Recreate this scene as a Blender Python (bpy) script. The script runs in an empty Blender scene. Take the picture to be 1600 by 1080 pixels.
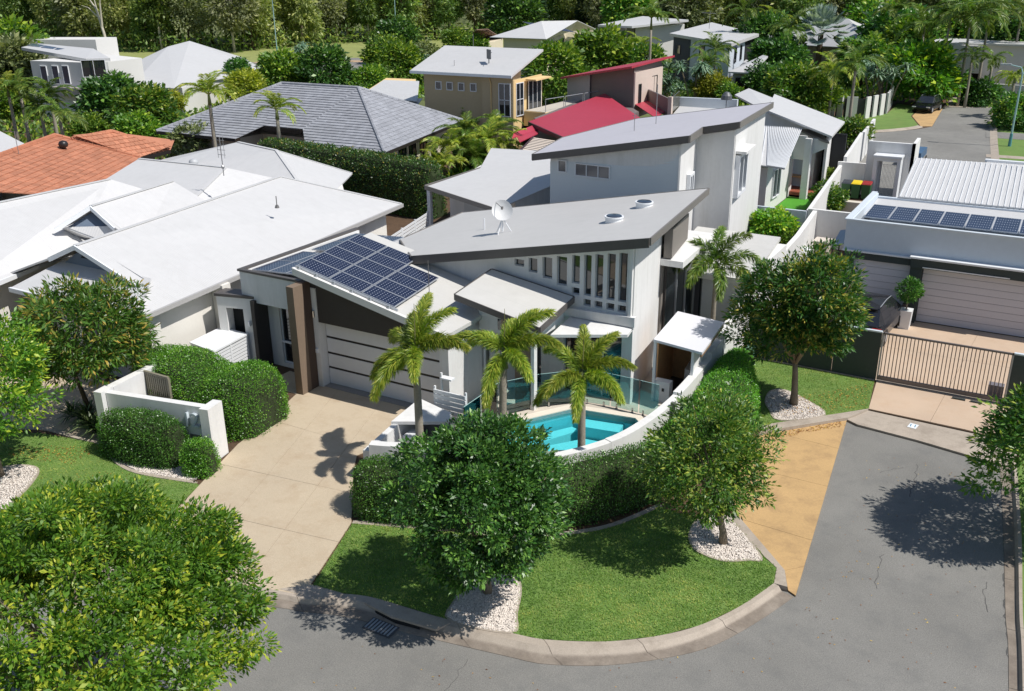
import bpy, math, random
import numpy as np
from mathutils import Vector, Matrix

scene = bpy.context.scene
COL = scene.collection
R = math.radians

# ------------------------------------------------------------------ camera, sky, sun, exposure
YAW, PITCH, ROLL = 0.53, 0.377, -0.0103
def camera_axes():
    c, s = math.cos(PITCH), math.sin(PITCH)
    F = np.array([0, c, -s]); U = np.array([0, s, c]); Rt = np.array([1., 0, 0])
    cr, sr = math.cos(ROLL), math.sin(ROLL)
    Rt, U = cr*Rt + sr*U, -sr*Rt + cr*U
    cy, sy = math.cos(YAW), math.sin(YAW)
    Z = np.array([[cy, -sy, 0], [sy, cy, 0], [0, 0, 1]])
    return Z@Rt, Z@U, Z@F
_r, _u, _f = camera_axes()
cam_data = bpy.data.cameras.new('drone_camera')
cam = bpy.data.objects.new('drone_camera', cam_data)
COL.objects.link(cam)
cam.matrix_world = Matrix(((_r[0], _u[0], -_f[0], 0), (_r[1], _u[1], -_f[1], 0), (_r[2], _u[2], -_f[2], 13.2), (0, 0, 0, 1)))
cam_data.sensor_width = 36.0
cam_data.lens = 1472.0/1600.0*36.0
cam_data.clip_end = 3000.0
scene.camera = cam

SUN_EL, SUN_AZ = R(55.0), R(84.0)
world = bpy.data.worlds.new('World'); scene.world = world
world.use_nodes = True
nt = world.node_tree; nt.nodes.clear()
sky = nt.nodes.new('ShaderNodeTexSky'); sky.sky_type = 'NISHITA'; sky.sun_disc = False
sky.sun_elevation = SUN_EL; sky.sun_rotation = SUN_AZ
sky.air_density = 1.0; sky.dust_density = 0.6; sky.ozone_density = 1.2
bg = nt.nodes.new('ShaderNodeBackground'); bg.inputs['Strength'].default_value = 0.085
wo = nt.nodes.new('ShaderNodeOutputWorld')
nt.links.new(sky.outputs[0], bg.inputs[0]); nt.links.new(bg.outputs[0], wo.inputs[0])
sun_data = bpy.data.lights.new('sun', 'SUN'); sun_data.energy = 4.4; sun_data.angle = R(0.55)
sun_data.color = (1.0, 0.965, 0.91)
sun = bpy.data.objects.new('sun', sun_data); COL.objects.link(sun)
to_sun = Vector((math.sin(SUN_AZ)*math.cos(SUN_EL), math.cos(SUN_AZ)*math.cos(SUN_EL), math.sin(SUN_EL)))
sun.rotation_euler = (-to_sun).to_track_quat('-Z', 'Y').to_euler()
sun.location = (20, 10, 60)
vs = scene.view_settings
vs.view_transform = 'Standard'; vs.look = 'None'; vs.exposure = 0.12; vs.gamma = 1.0
vs.use_curve_mapping = False
scene.cycles.max_bounces = 6
scene.cycles.diffuse_bounces = 3
scene.cycles.transparent_max_bounces = 8

# ------------------------------------------------------------------ materials
MATS = {}
def srgb(r, g, b):
    f = lambda c: ((c/255+0.055)/1.055)**2.4 if c > 10 else c/255/12.92
    return (f(r), f(g), f(b), 1)
def nodes_of(name):
    m = bpy.data.materials.new(name); m.use_nodes = True
    t = m.node_tree; t.nodes.clear()
    out = t.nodes.new('ShaderNodeOutputMaterial'); p = t.nodes.new('ShaderNodeBsdfPrincipled')
    t.links.new(p.outputs[0], out.inputs[0])
    return m, t, p, out
def N(t, kind, **kw):
    n = t.nodes.new(kind)
    for k, v in kw.items():
        if k in ('operation', 'blend_type', 'wave_type', 'bands_direction', 'feature', 'noise_dimensions', 'data_type', 'attribute_name', 'mode', 'interpolation', 'wave_profile', 'distance'):
            setattr(n, k, v)
        else:
            n.inputs[k.replace('_', ' ')].default_value = v
    return n
def mixcol(t, fac, a, b, blend='MIX'):
    n = t.nodes.new('ShaderNodeMix'); n.data_type = 'RGBA'; n.blend_type = blend
    for sock, v in ((n.inputs[0], fac), (n.inputs[6], a), (n.inputs[7], b)):
        if isinstance(v, (int, float)): sock.default_value = v
        elif isinstance(v, tuple): sock.default_value = v
        else: t.links.new(v, sock)
    return n.outputs[2]
def mat(name, col, rough=0.6, var=0.12, big=0.6, fine=14.0, bump=0.0, bscale=40.0, metal=0.0, spec=0.5, dirt=None, dirt_amt=0.0, island=0.0, streak=None, speck=0.0, sscale=45.0, low=None):
    """plain surface: base colour with broad and fine mottling, optional grime and fine relief"""
    if name in MATS: return MATS[name]
    m, t, p, out = nodes_of(name)
    geo = N(t, 'ShaderNodeNewGeometry')
    pos = geo.outputs['Position']
    if streak:
        mp = t.nodes.new('ShaderNodeMapping'); mp.inputs['Scale'].default_value = streak
        t.links.new(pos, mp.inputs[0]); pos2 = mp.outputs[0]
    else: pos2 = pos
    n1 = N(t, 'ShaderNodeTexNoise', Scale=big, Detail=5.0, Roughness=0.6); t.links.new(pos2, n1.inputs['Vector'])
    n2 = N(t, 'ShaderNodeTexNoise', Scale=fine, Detail=3.0); t.links.new(pos, n2.inputs['Vector'])
    add = N(t, 'ShaderNodeMath', operation='ADD'); t.links.new(n1.outputs[0], add.inputs[0]); t.links.new(n2.outputs[0], add.inputs[1])
    mr = t.nodes.new('ShaderNodeMapRange'); mr.inputs[1].default_value = 0.7; mr.inputs[2].default_value = 1.3
    mr.inputs[3].default_value = 1-var; mr.inputs[4].default_value = 1+var
    t.links.new(add.outputs[0], mr.inputs[0])
    cc = t.nodes.new('ShaderNodeCombineColor')
    for i in range(3): t.links.new(mr.outputs[0], cc.inputs[i])
    c = mixcol(t, 1.0, col, cc.outputs[0], 'MULTIPLY')
    if island:
        r2 = t.nodes.new('ShaderNodeMapRange'); r2.inputs[3].default_value = 1-island; r2.inputs[4].default_value = 1+island
        t.links.new(geo.outputs['Random Per Island'], r2.inputs[0])
        c2 = t.nodes.new('ShaderNodeCombineColor')
        for i in range(3): t.links.new(r2.outputs[0], c2.inputs[i])
        c = mixcol(t, 1.0, c, c2.outputs[0], 'MULTIPLY')
    if speck:
        sn = N(t, 'ShaderNodeTexNoise', Scale=sscale, Detail=2.0, Roughness=0.8); t.links.new(pos, sn.inputs['Vector'])
        sr = t.nodes.new('ShaderNodeMapRange'); sr.inputs[1].default_value = 0.34; sr.inputs[2].default_value = 0.66; sr.inputs[3].default_value = 1-speck; sr.inputs[4].default_value = 1+speck
        t.links.new(sn.outputs[0], sr.inputs[0]); c3 = t.nodes.new('ShaderNodeCombineColor')
        for i in range(3): t.links.new(sr.outputs[0], c3.inputs[i])
        c = mixcol(t, 1.0, c, c3.outputs[0], 'MULTIPLY')
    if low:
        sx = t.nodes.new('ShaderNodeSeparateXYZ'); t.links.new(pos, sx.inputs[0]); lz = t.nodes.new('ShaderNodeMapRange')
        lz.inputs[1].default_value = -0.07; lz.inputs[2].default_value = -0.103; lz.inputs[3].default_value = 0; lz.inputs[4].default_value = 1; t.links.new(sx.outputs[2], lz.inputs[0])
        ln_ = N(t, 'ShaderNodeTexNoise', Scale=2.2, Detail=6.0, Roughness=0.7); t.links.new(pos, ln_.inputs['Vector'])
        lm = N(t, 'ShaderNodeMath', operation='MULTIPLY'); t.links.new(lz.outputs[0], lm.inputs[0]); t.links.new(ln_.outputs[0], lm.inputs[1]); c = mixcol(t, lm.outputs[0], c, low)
    if dirt:
        n3 = N(t, 'ShaderNodeTexNoise', Scale=1.3, Detail=8.0, Roughness=0.72); t.links.new(pos2, n3.inputs['Vector'])
        r = t.nodes.new('ShaderNodeMapRange'); r.inputs[1].default_value = 0.48; r.inputs[2].default_value = 0.72
        r.inputs[3].default_value = 0; r.inputs[4].default_value = dirt_amt
        t.links.new(n3.outputs[0], r.inputs[0]); c = mixcol(t, r.outputs[0], c, dirt)
    t.links.new(c, p.inputs['Base Color'])
    p.inputs['Roughness'].default_value = rough; p.inputs['Metallic'].default_value = metal
    p.inputs['Specular IOR Level'].default_value = spec
    if bump:
        b = N(t, 'ShaderNodeTexNoise', Scale=bscale, Detail=4.0); t.links.new(pos, b.inputs['Vector'])
        bn = t.nodes.new('ShaderNodeBump'); bn.inputs['Strength'].default_value = bump; bn.inputs['Distance'].default_value = 0.02
        t.links.new(b.outputs[0], bn.inputs['Height']); t.links.new(bn.outputs[0], p.inputs['Normal'])
    MATS[name] = m
    return m
def roof_mat(name, col, axis='X', pitch=0.09, rough=0.45, var=0.03, depth=0.25):
    """painted corrugated steel: fine ribs run down the slope"""
    if name in MATS: return MATS[name]
    m = mat(name, col, rough, var, 0.25, 3.0, dirt=(col[0]*0.8, col[1]*0.8, col[2]*0.78, 1), dirt_amt=0.22)
    t = m.node_tree; p = [n for n in t.nodes if n.type == 'BSDF_PRINCIPLED'][0]
    geo = t.nodes.new('ShaderNodeNewGeometry')
    w = N(t, 'ShaderNodeTexWave', wave_type='BANDS', bands_direction=axis, wave_profile='SIN', Scale=0.314/pitch, Distortion=0.0)
    t.links.new(geo.outputs['Position'], w.inputs['Vector'])
    lap = N(t, 'ShaderNodeTexWave', wave_type='BANDS', bands_direction=axis, wave_profile='SAW', Scale=0.314/0.76, Distortion=0.0); t.links.new(geo.outputs['Position'], lap.inputs['Vector'])
    lr = t.nodes.new('ShaderNodeMapRange'); lr.inputs[1].default_value = 0.0; lr.inputs[2].default_value = 0.05; lr.inputs[3].default_value = 0.93; lr.inputs[4].default_value = 1.0; t.links.new(lap.outputs['Fac'], lr.inputs[0])
    cl = t.nodes.new('ShaderNodeCombineColor')
    for i in range(3): t.links.new(lr.outputs[0], cl.inputs[i])
    old = p.inputs['Base Color'].links[0].from_socket; t.links.new(mixcol(t, 1.0, old, cl.outputs[0], 'MULTIPLY'), p.inputs['Base Color'])
    bn = t.nodes.new('ShaderNodeBump'); bn.inputs['Strength'].default_value = depth; bn.inputs['Distance'].default_value = 0.02
    t.links.new(w.outputs['Fac'], bn.inputs['Height']); t.links.new(bn.outputs[0], p.inputs['Normal'])
    return m
def glass_dark(name, col=(0.015, 0.02, 0.025, 1), rough=0.03):
    """window glass in front of a dim room: dark, mirror-like"""
    if name in MATS: return MATS[name]
    m, t, p, out = nodes_of(name)
    geo = N(t, 'ShaderNodeNewGeometry')
    n1 = N(t, 'ShaderNodeTexNoise', Scale=1.1, Detail=2.0); t.links.new(geo.outputs['Position'], n1.inputs['Vector'])
    c = mixcol(t, n1.outputs[0], (col[0]*0.5, col[1]*0.5, col[2]*0.5, 1), (col[0]*1.6, col[1]*1.6, col[2]*1.6, 1))
    t.links.new(c, p.inputs['Base Color']); p.inputs['Roughness'].default_value = rough
    p.inputs['Specular IOR Level'].default_value = 0.9; p.inputs['IOR'].default_value = 1.6
    MATS[name] = m; return m
def leaf_mat(name, dark, mid, new, rough=0.42, trans=0.25, spec=0.5):
    """leaves coloured by a per-leaf age value, thin enough to let light through"""
    if name in MATS: return MATS[name]
    m, t, p, out = nodes_of(name)
    at = N(t, 'ShaderNodeAttribute', attribute_name='tint')
    oi = t.nodes.new('ShaderNodeObjectInfo')
    cr = t.nodes.new('ShaderNodeValToRGB')
    e = cr.color_ramp.elements
    e[0].position = 0.0; e[0].color = dark; e[1].position = 1.0; e[1].color = new
    k = e.new(0.55); k.color = mid
    t.links.new(at.outputs['Fac'], cr.inputs[0])
    hs = t.nodes.new('ShaderNodeHueSaturation')
    mh = t.nodes.new('ShaderNodeMapRange'); mh.inputs[3].default_value = 0.49; mh.inputs[4].default_value = 0.51
    mv = t.nodes.new('ShaderNodeMapRange'); mv.inputs[3].default_value = 0.82; mv.inputs[4].default_value = 1.2
    t.links.new(oi.outputs['Random'], mh.inputs[0]); t.links.new(oi.outputs['Random'], mv.inputs[0])
    t.links.new(mh.outputs[0], hs.inputs['Hue']); t.links.new(mv.outputs[0], hs.inputs['Value'])
    t.links.new(cr.outputs[0], hs.inputs['Color'])
    t.links.new(hs.outputs[0], p.inputs['Base Color'])
    p.inputs['Roughness'].default_value = rough; p.inputs['Specular IOR Level'].default_value = spec
    k.color = tuple(min(1, c*1.35) for c in mid[:3])+(1,); e[-1].color = tuple(min(1, c*1.3) for c in new[:3])+(1,); e[0].color = tuple(c*1.25 for c in dark[:3])+(1,)
    tr = t.nodes.new('ShaderNodeBsdfTranslucent')
    br = mixcol(t, 1.0, hs.outputs[0], (1.5, 1.65, 0.6, 1), 'MULTIPLY'); t.links.new(br, tr.inputs[0])
    mx = t.nodes.new('ShaderNodeMixShader'); mx.inputs[0].default_value = trans
    t.links.new(p.outputs[0], mx.inputs[1]); t.links.new(tr.outputs[0], mx.inputs[2]); t.links.new(mx.outputs[0], out.inputs[0])
    MATS[name] = m; return m

# ------------------------------------------------------------------ mesh building
class MB:
    def __init__(s): s.v = []; s.f = []
    def add(s, vs, fs):
        o = len(s.v); s.v += [tuple(map(float, v)) for v in vs]; s.f += [tuple(i+o for i in f) for f in fs]; return s
    def box(s, x0, x1, y0, y1, z0, z1):
        return s.add([(x0,y0,z0),(x1,y0,z0),(x1,y1,z0),(x0,y1,z0),(x0,y0,z1),(x1,y0,z1),(x1,y1,z1),(x0,y1,z1)],
                     [(3,2,1,0),(4,5,6,7),(0,1,5,4),(1,2,6,5),(2,3,7,6),(3,0,4,7)])
    def obox(s, c, half, ax=(1,0,0), ay=(0,1,0), az=(0,0,1)):
        c = Vector(c); ax, ay, az = [Vector(a)*h for a, h in zip((ax, ay, az), half)]
        vs = [c+sx*ax+sy*ay+sz*az for sz in (-1,1) for sy in (-1,1) for sx in (-1,1)]
        return s.add(vs, [(2,3,1,0),(4,5,7,6),(0,1,5,4),(1,3,7,5),(3,2,6,7),(2,0,4,6)])
    def prism(s, poly, z0, z1):
        """plan polygon (any winding) between z0 and z1; either may be a function of (x, y)"""
        a = sum(poly[i][0]*poly[(i+1)%len(poly)][1]-poly[(i+1)%len(poly)][0]*poly[i][1] for i in range(len(poly)))
        if a < 0: poly = poly[::-1]
        n = len(poly); f0 = z0 if callable(z0) else (lambda x, y: z0); f1 = z1 if callable(z1) else (lambda x, y: z1)
        vs = [(x, y, f0(x, y)) for x, y in poly]+[(x, y, f1(x, y)) for x, y in poly]
        return s.add(vs, [tuple(range(n))[::-1], tuple(range(n, 2*n))]+[(i, (i+1)%n, (i+1)%n+n, i+n) for i in range(n)])
    def sheet(s, poly, z=0.0):
        a = sum(poly[i][0]*poly[(i+1)%len(poly)][1]-poly[(i+1)%len(poly)][0]*poly[i][1] for i in range(len(poly)))
        if a < 0: poly = poly[::-1]
        return s.add([(x, y, z) for x, y in poly], [tuple(range(len(poly)))])
    def slab(s, top, t):
        """top: 3-D polygon, thickened downwards by t"""
        a = sum(top[i][0]*top[(i+1)%len(top)][1]-top[(i+1)%len(top)][0]*top[i][1] for i in range(len(top)))
        if a < 0: top = top[::-1]
        n = len(top); vs = [(x, y, z-t) for x, y, z in top]+list(top)
        return s.add(vs, [tuple(range(n))[::-1], tuple(range(n, 2*n))]+[(i, (i+1)%n, (i+1)%n+n, i+n) for i in range(n)])
    def tube(s, p, q, r0, r1=None, n=8, cap=True):
        r1 = r0 if r1 is None else r1
        p, q = Vector(p), Vector(q); d = (q-p).normalized()
        a = d.orthogonal().normalized(); b = d.cross(a)
        vs = [p+(a*math.cos(k*2*math.pi/n)+b*math.sin(k*2*math.pi/n))*r0 for k in range(n)]
        vs += [q+(a*math.cos(k*2*math.pi/n)+b*math.sin(k*2*math.pi/n))*r1 for k in range(n)]
        fs = [(k, (k+1)%n, (k+1)%n+n, k+n) for k in range(n)]
        if cap: fs += [tuple(range(n))[::-1], tuple(range(n, 2*n))]
        return s.add(vs, fs)
    def pipe(s, pts, rad, n=8):
        """bent tube through pts with one radius or one per point"""
        pts = [Vector(p) for p in pts]; rs = rad if isinstance(rad, (list, tuple)) else [rad]*len(pts)
        vs = []; up = None
        for i, p in enumerate(pts):
            d = (pts[min(i+1, len(pts)-1)]-pts[max(i-1, 0)]).normalized()
            a = d.orthogonal().normalized() if up is None else (up-d*up.dot(d)).normalized()
            up = a; b = d.cross(a)
            vs += [p+(a*math.cos(k*2*math.pi/n)+b*math.sin(k*2*math.pi/n))*rs[i] for k in range(n)]
        fs = [(i*n+k, i*n+(k+1)%n, (i+1)*n+(k+1)%n, (i+1)*n+k) for i in range(len(pts)-1) for k in range(n)]
        fs += [tuple(range(n))[::-1], tuple(range((len(pts)-1)*n, len(pts)*n))]
        return s.add(vs, fs)
    def lathe(s, c, prof, n=16):
        vs = [(c[0]+r*math.cos(k*2*math.pi/n), c[1]+r*math.sin(k*2*math.pi/n), c[2]+z) for r, z in prof for k in range(n)]
        m = len(prof)
        return s.add(vs, [(i*n+k, i*n+(k+1)%n, (i+1)*n+(k+1)%n, (i+1)*n+k) for i in range(m-1) for k in range(n)]+[tuple(range(n))[::-1], tuple(range((m-1)*n, m*n))])
    def wall(s, origin, along, thick, length, z0, ztop, openings):
        """upright wall with real openings. along: unit plan vector; thickness goes to the left of along; ztop(u); openings (u0,u1,z0,z1)"""
        us = sorted({0, length, *[u for o in openings for u in o[:2] if 0 < u < length]})
        ax = Vector((along[0], along[1], 0)); nx = Vector((-along[1], along[0], 0)); o = Vector((origin[0], origin[1], 0))
        zt = ztop if callable(ztop) else (lambda u: ztop)
        for a, b in zip(us, us[1:]):
            cuts = sorted([(q[2], q[3]) for q in openings if q[0] < b-1e-6 and q[1] > a+1e-6]); z = z0; segs = []
            for c0, c1 in cuts:
                if c0 > z+1e-4: segs.append((z, z, c0, c0))
                z = max(z, c1)
            segs.append((z, z, zt(a), zt(b)))
            for za, zb, zc, zd in segs:
                if min(zc-za, zd-zb) <= 0.003: continue
                P = [o+ax*a, o+ax*b, o+ax*b+nx*thick, o+ax*a+nx*thick]
                vs = [(P[0].x,P[0].y,za),(P[1].x,P[1].y,zb),(P[2].x,P[2].y,zb),(P[3].x,P[3].y,za),(P[0].x,P[0].y,zc),(P[1].x,P[1].y,zd),(P[2].x,P[2].y,zd),(P[3].x,P[3].y,zc)]
                s.add(vs, [(3,2,1,0),(4,5,6,7),(0,1,5,4),(1,2,6,5),(2,3,7,6),(3,0,4,7)])
        return s
    def mesh(s, name, m, org=(0,0,0), smooth=False):
        me = bpy.data.meshes.new(name)
        me.from_pydata([(x-org[0], y-org[1], z-org[2]) for x, y, z in s.v], [], s.f)
        me.validate(clean_customdata=False); me.update()
        if m: me.materials.append(m)
        if smooth: me.shade_smooth()
        return me
def link(name, me, parent=None, loc=None, rot=None):
    o = bpy.data.objects.new(name, me); COL.objects.link(o)
    if parent is not None: o.parent = parent
    if loc is not None: o.location = loc
    if rot is not None: o.rotation_euler = rot
    return o
ORG = {}
def thing(name, label, cat, loc, group=None):
    o = bpy.data.objects.new(name, None); COL.objects.link(o); o.location = loc; o.empty_display_size = 0.3
    o['label'] = label; o['category'] = cat
    if group: o['group'] = group
    ORG[o.name] = tuple(loc); return o
def part(name, mb, m, parent, label=None, smooth=False, stuff=False):
    org = ORG[parent.name]
    o = link(name, mb.mesh(name, m, org, smooth), parent)
    ORG[o.name] = org
    if label: o['label'] = label
    if stuff: o['kind'] = 'stuff'
    return o
def solo(name, mb, m, label, cat, group=None, smooth=False, org=None):
    """a thing that is one mesh"""
    if org is None:
        xs = [v[0] for v in mb.v]; ys = [v[1] for v in mb.v]; zs = [v[2] for v in mb.v]
        org = ((min(xs)+max(xs))/2, (min(ys)+max(ys))/2, min(zs))
    o = link(name, mb.mesh(name, m, org, smooth)); o.location = org; ORG[o.name] = org
    o['label'] = label; o['category'] = cat
    if group: o['group'] = group
    return o
def ground(name, mb, m, kind='structure', parent=None):
    o = link(name, mb.mesh(name, m), parent); ORG[o.name] = (0, 0, 0)
    if parent is None: o['kind'] = kind
    return o
def copy_tree(o, parent=None, **over):
    c = o.copy(); COL.objects.link(c); ORG[c.name] = ORG.get(o.name, (0, 0, 0))
    if parent is not None: c.parent = parent
    for ch in list(o.children): copy_tree(ch, c)
    for k, v in over.items():
        if k == 'label': c['label'] = v
        elif k == 'group': c['group'] = v
        else: setattr(c, k, v)
    return c
def smoothstep_path(pts, n=6):
    """Catmull-Rom through plan points"""
    out = []; P = [np.array(p, float) for p in pts]
    for i in range(len(P)-1):
        p0, p1, p2, p3 = P[max(i-1, 0)], P[i], P[i+1], P[min(i+2, len(P)-1)]
        for k in range(n):
            t = k/n
            out.append(0.5*((2*p1)+(-p0+p2)*t+(2*p0-5*p1+4*p2-p3)*t*t+(-p0+3*p1-3*p2+p3)*t**3))
    out.append(P[-1]); return [tuple(q) for q in out]
def closed_smooth(pts, n=5):
    out = []; P = [np.array(p, float) for p in pts]; m = len(P)
    for i in range(m):
        p0, p1, p2, p3 = P[i-1], P[i], P[(i+1)%m], P[(i+2)%m]
        for k in range(n):
            t = k/n
            out.append(tuple(0.5*((2*p1)+(-p0+p2)*t+(2*p0-5*p1+4*p2-p3)*t*t+(-p0+3*p1-3*p2+p3)*t**3)))
    return out
def offset_path(pts, d, closed=False):
    out = []; n = len(pts)
    for i in range(n):
        a = pts[i-1] if (i > 0 or closed) else pts[i]; b = pts[(i+1) % n] if (i < n-1 or closed) else pts[i]
        tx, ty = b[0]-a[0], b[1]-a[1]; l = math.hypot(tx, ty) or 1
        out.append((pts[i][0]-ty/l*d, pts[i][1]+tx/l*d))
    return out
def strip(a, b, za, zb, mb=None):
    """band between two plan paths of equal length"""
    mb = mb or MB(); n = len(a)
    vs = [(p[0], p[1], za) for p in a]+[(p[0], p[1], zb) for p in b]
    return mb.add(vs, [(i, i+1, n+i+1, n+i) for i in range(n-1)])
def poly_clip(sub, clip):
    """Sutherland-Hodgman, convex counter-clockwise clip polygon"""
    out = sub
    for i in range(len(clip)):
        a, b = clip[i], clip[(i+1) % len(clip)]; inp = out; out = []
        if not inp: return []
        side = lambda p: (b[0]-a[0])*(p[1]-a[1])-(b[1]-a[1])*(p[0]-a[0])
        for j in range(len(inp)):
            p, q = inp[j-1], inp[j]; sp, sq = side(p), side(q)
            if sq >= 0:
                if sp < 0: t = sp/(sp-sq); out.append((p[0]+(q[0]-p[0])*t, p[1]+(q[1]-p[1])*t))
                out.append(q)
            elif sp >= 0:
                t = sp/(sp-sq); out.append((p[0]+(q[0]-p[0])*t, p[1]+(q[1]-p[1])*t))
    return out
def in_poly(P, poly):
    """vectorised point-in-polygon"""
    x, y = P[:, 0], P[:, 1]; ins = np.zeros(len(P), bool); n = len(poly)
    for i in range(n):
        x0, y0 = poly[i]; x1, y1 = poly[(i+1) % n]
        if y0 == y1: continue
        ins ^= ((y0 > y) != (y1 > y)) & (x < (x1-x0)*(y-y0)/(y1-y0)+x0)
    return ins
def scatter(poly, n, rng):
    a = np.array(poly); lo, hi = a.min(0), a.max(0); out = []
    tot = 0
    while tot < n:
        P = lo+(hi-lo)*rng.random((n*2, 2)); P = P[in_poly(P, poly)]; out.append(P); tot += len(P)
        if len(P) == 0: break
    return np.concatenate(out)[:n]

# ------------------------------------------------------------------ foliage
def quad_mesh(name, V, m, tint=None, Q=None, smooth=False):
    """V (n*4,3): loose quads (or Q faces over shared points); tint: one value per point"""
    me = bpy.data.meshes.new(name); nv = len(V)
    if Q is None: Q = np.arange(nv).reshape(-1, 4)
    nf, k = Q.shape
    me.vertices.add(nv); me.vertices.foreach_set('co', np.ascontiguousarray(V, np.float32).ravel())
    me.loops.add(nf*k); me.loops.foreach_set('vertex_index', np.ascontiguousarray(Q, np.int32).ravel())
    me.polygons.add(nf); me.polygons.foreach_set('loop_start', np.arange(0, nf*k, k, dtype=np.int32))
    if tint is not None:
        a = me.attributes.new('tint', 'FLOAT', 'POINT'); a.data.foreach_set('value', np.ascontiguousarray(tint, np.float32))
    me.update(calc_edges=True)
    if m: me.materials.append(m)
    if smooth: me.shade_smooth()
    return me
def unit(a): return a/np.maximum(np.linalg.norm(a, axis=1, keepdims=True), 1e-9)
def leaves(c, d, face, L, W, rng, fold=0.12):
    """diamond leaves: base c, pointing d, blade facing roughly `face`"""
    d = unit(d); s = unit(np.cross(d, face)); nn = np.cross(s, d)
    L = np.broadcast_to(L, len(c))[:, None]; W = np.broadcast_to(W, len(c))[:, None]
    mid = c+d*L*0.5-nn*L*0.03
    V = np.stack([c, mid+s*W/2+nn*W*fold, c+d*L-nn*L*0.12, mid-s*W/2+nn*W*fold], 1)
    return V.reshape(-1, 3)
def lumpy(dirs, rng, n=9, amp=0.22):
    L = unit(rng.normal(size=(n, 3))); A = rng.uniform(-1, 1, n)
    L2 = unit(rng.normal(size=(26, 3))); A2 = rng.uniform(-0.9, 1, 26)
    return np.clip(1+amp*np.sum(A*np.maximum(dirs@L.T, 0)**3, 1)+0.75*amp*np.sum(A2*np.maximum(dirs@L2.T, 0)**16, 1), 0.45, 1.5)
def crown_mesh(name, m, rad, clumps, per, L, W, seed, shell=0.55, clump_r=0.3, flat=0.0, new=0.25, amp=0.25, spread=1.0, bottom=-0.75, droop=0.0):
    """crown round the origin, half-sizes rad: clumps of leaves through the outer volume"""
    rng = np.random.default_rng(seed); rad = np.array(rad)
    D = unit(rng.normal(size=(clumps*2, 3))); D = D[D[:, 2] > bottom][:clumps]; k = len(D)
    r = shell+(1-shell)*rng.random(k)**0.6
    Cc = D*(r*lumpy(D, rng, 10, amp))[:, None]*rad
    idx = np.repeat(np.arange(k), per); n = len(idx)
    off = unit(rng.normal(size=(n, 3))); rr = rng.random(n)**0.5
    csz = clump_r*(0.7+0.6*rng.random(k))
    c = Cc[idx]+off*(rr*csz[idx])[:, None]*np.array([1, 1, 0.75])
    out = D[idx]*np.array([1, 1, 0.8])
    d = off*0.9*spread+out*0.7+rng.normal(size=(n, 3))*0.35+np.array([0, 0, 0.15-droop])
    face = out*0.5+np.array([0, 0, 0.8])+rng.normal(size=(n, 3))*0.55
    sz = 0.55+0.85*rng.random(n)**1.3; Ls = L*sz*1.05; Ws = W*sz*(0.85+0.3*rng.random(n))
    V = leaves(c, d, face, Ls, Ws, rng)
    cn = rng.random(k)
    age = np.clip(0.1+0.35*rng.random(n)+0.3*cn[idx]+np.where(rng.random(n) < new*(0.35+1.3*cn[idx]), 0.45*rr, 0), 0, 1)
    return quad_mesh(name, V, m, np.repeat(age, 4)), Cc
def tree(name, label, loc, h_trunk, centre, rad, leafm, barkm, seed, clumps=260, per=60, L=0.14, W=0.05, r_trunk=0.1, limbs=9, lean=(0, 0), group=None, cat='tree', crown_args={}, stems=1):
    """centre: crown centre relative to the base"""
    t = thing(name, label, cat, loc, group); rng = random.Random(seed)
    me, Cc = crown_mesh('crown', leafm, rad, clumps, per, L, W, seed, **crown_args)
    cr = link('crown', me, t, loc=centre); ORG[cr.name] = loc; cr['kind'] = 'stuff'
    mb = MB()
    for s in range(stems):
        jx, jy = (rng.uniform(-.15, .15), rng.uniform(-.15, .15)) if stems > 1 else (0, 0)
        top = (centre[0]*0.5+lean[0]+jx*3, centre[1]*0.5+lean[1]+jy*3, h_trunk)
        mb.pipe([(jx, jy, -0.05), (jx+top[0]*0.15, jy+top[1]*0.15, h_trunk*0.3), (top[0]*0.55+jx*.5, top[1]*0.6+jy*.5, h_trunk*0.7), top], [r_trunk*1.35, r_trunk, r_trunk*0.85, r_trunk*0.72], 9)
        pick = [Cc[rng.randrange(len(Cc))] for _ in range(limbs//stems+1)]
        for q in pick:
            e = Vector((q[0]+centre[0], q[1]+centre[1], q[2]+centre[2]))
            m1 = Vector(top).lerp(e, 0.45)+Vector((rng.uniform(-.1, .1), rng.uniform(-.1, .1), rng.uniform(0, .25)))*rad[2]
            mb.pipe([Vector(top)-Vector((0, 0, h_trunk*0.08)), m1, e], [r_trunk*0.5, r_trunk*0.3, r_trunk*0.1], 6)
    me2 = mb.mesh('trunk', barkm, (0, 0, 0), True)
    k = link('trunk', me2, t); ORG[k.name] = loc
    return t
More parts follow.
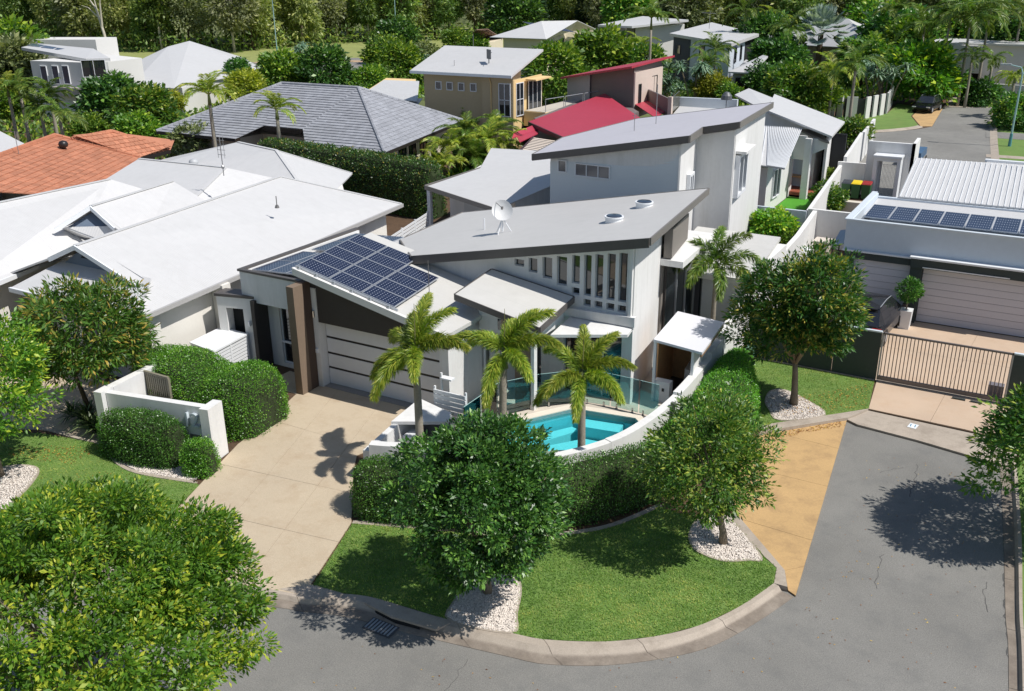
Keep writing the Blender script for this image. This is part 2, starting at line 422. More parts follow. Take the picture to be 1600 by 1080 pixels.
def hedge_mesh(name, m, path, seed, n, L, W, new=0.3, p=3.2, rough=0.04):
    """clipped hedge along path of (x, y, half width, height): leaves all over a rounded profile"""
    rng = np.random.default_rng(seed); P = np.array(path, float)
    seg = np.linalg.norm(np.diff(P[:, :2], axis=0), axis=1); S = np.concatenate([[0], np.cumsum(seg)]); tot = S[-1]
    end = min(P[0, 2], P[-1, 2], 10); full = tot+2*end
    u = rng.random(n)*full-end
    inside = (u >= 0) & (u <= tot); uc = np.clip(u, 0, tot)
    q = np.stack([np.interp(uc, S, P[:, i]) for i in range(4)], 1)
    e = 0.02; qa = np.stack([np.interp(np.clip(uc+e, 0, tot), S, P[:, i]) for i in range(2)], 1); qb = np.stack([np.interp(np.clip(uc-e, 0, tot), S, P[:, i]) for i in range(2)], 1)
    tan = unit(np.concatenate([qa-qb, np.zeros((n, 1))], 1)); side = np.stack([-tan[:, 1], tan[:, 0], np.zeros(n)], 1)
    over = np.where(u < 0, u/end, np.where(u > tot, (u-tot)/end, 0.0))
    k = np.clip(1-np.abs(over)**2.6, 0, 1)**(1/2.6)
    # profile: superellipse from ground on one side, over the top, to the ground on the other
    hw, h = q[:, 2]*k, q[:, 3]
    per = 2*h+2*hw; w = rng.random(n)*per
    th = np.where(w < h, (w/h)*math.pi*0.25, np.where(w < h+2*hw, math.pi*0.25+(w-h)/(2*hw+1e-6)*math.pi*0.5, math.pi*0.75+(w-h-2*hw)/h*math.pi*0.25))
    cx, sx = np.cos(th), np.sin(th)
    rr = 1/(np.abs(cx)**p+np.abs(sx)**p)**(1/p)
    yy, zz = cx*rr, sx*rr*(0.55+0.45*k)
    zz = np.clip(zz, 0, 1); capf = rng.random(n)
    # flat-ish ends: fill the end caps
    pos = np.concatenate([q[:, :2], np.zeros((n, 1))], 1)+tan*(over*end)[:, None]+side*(yy*hw)[:, None]; pos[:, 2] = zz*h
    nrm = side*(np.sign(yy)*np.abs(yy)**(p-1))[:, None]+np.array([0, 0, 1])*((zz**(p-1))[:, None])+tan*(np.sign(over)*np.abs(over)**1.6)[:, None]
    nrm = unit(nrm)
    lump = np.sin(pos[:, 0]*5.1+seed)*np.sin(pos[:, 1]*4.7)+np.sin(pos[:, 2]*6.3+pos[:, 0]*3.7)
    pos = pos+nrm*(lump*rough*0.5+rng.normal(size=n)*rough-0.03)[:, None]
    d = nrm*0.75+unit(rng.normal(size=(n, 3)))*0.8+np.array([0, 0, 0.25]); face = nrm*0.9+rng.normal(size=(n, 3))*0.6+np.array([0, 0, 0.3])
    V = leaves(pos, d, face, L*(0.7+0.6*rng.random(n)), W*(0.7+0.6*rng.random(n)), rng)
    age = np.clip(0.15+0.45*rng.random(n)+np.where(rng.random(n) < new*(0.4+0.8*zz), 0.4*rng.random(n), 0)+0.06*lump, 0, 1)
    return quad_mesh(name, V, m, np.repeat(age, 4)), (P, S, tot, end)
def hedge(name, label, loc, path, leafm, corem, seed, n=9000, L=0.05, W=0.028, new=0.3, cat='hedge', p=3.2, group=None, rough=0.04):
    """path in world plan coordinates; leaves on the outside, a solid dark core added inside"""
    t = thing(name, label, cat, loc, group)
    rel = [(x-loc[0], y-loc[1], w, h) for x, y, w, h in path]
    me, (P, S, tot, end) = hedge_mesh('foliage', leafm, rel, seed, n, L, W, new, p, rough)
    o = link('foliage', me, t); ORG[o.name] = loc; o['kind'] = 'stuff'
    mb = MB(); prof = []
    us = np.concatenate([[-end*0.86, -end*0.6], np.linspace(0, tot, max(3, int(tot/0.35)+2)), [tot+end*0.6, tot+end*0.86]])
    rings = []; npf = 11
    for u in us:
        uc = min(max(u, 0), tot); x, y, w, h = [float(np.interp(uc, S, P[:, i])) for i in range(4)]
        a = [float(np.interp(min(uc+.02, tot), S, P[:, i])) for i in range(2)]; b = [float(np.interp(max(uc-.02, 0), S, P[:, i])) for i in range(2)]
        tx, ty = a[0]-b[0], a[1]-b[1]; l = math.hypot(tx, ty) or 1; tx, ty = tx/l, ty/l
        ov = (u-uc)/end if end else 0; k = max(0.0, 1-abs(ov)**2.6)**(1/2.6); w = max(w*k-0.09, 0.03); h2 = max(h*(0.55+0.45*k)-0.09, 0.05)
        ring = []
        for i in range(npf):
            th = math.pi*i/(npf-1); c, s_ = math.cos(th), math.sin(th); r = 1/(abs(c)**p+abs(s_)**p)**(1/p)
            ring.append((x+tx*(u-uc)-ty*c*r*w, y+ty*(u-uc)+tx*c*r*w, s_*r*h2))
        rings.append(ring)
    vs = [v for r_ in rings for v in r_]
    fs = [(i*npf+j, i*npf+j+1, (i+1)*npf+j+1, (i+1)*npf+j) for i in range(len(rings)-1) for j in range(npf-1)]+[tuple(range(npf)), tuple(range((len(rings)-1)*npf, len(rings)*npf))[::-1]]
    mb.add(vs, fs); me2 = mb.mesh('dark_core', corem)
    k = link('dark_core', me2, t); ORG[k.name] = loc
    return t
def frond_mesh(name, m, length, a0, droop, n, lf, wid, seed, plume=True, vee=0.6, twist=0.0):
    """one palm frond leaving the origin along +X, arching down; leaflets all round (plume) or in two ranks"""
    rng = np.random.default_rng(seed)
    T = np.linspace(0, 1, 40); ang = a0-droop*T**1.25
    dx = np.cos(ang)*length/39; dz = np.sin(ang)*length/39
    X = np.concatenate([[0], np.cumsum(dx[:-1])]); Z = np.concatenate([[0], np.cumsum(dz[:-1])])
    t = 0.08+0.92*rng.random(n)**0.95; t = np.sort(t)
    px, pz, pa = np.interp(t, T, X), np.interp(t, T, Z), np.interp(t, T, ang)
    tan = np.stack([np.cos(pa), np.zeros(n), np.sin(pa)], 1); up = np.stack([-np.sin(pa), np.zeros(n), np.cos(pa)], 1); sd = np.tile([0., 1, 0], (n, 1))
    if plume: th = rng.random(n)*2*math.pi; rad = sd*np.cos(th)[:, None]+up*(np.sin(th)*0.8+0.15)[:, None]
    else:
        sgn = np.where(np.arange(n) % 2 == 0, 1.0, -1.0); rad = sd*sgn[:, None]+up*(vee*(0.7+0.6*rng.random(n)))[:, None]
    prof = np.sin(np.clip(t, 0, 1)**0.7*math.pi*0.86+0.28)
    d = unit(rad)*0.85+tan*(0.55+0.5*t)[:, None]+rng.normal(size=(n, 3))*0.08-np.array([0, 0, 0.12])
    c = np.stack([px, np.zeros(n), pz], 1); Ls = lf*(0.45+0.6*prof)*(0.85+0.3*rng.random(n))
    V = leaves(c, d, up+rng.normal(size=(n, 3))*0.5, Ls, wid, rng, 0.05)
    V.reshape(-1, 4, 3)[:, 2, 2] -= Ls*0.16
    tint = np.clip(0.25+0.5*rng.random(n)+0.15*t, 0, 1)
    # rachis as a thin three-sided rod
    K = 14; tt = np.linspace(0, 1, K); rx, rz, ra = np.interp(tt, T, X), np.interp(tt, T, Z), np.interp(tt, T, ang)
    w = 0.035*(1-0.8*tt)*length/2
    A = np.stack([rx, w*0.6, rz], 1); B = np.stack([rx, -w*0.6, rz], 1); Cc = np.stack([rx-np.sin(ra)*-w, np.zeros(K), rz-w], 1)
    R1 = np.stack([A[:-1], B[:-1], B[1:], A[1:]], 1).reshape(-1, 3); R2 = np.stack([B[:-1], Cc[:-1], Cc[1:], B[1:]], 1).reshape(-1, 3); R3 = np.stack([Cc[:-1], A[:-1], A[1:], Cc[1:]], 1).reshape(-1, 3)
    VV = np.concatenate([V, R1, R2, R3]); tn = np.concatenate([np.repeat(tint, 4), np.full(len(VV)-len(V), 0.75)])
    return quad_mesh(name, VV, m, tn)
def rosette_mesh(name, m, n, L, W, seed, up=0.5, droop=0.25, spread=1.0, heads=((0, 0, 0),), segs=2):
    """strap leaves in rosettes: pandanus, cordyline, grass tufts"""
    rng = np.random.default_rng(seed); Vs = []; tn = []
    for hx, hy, hz in heads:
        az = rng.random(n)*2*math.pi; el = up+(rng.random(n)-0.35)*1.1*spread
        d = np.stack([np.cos(az)*np.cos(el), np.sin(az)*np.cos(el), np.sin(el)], 1)
        s = np.stack([-np.sin(az), np.cos(az), np.zeros(n)], 1); Ls = (L*(0.6+0.6*rng.random(n)))[:, None]; Ws = W*0.5
        c = np.tile(np.array([hx, hy, hz], float), (n, 1))
        m1 = c+d*Ls*0.5; tip = c+d*Ls-np.array([0, 0, 1])*Ls*droop
        Vs.append(np.stack([c-s*Ws*0.5, c+s*Ws*0.5, m1+s*Ws, m1-s*Ws], 1).reshape(-1, 3))
        Vs.append(np.stack([m1-s*Ws, m1+s*Ws, tip+s*Ws*0.12, tip-s*Ws*0.12], 1).reshape(-1, 3))
        a = np.repeat(np.clip(0.1+0.8*rng.random(n), 0, 1), 4); tn += [a, np.clip(a+0.1, 0, 1)]
    return quad_mesh(name, np.concatenate(Vs), m, np.concatenate(tn))

# ------------------------------------------------------------------ shared materials
ASPHALT = mat('asphalt', srgb(128, 126, 121), 0.9, 0.22, 0.22, 55.0, bump=0.5, bscale=110.0, dirt=srgb(104, 104, 102), dirt_amt=0.5, speck=0.2, sscale=38.0)
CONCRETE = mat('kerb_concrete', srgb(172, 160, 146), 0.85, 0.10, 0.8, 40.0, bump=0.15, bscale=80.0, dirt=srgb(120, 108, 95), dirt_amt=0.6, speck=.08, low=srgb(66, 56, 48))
AGGREGATE = mat('exposed_aggregate', srgb(189, 173, 149), 0.85, 0.12, 0.3, 120.0, bump=0.3, bscale=220.0, dirt=srgb(164, 140, 112), dirt_amt=0.5, speck=.13, sscale=60.0)
AGGREGATE2 = mat('pale_aggregate', srgb(194, 171, 148), 0.85, 0.12, 0.4, 110.0, bump=0.25, bscale=200.0, dirt=srgb(186, 154, 124), dirt_amt=0.4)
YELLOWC = mat('ochre_concrete', srgb(190, 156, 108), 0.85, 0.10, 0.6, 30.0, bump=0.12, bscale=60.0, dirt=srgb(150, 122, 88), dirt_amt=0.75, speck=.07)
JOINT = mat('joint_filler', srgb(110, 95, 78), 0.9, 0.1)
SOIL = mat('mulch_soil', srgb(86, 66, 48), 0.95, 0.3, 0.8, 12.0, bump=0.5, bscale=30.0)
FARGROUND = mat('rough_ground', srgb(96, 104, 58), 0.95, 0.3, 0.04, 0.6)
LAWN = mat('lawn_turf', srgb(100, 128, 60), 0.95, 0.18, 0.9, 25.0, dirt=srgb(132, 136, 76), dirt_amt=0.5)
WHITEWALL = mat('white_render', srgb(222, 221, 219), 0.8, 0.03, 0.5, 6.0, bump=0.05, bscale=90.0, dirt=srgb(196, 195, 190), dirt_amt=0.5, streak=(1.6, 1.6, 0.22))
TRIM = mat('dark_fascia', srgb(86, 82, 80), 0.5, 0.08, 0.5, 8.0)
WHITEMETAL = mat('white_metal', srgb(228, 230, 232), 0.4, 0.03)
GREYMETAL = mat('grey_metal', srgb(120, 118, 116), 0.45, 0.08, metal=0.3)
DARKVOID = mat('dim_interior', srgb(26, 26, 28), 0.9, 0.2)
GLASS = glass_dark('window_glass')
STEEL = mat('stainless_steel', srgb(190, 190, 190), 0.25, 0.05, metal=1.0)
PEBBLE = mat('white_pebbles', srgb(215, 205, 195), 0.7, 0.05, island=0.22)
BARK = mat('grey_bark', srgb(128, 116, 100), 0.9, 0.25, 3.0, 20.0, bump=0.6, bscale=25.0)
BARKDARK = mat('brown_bark', srgb(84, 70, 56), 0.95, 0.25, 3.0, 20.0, bump=0.6, bscale=25.0)
HEDGECORE = mat('hedge_core_dark', srgb(44, 56, 26), 0.95, 0.3, 2.0, 20.0)  # solid filler added inside hedges, shaded depth put into its dark colour

# ------------------------------------------------------------------ terrain
rngG = np.random.default_rng(5)
from mathutils.geometry import tessellate_polygon
pool_hole = [(-13.70, 22.85), (-12.35, 24.98), (-10.2, 25.28), (-9.2, 24.32), (-9.45, 22.35), (-10.4, 20.75), (-12.1, 20.2), (-13.4, 21.3)]
def sheet_with_hole(outer, hole, z):
    a_ = [Vector((x, y, z)) for x, y in outer+hole]; t_ = tessellate_polygon([a_[:len(outer)], a_[len(outer):]])
    up_ = lambda t: (a_[t[1]]-a_[t[0]]).cross(a_[t[2]]-a_[t[0]]).z > 0
    return MB().add(a_, [tuple(t) if up_(t) else tuple(t)[::-1] for t in t_])
ground('ground', sheet_with_hole([(-900, -300), (500, -300), (500, 1500), (-900, 1500)], pool_hole, -0.17), FARGROUND)
kerb_in = [(-40, 4.6), (-24, 9.6), (-18, 11.7), (-13.82, 12.89), (-13.15, 13.05), (-12.53, 13.5), (-11.83, 13.75), (-10.88, 13.84), (-9.82, 13.95), (-8.46, 14.23), (-7.71, 14.40), (-6.56, 14.97), (-5.64, 15.71), (-4.98, 16.50), (-4.42, 17.6), (-4.03, 18.75)]
kerb_gut = [(-39.9, 4.35), (-23.9, 9.35), (-17.9, 11.45), (-13.79, 12.72), (-13.1, 12.88), (-12.4, 13.2), (-11.6, 13.42), (-10.6, 13.52), (-9.72, 13.6), (-8.3, 13.9), (-7.53, 14.07), (-6.42, 14.66), (-5.5, 15.4), (-4.80, 16.30), (-4.25, 17.45), (-3.81, 18.69)]
kerb_out = [(-39.8, 4.0), (-23.8, 9.0), (-17.8, 11.15), (-13.69, 12.5), (-13.05, 12.68), (-12.18, 13.0), (-11.08, 13.2), (-10.3, 13.3), (-9.62, 13.42), (-8.13, 13.70), (-7.42, 13.86), (-6.30, 14.45), (-5.3, 15.28), (-4.58, 16.12), (-4.0, 17.35), (-3.53, 18.65)]
lots = [(-300, -20), (-40, 4.6)] + kerb_in[1:] + [(-4.14, 19.38), (-5.7, 20.95), (-6.3, 22.5), (-6.6, 25.5), (-6.5, 26.5), (-4.58, 28.84), (-3.98, 29.5), (0.35, 29.3), (0.47, 27.36), (0.77, 23.31), (0.98, 20.29), (1.2, 17.7), (1.9, 6), (2.2, -60), (120, -60), (160, 330), (-330, 330)]
ground('garden_ground', sheet_with_hole(lots, pool_hole, -0.02), SOIL)
ground('far_ground', MB().sheet([(-300, 62), (-40, 66), (-22, 90), (-22, 130), (60, 125), (120, 325), (-325, 325)], -0.012), FARGROUND)
ground('road', MB().sheet([(-42, -20), (3, -20), (3, 29.6), (-6.4, 29.6), (-6.4, 15), (-42, 15)], -0.13), ASPHALT)

def resample(pts, n):
    P = np.array(pts); S = np.concatenate([[0], np.cumsum(np.linalg.norm(np.diff(P, axis=0), axis=1))]); u = np.linspace(0, S[-1], n)
    return [(float(np.interp(x, S, P[:, 0])), float(np.interp(x, S, P[:, 1]))) for x in u]
def kerb(name, a, g, o, step=0.25, seg=8, gap=0.012, za=0.012, zg=-0.10, zo=-0.118, flat=()):
    L = sum(math.dist(p, q) for p, q in zip(a, a[1:])); n = int(L/step)+1; n = ((n-1)//seg+1)*seg+1
    A, G_, O = [resample(smoothstep_path(p, 5), n) for p in (a, g, o)]
    root = None
    for k in range(0, n-1, seg):
        mb = MB(); rows = []
        for i in range(k, k+seg+1):
            pa, pg, po = A[i], G_[i], O[i]
            if i in (k, k+seg):
                j = i+1 if i == k else i-1
                mv = lambda p, q: (p[0]+(q[0]-p[0])*gap/step*0.5, p[1]+(q[1]-p[1])*gap/step*0.5)
                pa, pg, po = mv(pa, A[j]), mv(pg, G_[j]), mv(po, O[j])
            lip = (pa[0]+(pg[0]-pa[0])*0.55, pa[1]+(pg[1]-pa[1])*0.55)
            rows.append([(pa[0], pa[1], za-0.16), (pa[0], pa[1], za), (lip[0], lip[1], za-0.006), (lip[0]*.3+pg[0]*.7, lip[1]*.3+pg[1]*.7, zg*0.75), (pg[0], pg[1], zg), (po[0], po[1], zo), (po[0], po[1], zo-0.05)])
        m = len(rows[0]); vs = [v for r_ in rows for v in r_]
        fs = [(i*m+j, i*m+j+1, (i+1)*m+j+1, (i+1)*m+j) for i in range(seg) for j in range(m-1)]+[tuple(range(m))[::-1], tuple(range(seg*m, seg*m+m))]
        mb.add(vs, fs)
        if root is None: root = ground(name, mb, CONCRETE)
        else: ground('kerb_stone', mb, CONCRETE, parent=root)
    return root
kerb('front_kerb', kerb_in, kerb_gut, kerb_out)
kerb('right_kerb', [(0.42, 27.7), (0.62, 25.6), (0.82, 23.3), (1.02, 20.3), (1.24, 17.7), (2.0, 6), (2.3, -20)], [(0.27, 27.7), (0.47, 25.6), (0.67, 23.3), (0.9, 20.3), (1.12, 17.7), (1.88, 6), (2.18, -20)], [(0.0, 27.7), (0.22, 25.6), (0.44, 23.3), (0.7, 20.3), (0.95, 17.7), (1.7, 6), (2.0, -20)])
# square kerbs round the ochre slab
mb = MB().prism([(-4.03, 18.75), (-4.14, 19.38), (-4.53, 19.70), (-5.72, 20.95), (-5.60, 21.13), (-4.38, 19.84), (-3.95, 19.38), (-3.72, 18.76)], -0.16, 0.012)
ground('slab_kerb', mb, CONCRETE)
ground('kerb_wing', MB().prism([(-13.9, 12.95), (-13.1, 13.05), (-12.45, 13.55), (-13.32, 13.46)], -0.1, 0.008), CONCRETE)
mb = MB().prism([(-6.62, 26.62), (-6.40, 26.92), (-4.58, 28.84), (-3.98, 29.5), (-4.2, 28.95), (-4.42, 28.5), (-6.35, 26.40), (-6.55, 26.15)], -0.16, 0.012)
ground('garden_kerb', mb, CONCRETE)
def half(poly, p, q, g):
    """part of poly left of the line p-q, kept g away from it"""
    nx, ny = -(q[1]-p[1]), q[0]-p[0]; l = math.hypot(nx, ny); nx, ny = nx/l, ny/l
    p = (p[0]+nx*g, p[1]+ny*g); out = []
    f = lambda a: (a[0]-p[0])*nx+(a[1]-p[1])*ny
    for i in range(len(poly)):
        a, b = poly[i-1], poly[i]; fa, fb = f(a), f(b)
        if (fa < 0) != (fb < 0): t = fa/(fa-fb); out.append((a[0]+(b[0]-a[0])*t, a[1]+(b[1]-a[1])*t))
        if fb >= 0: out.append(b)
    return out
def slabs(name, poly, longs, cross, z, m, gap=0.0045, depth=0.09):
    root = ground(name, MB().prism(poly, z-depth-0.01, z-0.025), JOINT)
    rnd = random.Random(3)
    for i in range(len(longs)+1):
        a = poly
        if i > 0: a = half(a, longs[i-1][1], longs[i-1][0], gap)
        if i < len(longs): a = half(a, longs[i][0], longs[i][1], gap)
        for j in range(len(cross)+1):
            b = a
            if j > 0 and b: b = half(b, cross[j-1][0], cross[j-1][1], gap)
            if j < len(cross) and b: b = half(b, cross[j][1], cross[j][0], gap)
            if len(b) > 2: ground('slab', MB().prism(b, z-depth, z-rnd.random()*0.003), m, parent=root)
    return root
drive12 = [(-13.86, 12.86), (-13.15, 12.97), (-13.36, 13.4), (-14.25, 16.0), (-15.9, 18.1), (-16.45, 18.95), (-15.5, 22.62), (-20.82, 22.62), (-22.6, 22.8), (-22.6, 21.4), (-21.02, 21.4), (-20.88, 20.93), (-20.45, 19.77), (-20.06, 17.76), (-19.76, 16.95), (-18.54, 13.72), (-18.0, 11.75)]
slabs('driveway', drive12, [((-17.14, 14.64), (-17.92, 16.75)), ((-15.51, 14.85), (-16.22, 16.88))], [((-18.75, 14.4), (-13.93, 15.14)), ((-19.61, 16.59), (-16.34, 17.02)), ((-20.18, 19.49), (-18.19, 19.48))], 0.004, AGGREGATE)
yellow = [(-4.44, 28.50), (-3.5, 18.67), (-3.70, 18.78), (-3.93, 19.40), (-4.36, 19.86), (-5.58, 21.15), (-6.3, 22.5), (-6.6, 25.2), (-6.53, 26.15), (-6.33, 26.40)]
slabs('parking_bay', yellow, [], [((-3.91, 19.58), (-3.64, 19.88)), ((-4.94, 21.18), (-3.77, 21.12)), ((-5.76, 24.01), (-4.13, 24.01)), ((-5.99, 26.54), (-4.28, 26.43))], -0.085, YELLOWC)
apron = [(-4.42, 28.50), (-4.2, 28.95), (-3.98, 29.5), (-1.13, 29.4), (0.42, 29.2), (0.42, 27.7), (0.02, 27.62), (-2.26, 28.07), (-4.07, 28.29)]
ground('crossover', MB().prism(apron, -0.2, -0.055), CONCRETE)
d11 = [(-3.98, 29.52), (-4.18, 32.02), (-7.2, 32.4), (-7.2, 38.85), (3.5, 38.85), (3.5, 32.0), (0.6, 31.6), (0.42, 29.22), (-1.13, 29.42)]
slabs('neighbour_driveway', d11, [((-2.2, 28.0), (-1.6, 39.0))], [((-8, 32.02), (4, 32.0)), ((-8, 35.4), (4, 35.4))], 0.002, AGGREGATE2)
ground('concrete_path', MB().sheet([(-23.75, 15.75), (-23.95, 17.4), (-26.2, 19.2), (-29.5, 19.2), (-33.0, 16.6), (-31.0, 13.6), (-28.0, 14.4), (-26.2, 15.5)], 0.0), AGGREGATE)
# pool surround and courtyard
ground('pool_paving', MB().prism([(-15.4, 22.8), (-15.4, 29.5), (-8.7, 31.0), (-8.7, 29.0), (-9.0, 25.6), (-9.4, 25.0), (-10.0, 25.45), (-12.45, 25.15), (-13.95, 22.85), (-13.6, 21.5), (-14.4, 20.8)], -0.2, 0.004), mat('pool_paving_stone', srgb(196, 186, 172), 0.8, 0.08, 0.6, 50))
# edging strips, lawns
lawns = {
 'front_lawn': [(-13.30, 13.42), (-14.20, 15.98), (-12.78, 16.53), (-11.84, 16.89), (-9.12, 18.30), (-8.23, 19.2), (-7.55, 20.6), (-6.40, 20.5), (-5.86, 20.98), (-5.72, 20.95), (-4.53, 19.68), (-4.14, 19.38), (-4.03, 18.75), (-4.42, 17.6), (-4.98, 16.50), (-5.64, 15.71), (-6.56, 14.97), (-7.71, 14.40), (-8.46, 14.23), (-9.82, 13.95), (-10.88, 13.86), (-11.83, 13.77), (-12.5, 13.56)],
 'side_lawn': [(-8.42, 31.95), (-4.24, 31.90), (-3.98, 29.5), (-4.58, 28.84), (-6.40, 26.92), (-6.62, 26.62), (-6.78, 25.82), (-7.99, 28.35)],
 'corner_lawn': [(-18.60, 13.7), (-19.18, 15.42), (-19.45, 15.5), (-21.18, 15.0), (-22.33, 15.1), (-22.6, 15.5), (-23.64, 15.74), (-26.0, 15.3), (-28, 14.3), (-28, 8.4), (-24, 9.65), (-18.05, 11.7), (-18.54, 13.72)],
 'verge_lawn': [(1.24, 17.7), (1.02, 20.3), (0.82, 23.3), (0.62, 25.6), (0.45, 27.4), (0.45, 29.2), (0.62, 31.6), (5, 31.6), (5, 6), (2.0, 6)],
}
beds = {
 'rear_bed': [(-9.82, 13.97), (-8.46, 14.25), (-8.68, 14.83), (-9.06, 15.69), (-9.46, 16.03), (-10.16, 15.93), (-10.31, 15.41), (-10.08, 14.57)],
 'tree_bed': [(-6.42, 19.75), (-6.21, 19.32), (-5.92, 19.11), (-5.34, 19.06), (-4.82, 19.39), (-4.60, 19.62), (-5.57, 20.72), (-5.9, 21.0), (-6.45, 20.5)],
 'side_bed': [(-7.02, 28.49), (-6.73, 27.92), (-6.23, 27.30), (-5.12, 28.38), (-6.0, 29.25), (-6.74, 29.63), (-7.09, 29.32)],
 'corner_bed': [(-22.55, 11.3), (-22.75, 11.83), (-23.07, 12.59), (-23.72, 13.56), (-24.25, 13.78), (-24.89, 13.41), (-25.2, 12.3), (-24.2, 10.6), (-22.9, 10.4)],
 'wall_bed': [(-23.35, 15.78), (-22.42, 15.25), (-21.3, 15.10), (-19.69, 15.45), (-19.50, 15.6), (-19.66, 16.45), (-23.5, 15.85)],
}
edgings = {
 'bed_edging': [closed_smooth(beds['rear_bed'], 4), 0.11, True], 'bed_edging.': [closed_smooth(beds['tree_bed'], 4), 0.10, True], 'bed_edging..': [closed_smooth(beds['side_bed'], 4), 0.10, True],
 'bed_edging...': [closed_smooth(beds['corner_bed'], 4), 0.13, True], 'lawn_edging': [smoothstep_path([(-23.5, 15.75), (-22.42, 15.22), (-21.3, 15.06), (-19.6, 15.42), (-19.42, 15.5)], 5), 0.12, False],
 'lawn_edging.': [smoothstep_path([(-14.22, 16.02), (-12.78, 16.58), (-11.84, 16.94), (-10.2, 17.5), (-9.12, 18.30), (-8.3, 19.2), (-7.6, 20.7)], 5), 0.14, False],
 'lawn_edging..': [[(-8.4, 32.0), (-4.25, 31.95)], 0.10, False], 'lawn_edging...': [smoothstep_path([(-23.55, 15.78), (-25.0, 15.62), (-26.3, 15.5), (-28, 14.5)], 4), 0.15, False]}
for nm, (pth, w, cl) in edgings.items():
    a = offset_path(pth, w/2, cl); b = offset_path(pth, -w/2, cl)
    if cl: a, b = a+a[:1], b+b[:1]
    n = len(a); mb = MB()
    vs = [(*p, -0.05) for p in a]+[(*p, 0.022) for p in a]+[(*p, 0.022) for p in b]+[(*p, -0.05) for p in b]
    mb.add(vs, [(k*n+i, k*n+i+1, (k+1)*n+i+1, (k+1)*n+i) for k in range(3) for i in range(n-1)])
    ground(nm.rstrip('.'), mb, CONCRETE)
def shuffle_in(poly, n, rng): return scatter(poly, n, rng)
def blades(name, poly, n, rng, h=0.028, holes=()):
    P = scatter(poly, n, rng)
    keep = np.ones(len(P), bool)
    for hl in holes: keep &= ~in_poly(P, hl)
    P = P[keep]; n = len(P)
    c = np.concatenate([P, np.zeros((n, 1))], 1); az = rng.random(n)*2*math.pi
    d = np.stack([np.cos(az)*0.75, np.sin(az)*0.75, 0.55+0.4*rng.random(n)], 1)
    hh = h*(0.6+0.8*rng.random(n))
    V = leaves(c, d, np.stack([np.cos(az), np.sin(az), np.full(n, 1.2)], 1), hh*1.7, 0.016, rng, 0.0)
    patch = 0.46+sum(a*np.sin(P[:, 0]*f*math.cos(q)+P[:, 1]*f*math.sin(q)+q*9) for a, f, q in ((.1, 1.1, .3), (.1, 1.9, 2.1), (.08, 3.3, 1.2), (.08, 4.7, 2.7), (.07, 8.1, .8), (.07, 11.3, 1.9), (.06, 17.0, 2.5)))
    age = np.clip(0.2*rng.normal(size=n)+patch, 0, 1)
    o = link(name, quad_mesh(name, V, GRASSM, np.repeat(age, 4))); o['kind'] = 'stuff'; ORG[o.name] = (0, 0, 0)
GRASSM = leaf_mat('grass_blades', srgb(68, 98, 36), srgb(102, 131, 54), srgb(158, 160, 88), 0.55, 0.3, 0.3)
allbeds = [np.array(closed_smooth(b, 4)) for b in beds.values()]
for nm, poly in lawns.items():
    ground(nm, MB().sheet(poly, 0.0), LAWN)
    n = {'front_lawn': 62000, 'side_lawn': 14000, 'corner_lawn': 34000, 'verge_lawn': 12000}[nm]
    blades('grass', poly, n, np.random.default_rng(hash(nm) % 1000 if False else len(nm)), holes=[[tuple(q) for q in b] for b in allbeds])
# pebbles
PBV = np.array([(1, 0, 0), (0, 1, 0), (-1, 0, 0), (0, -1, 0), (0, 0, .8), (0, 0, -.5)], float)
PBF = np.array([(0, 1, 4), (1, 2, 4), (2, 3, 4), (3, 0, 4), (1, 0, 5), (2, 1, 5), (3, 2, 5), (0, 3, 5)])
def pebbles(poly, n, rng, size=0.021):
    P = scatter(poly, n, rng); n = len(P); s = size*(0.6+0.9*rng.random(n))
    a = rng.random(n)*6.28; ca, sa = np.cos(a), np.sin(a)
    V = PBV[None]*s[:, None, None]*(0.75+0.5*rng.random((n, 6, 1)))
    X = V[:, :, 0]*ca[:, None]*1.3-V[:, :, 1]*sa[:, None]; Y = V[:, :, 0]*sa[:, None]*1.3+V[:, :, 1]*ca[:, None]
    W = np.stack([X+P[:, :1], Y+P[:, 1:], V[:, :, 2]+(0.01+0.012*rng.random(n))[:, None]], 2).reshape(-1, 3)
    F = (PBF[None]+(np.arange(n)*6)[:, None, None]).reshape(-1, 3)
    o = link('pebbles', quad_mesh('pebbles', W, PEBBLE, None, F)); o['kind'] = 'stuff'; ORG[o.name] = (0, 0, 0)
for (nm, b), n in zip(beds.items(), (6500, 4200, 3200, 5500, 4600)):
    cb = closed_smooth(b, 4) if nm != 'wall_bed' else b
    ground(nm, MB().sheet(cb, 0.006), mat('pebble_bed', srgb(176, 164, 154), 0.9, 0.3, 6.0, 45.0)); pebbles(cb, n, rngG)
# leaf litter, cracks, far lawns
LITTER = leaf_mat('dry_leaves', srgb(96, 60, 30), srgb(150, 100, 50), srgb(206, 178, 80), 0.7, 0.1, 0.2)
def litter(pts, z, size, rng):
    n = len(pts); c = np.concatenate([pts, np.full((n, 1), z)], 1); a = rng.random(n)*6.28
    V = leaves(c, np.stack([np.cos(a), np.sin(a), np.full(n, 0.05)], 1), np.tile([0, 0, 1.], (n, 1))+rng.normal(size=(n, 3))*.25, size*(0.6+0.8*rng.random(n)), size*0.42, rng, 0.2)
    V[:, 2] = np.maximum(V[:, 2], z)
    o = link('fallen_leaves', quad_mesh('fallen_leaves', V, LITTER, np.repeat(rng.random(n), 4))); o['kind'] = 'stuff'; ORG[o.name] = (0, 0, 0)
litter(scatter([(-12, 8), (0.5, 8), (0.2, 27), (-3.4, 27), (-3.2, 18), (-7, 13.4), (-12, 12.6)], 420, rngG), -0.118, 0.05, rngG)
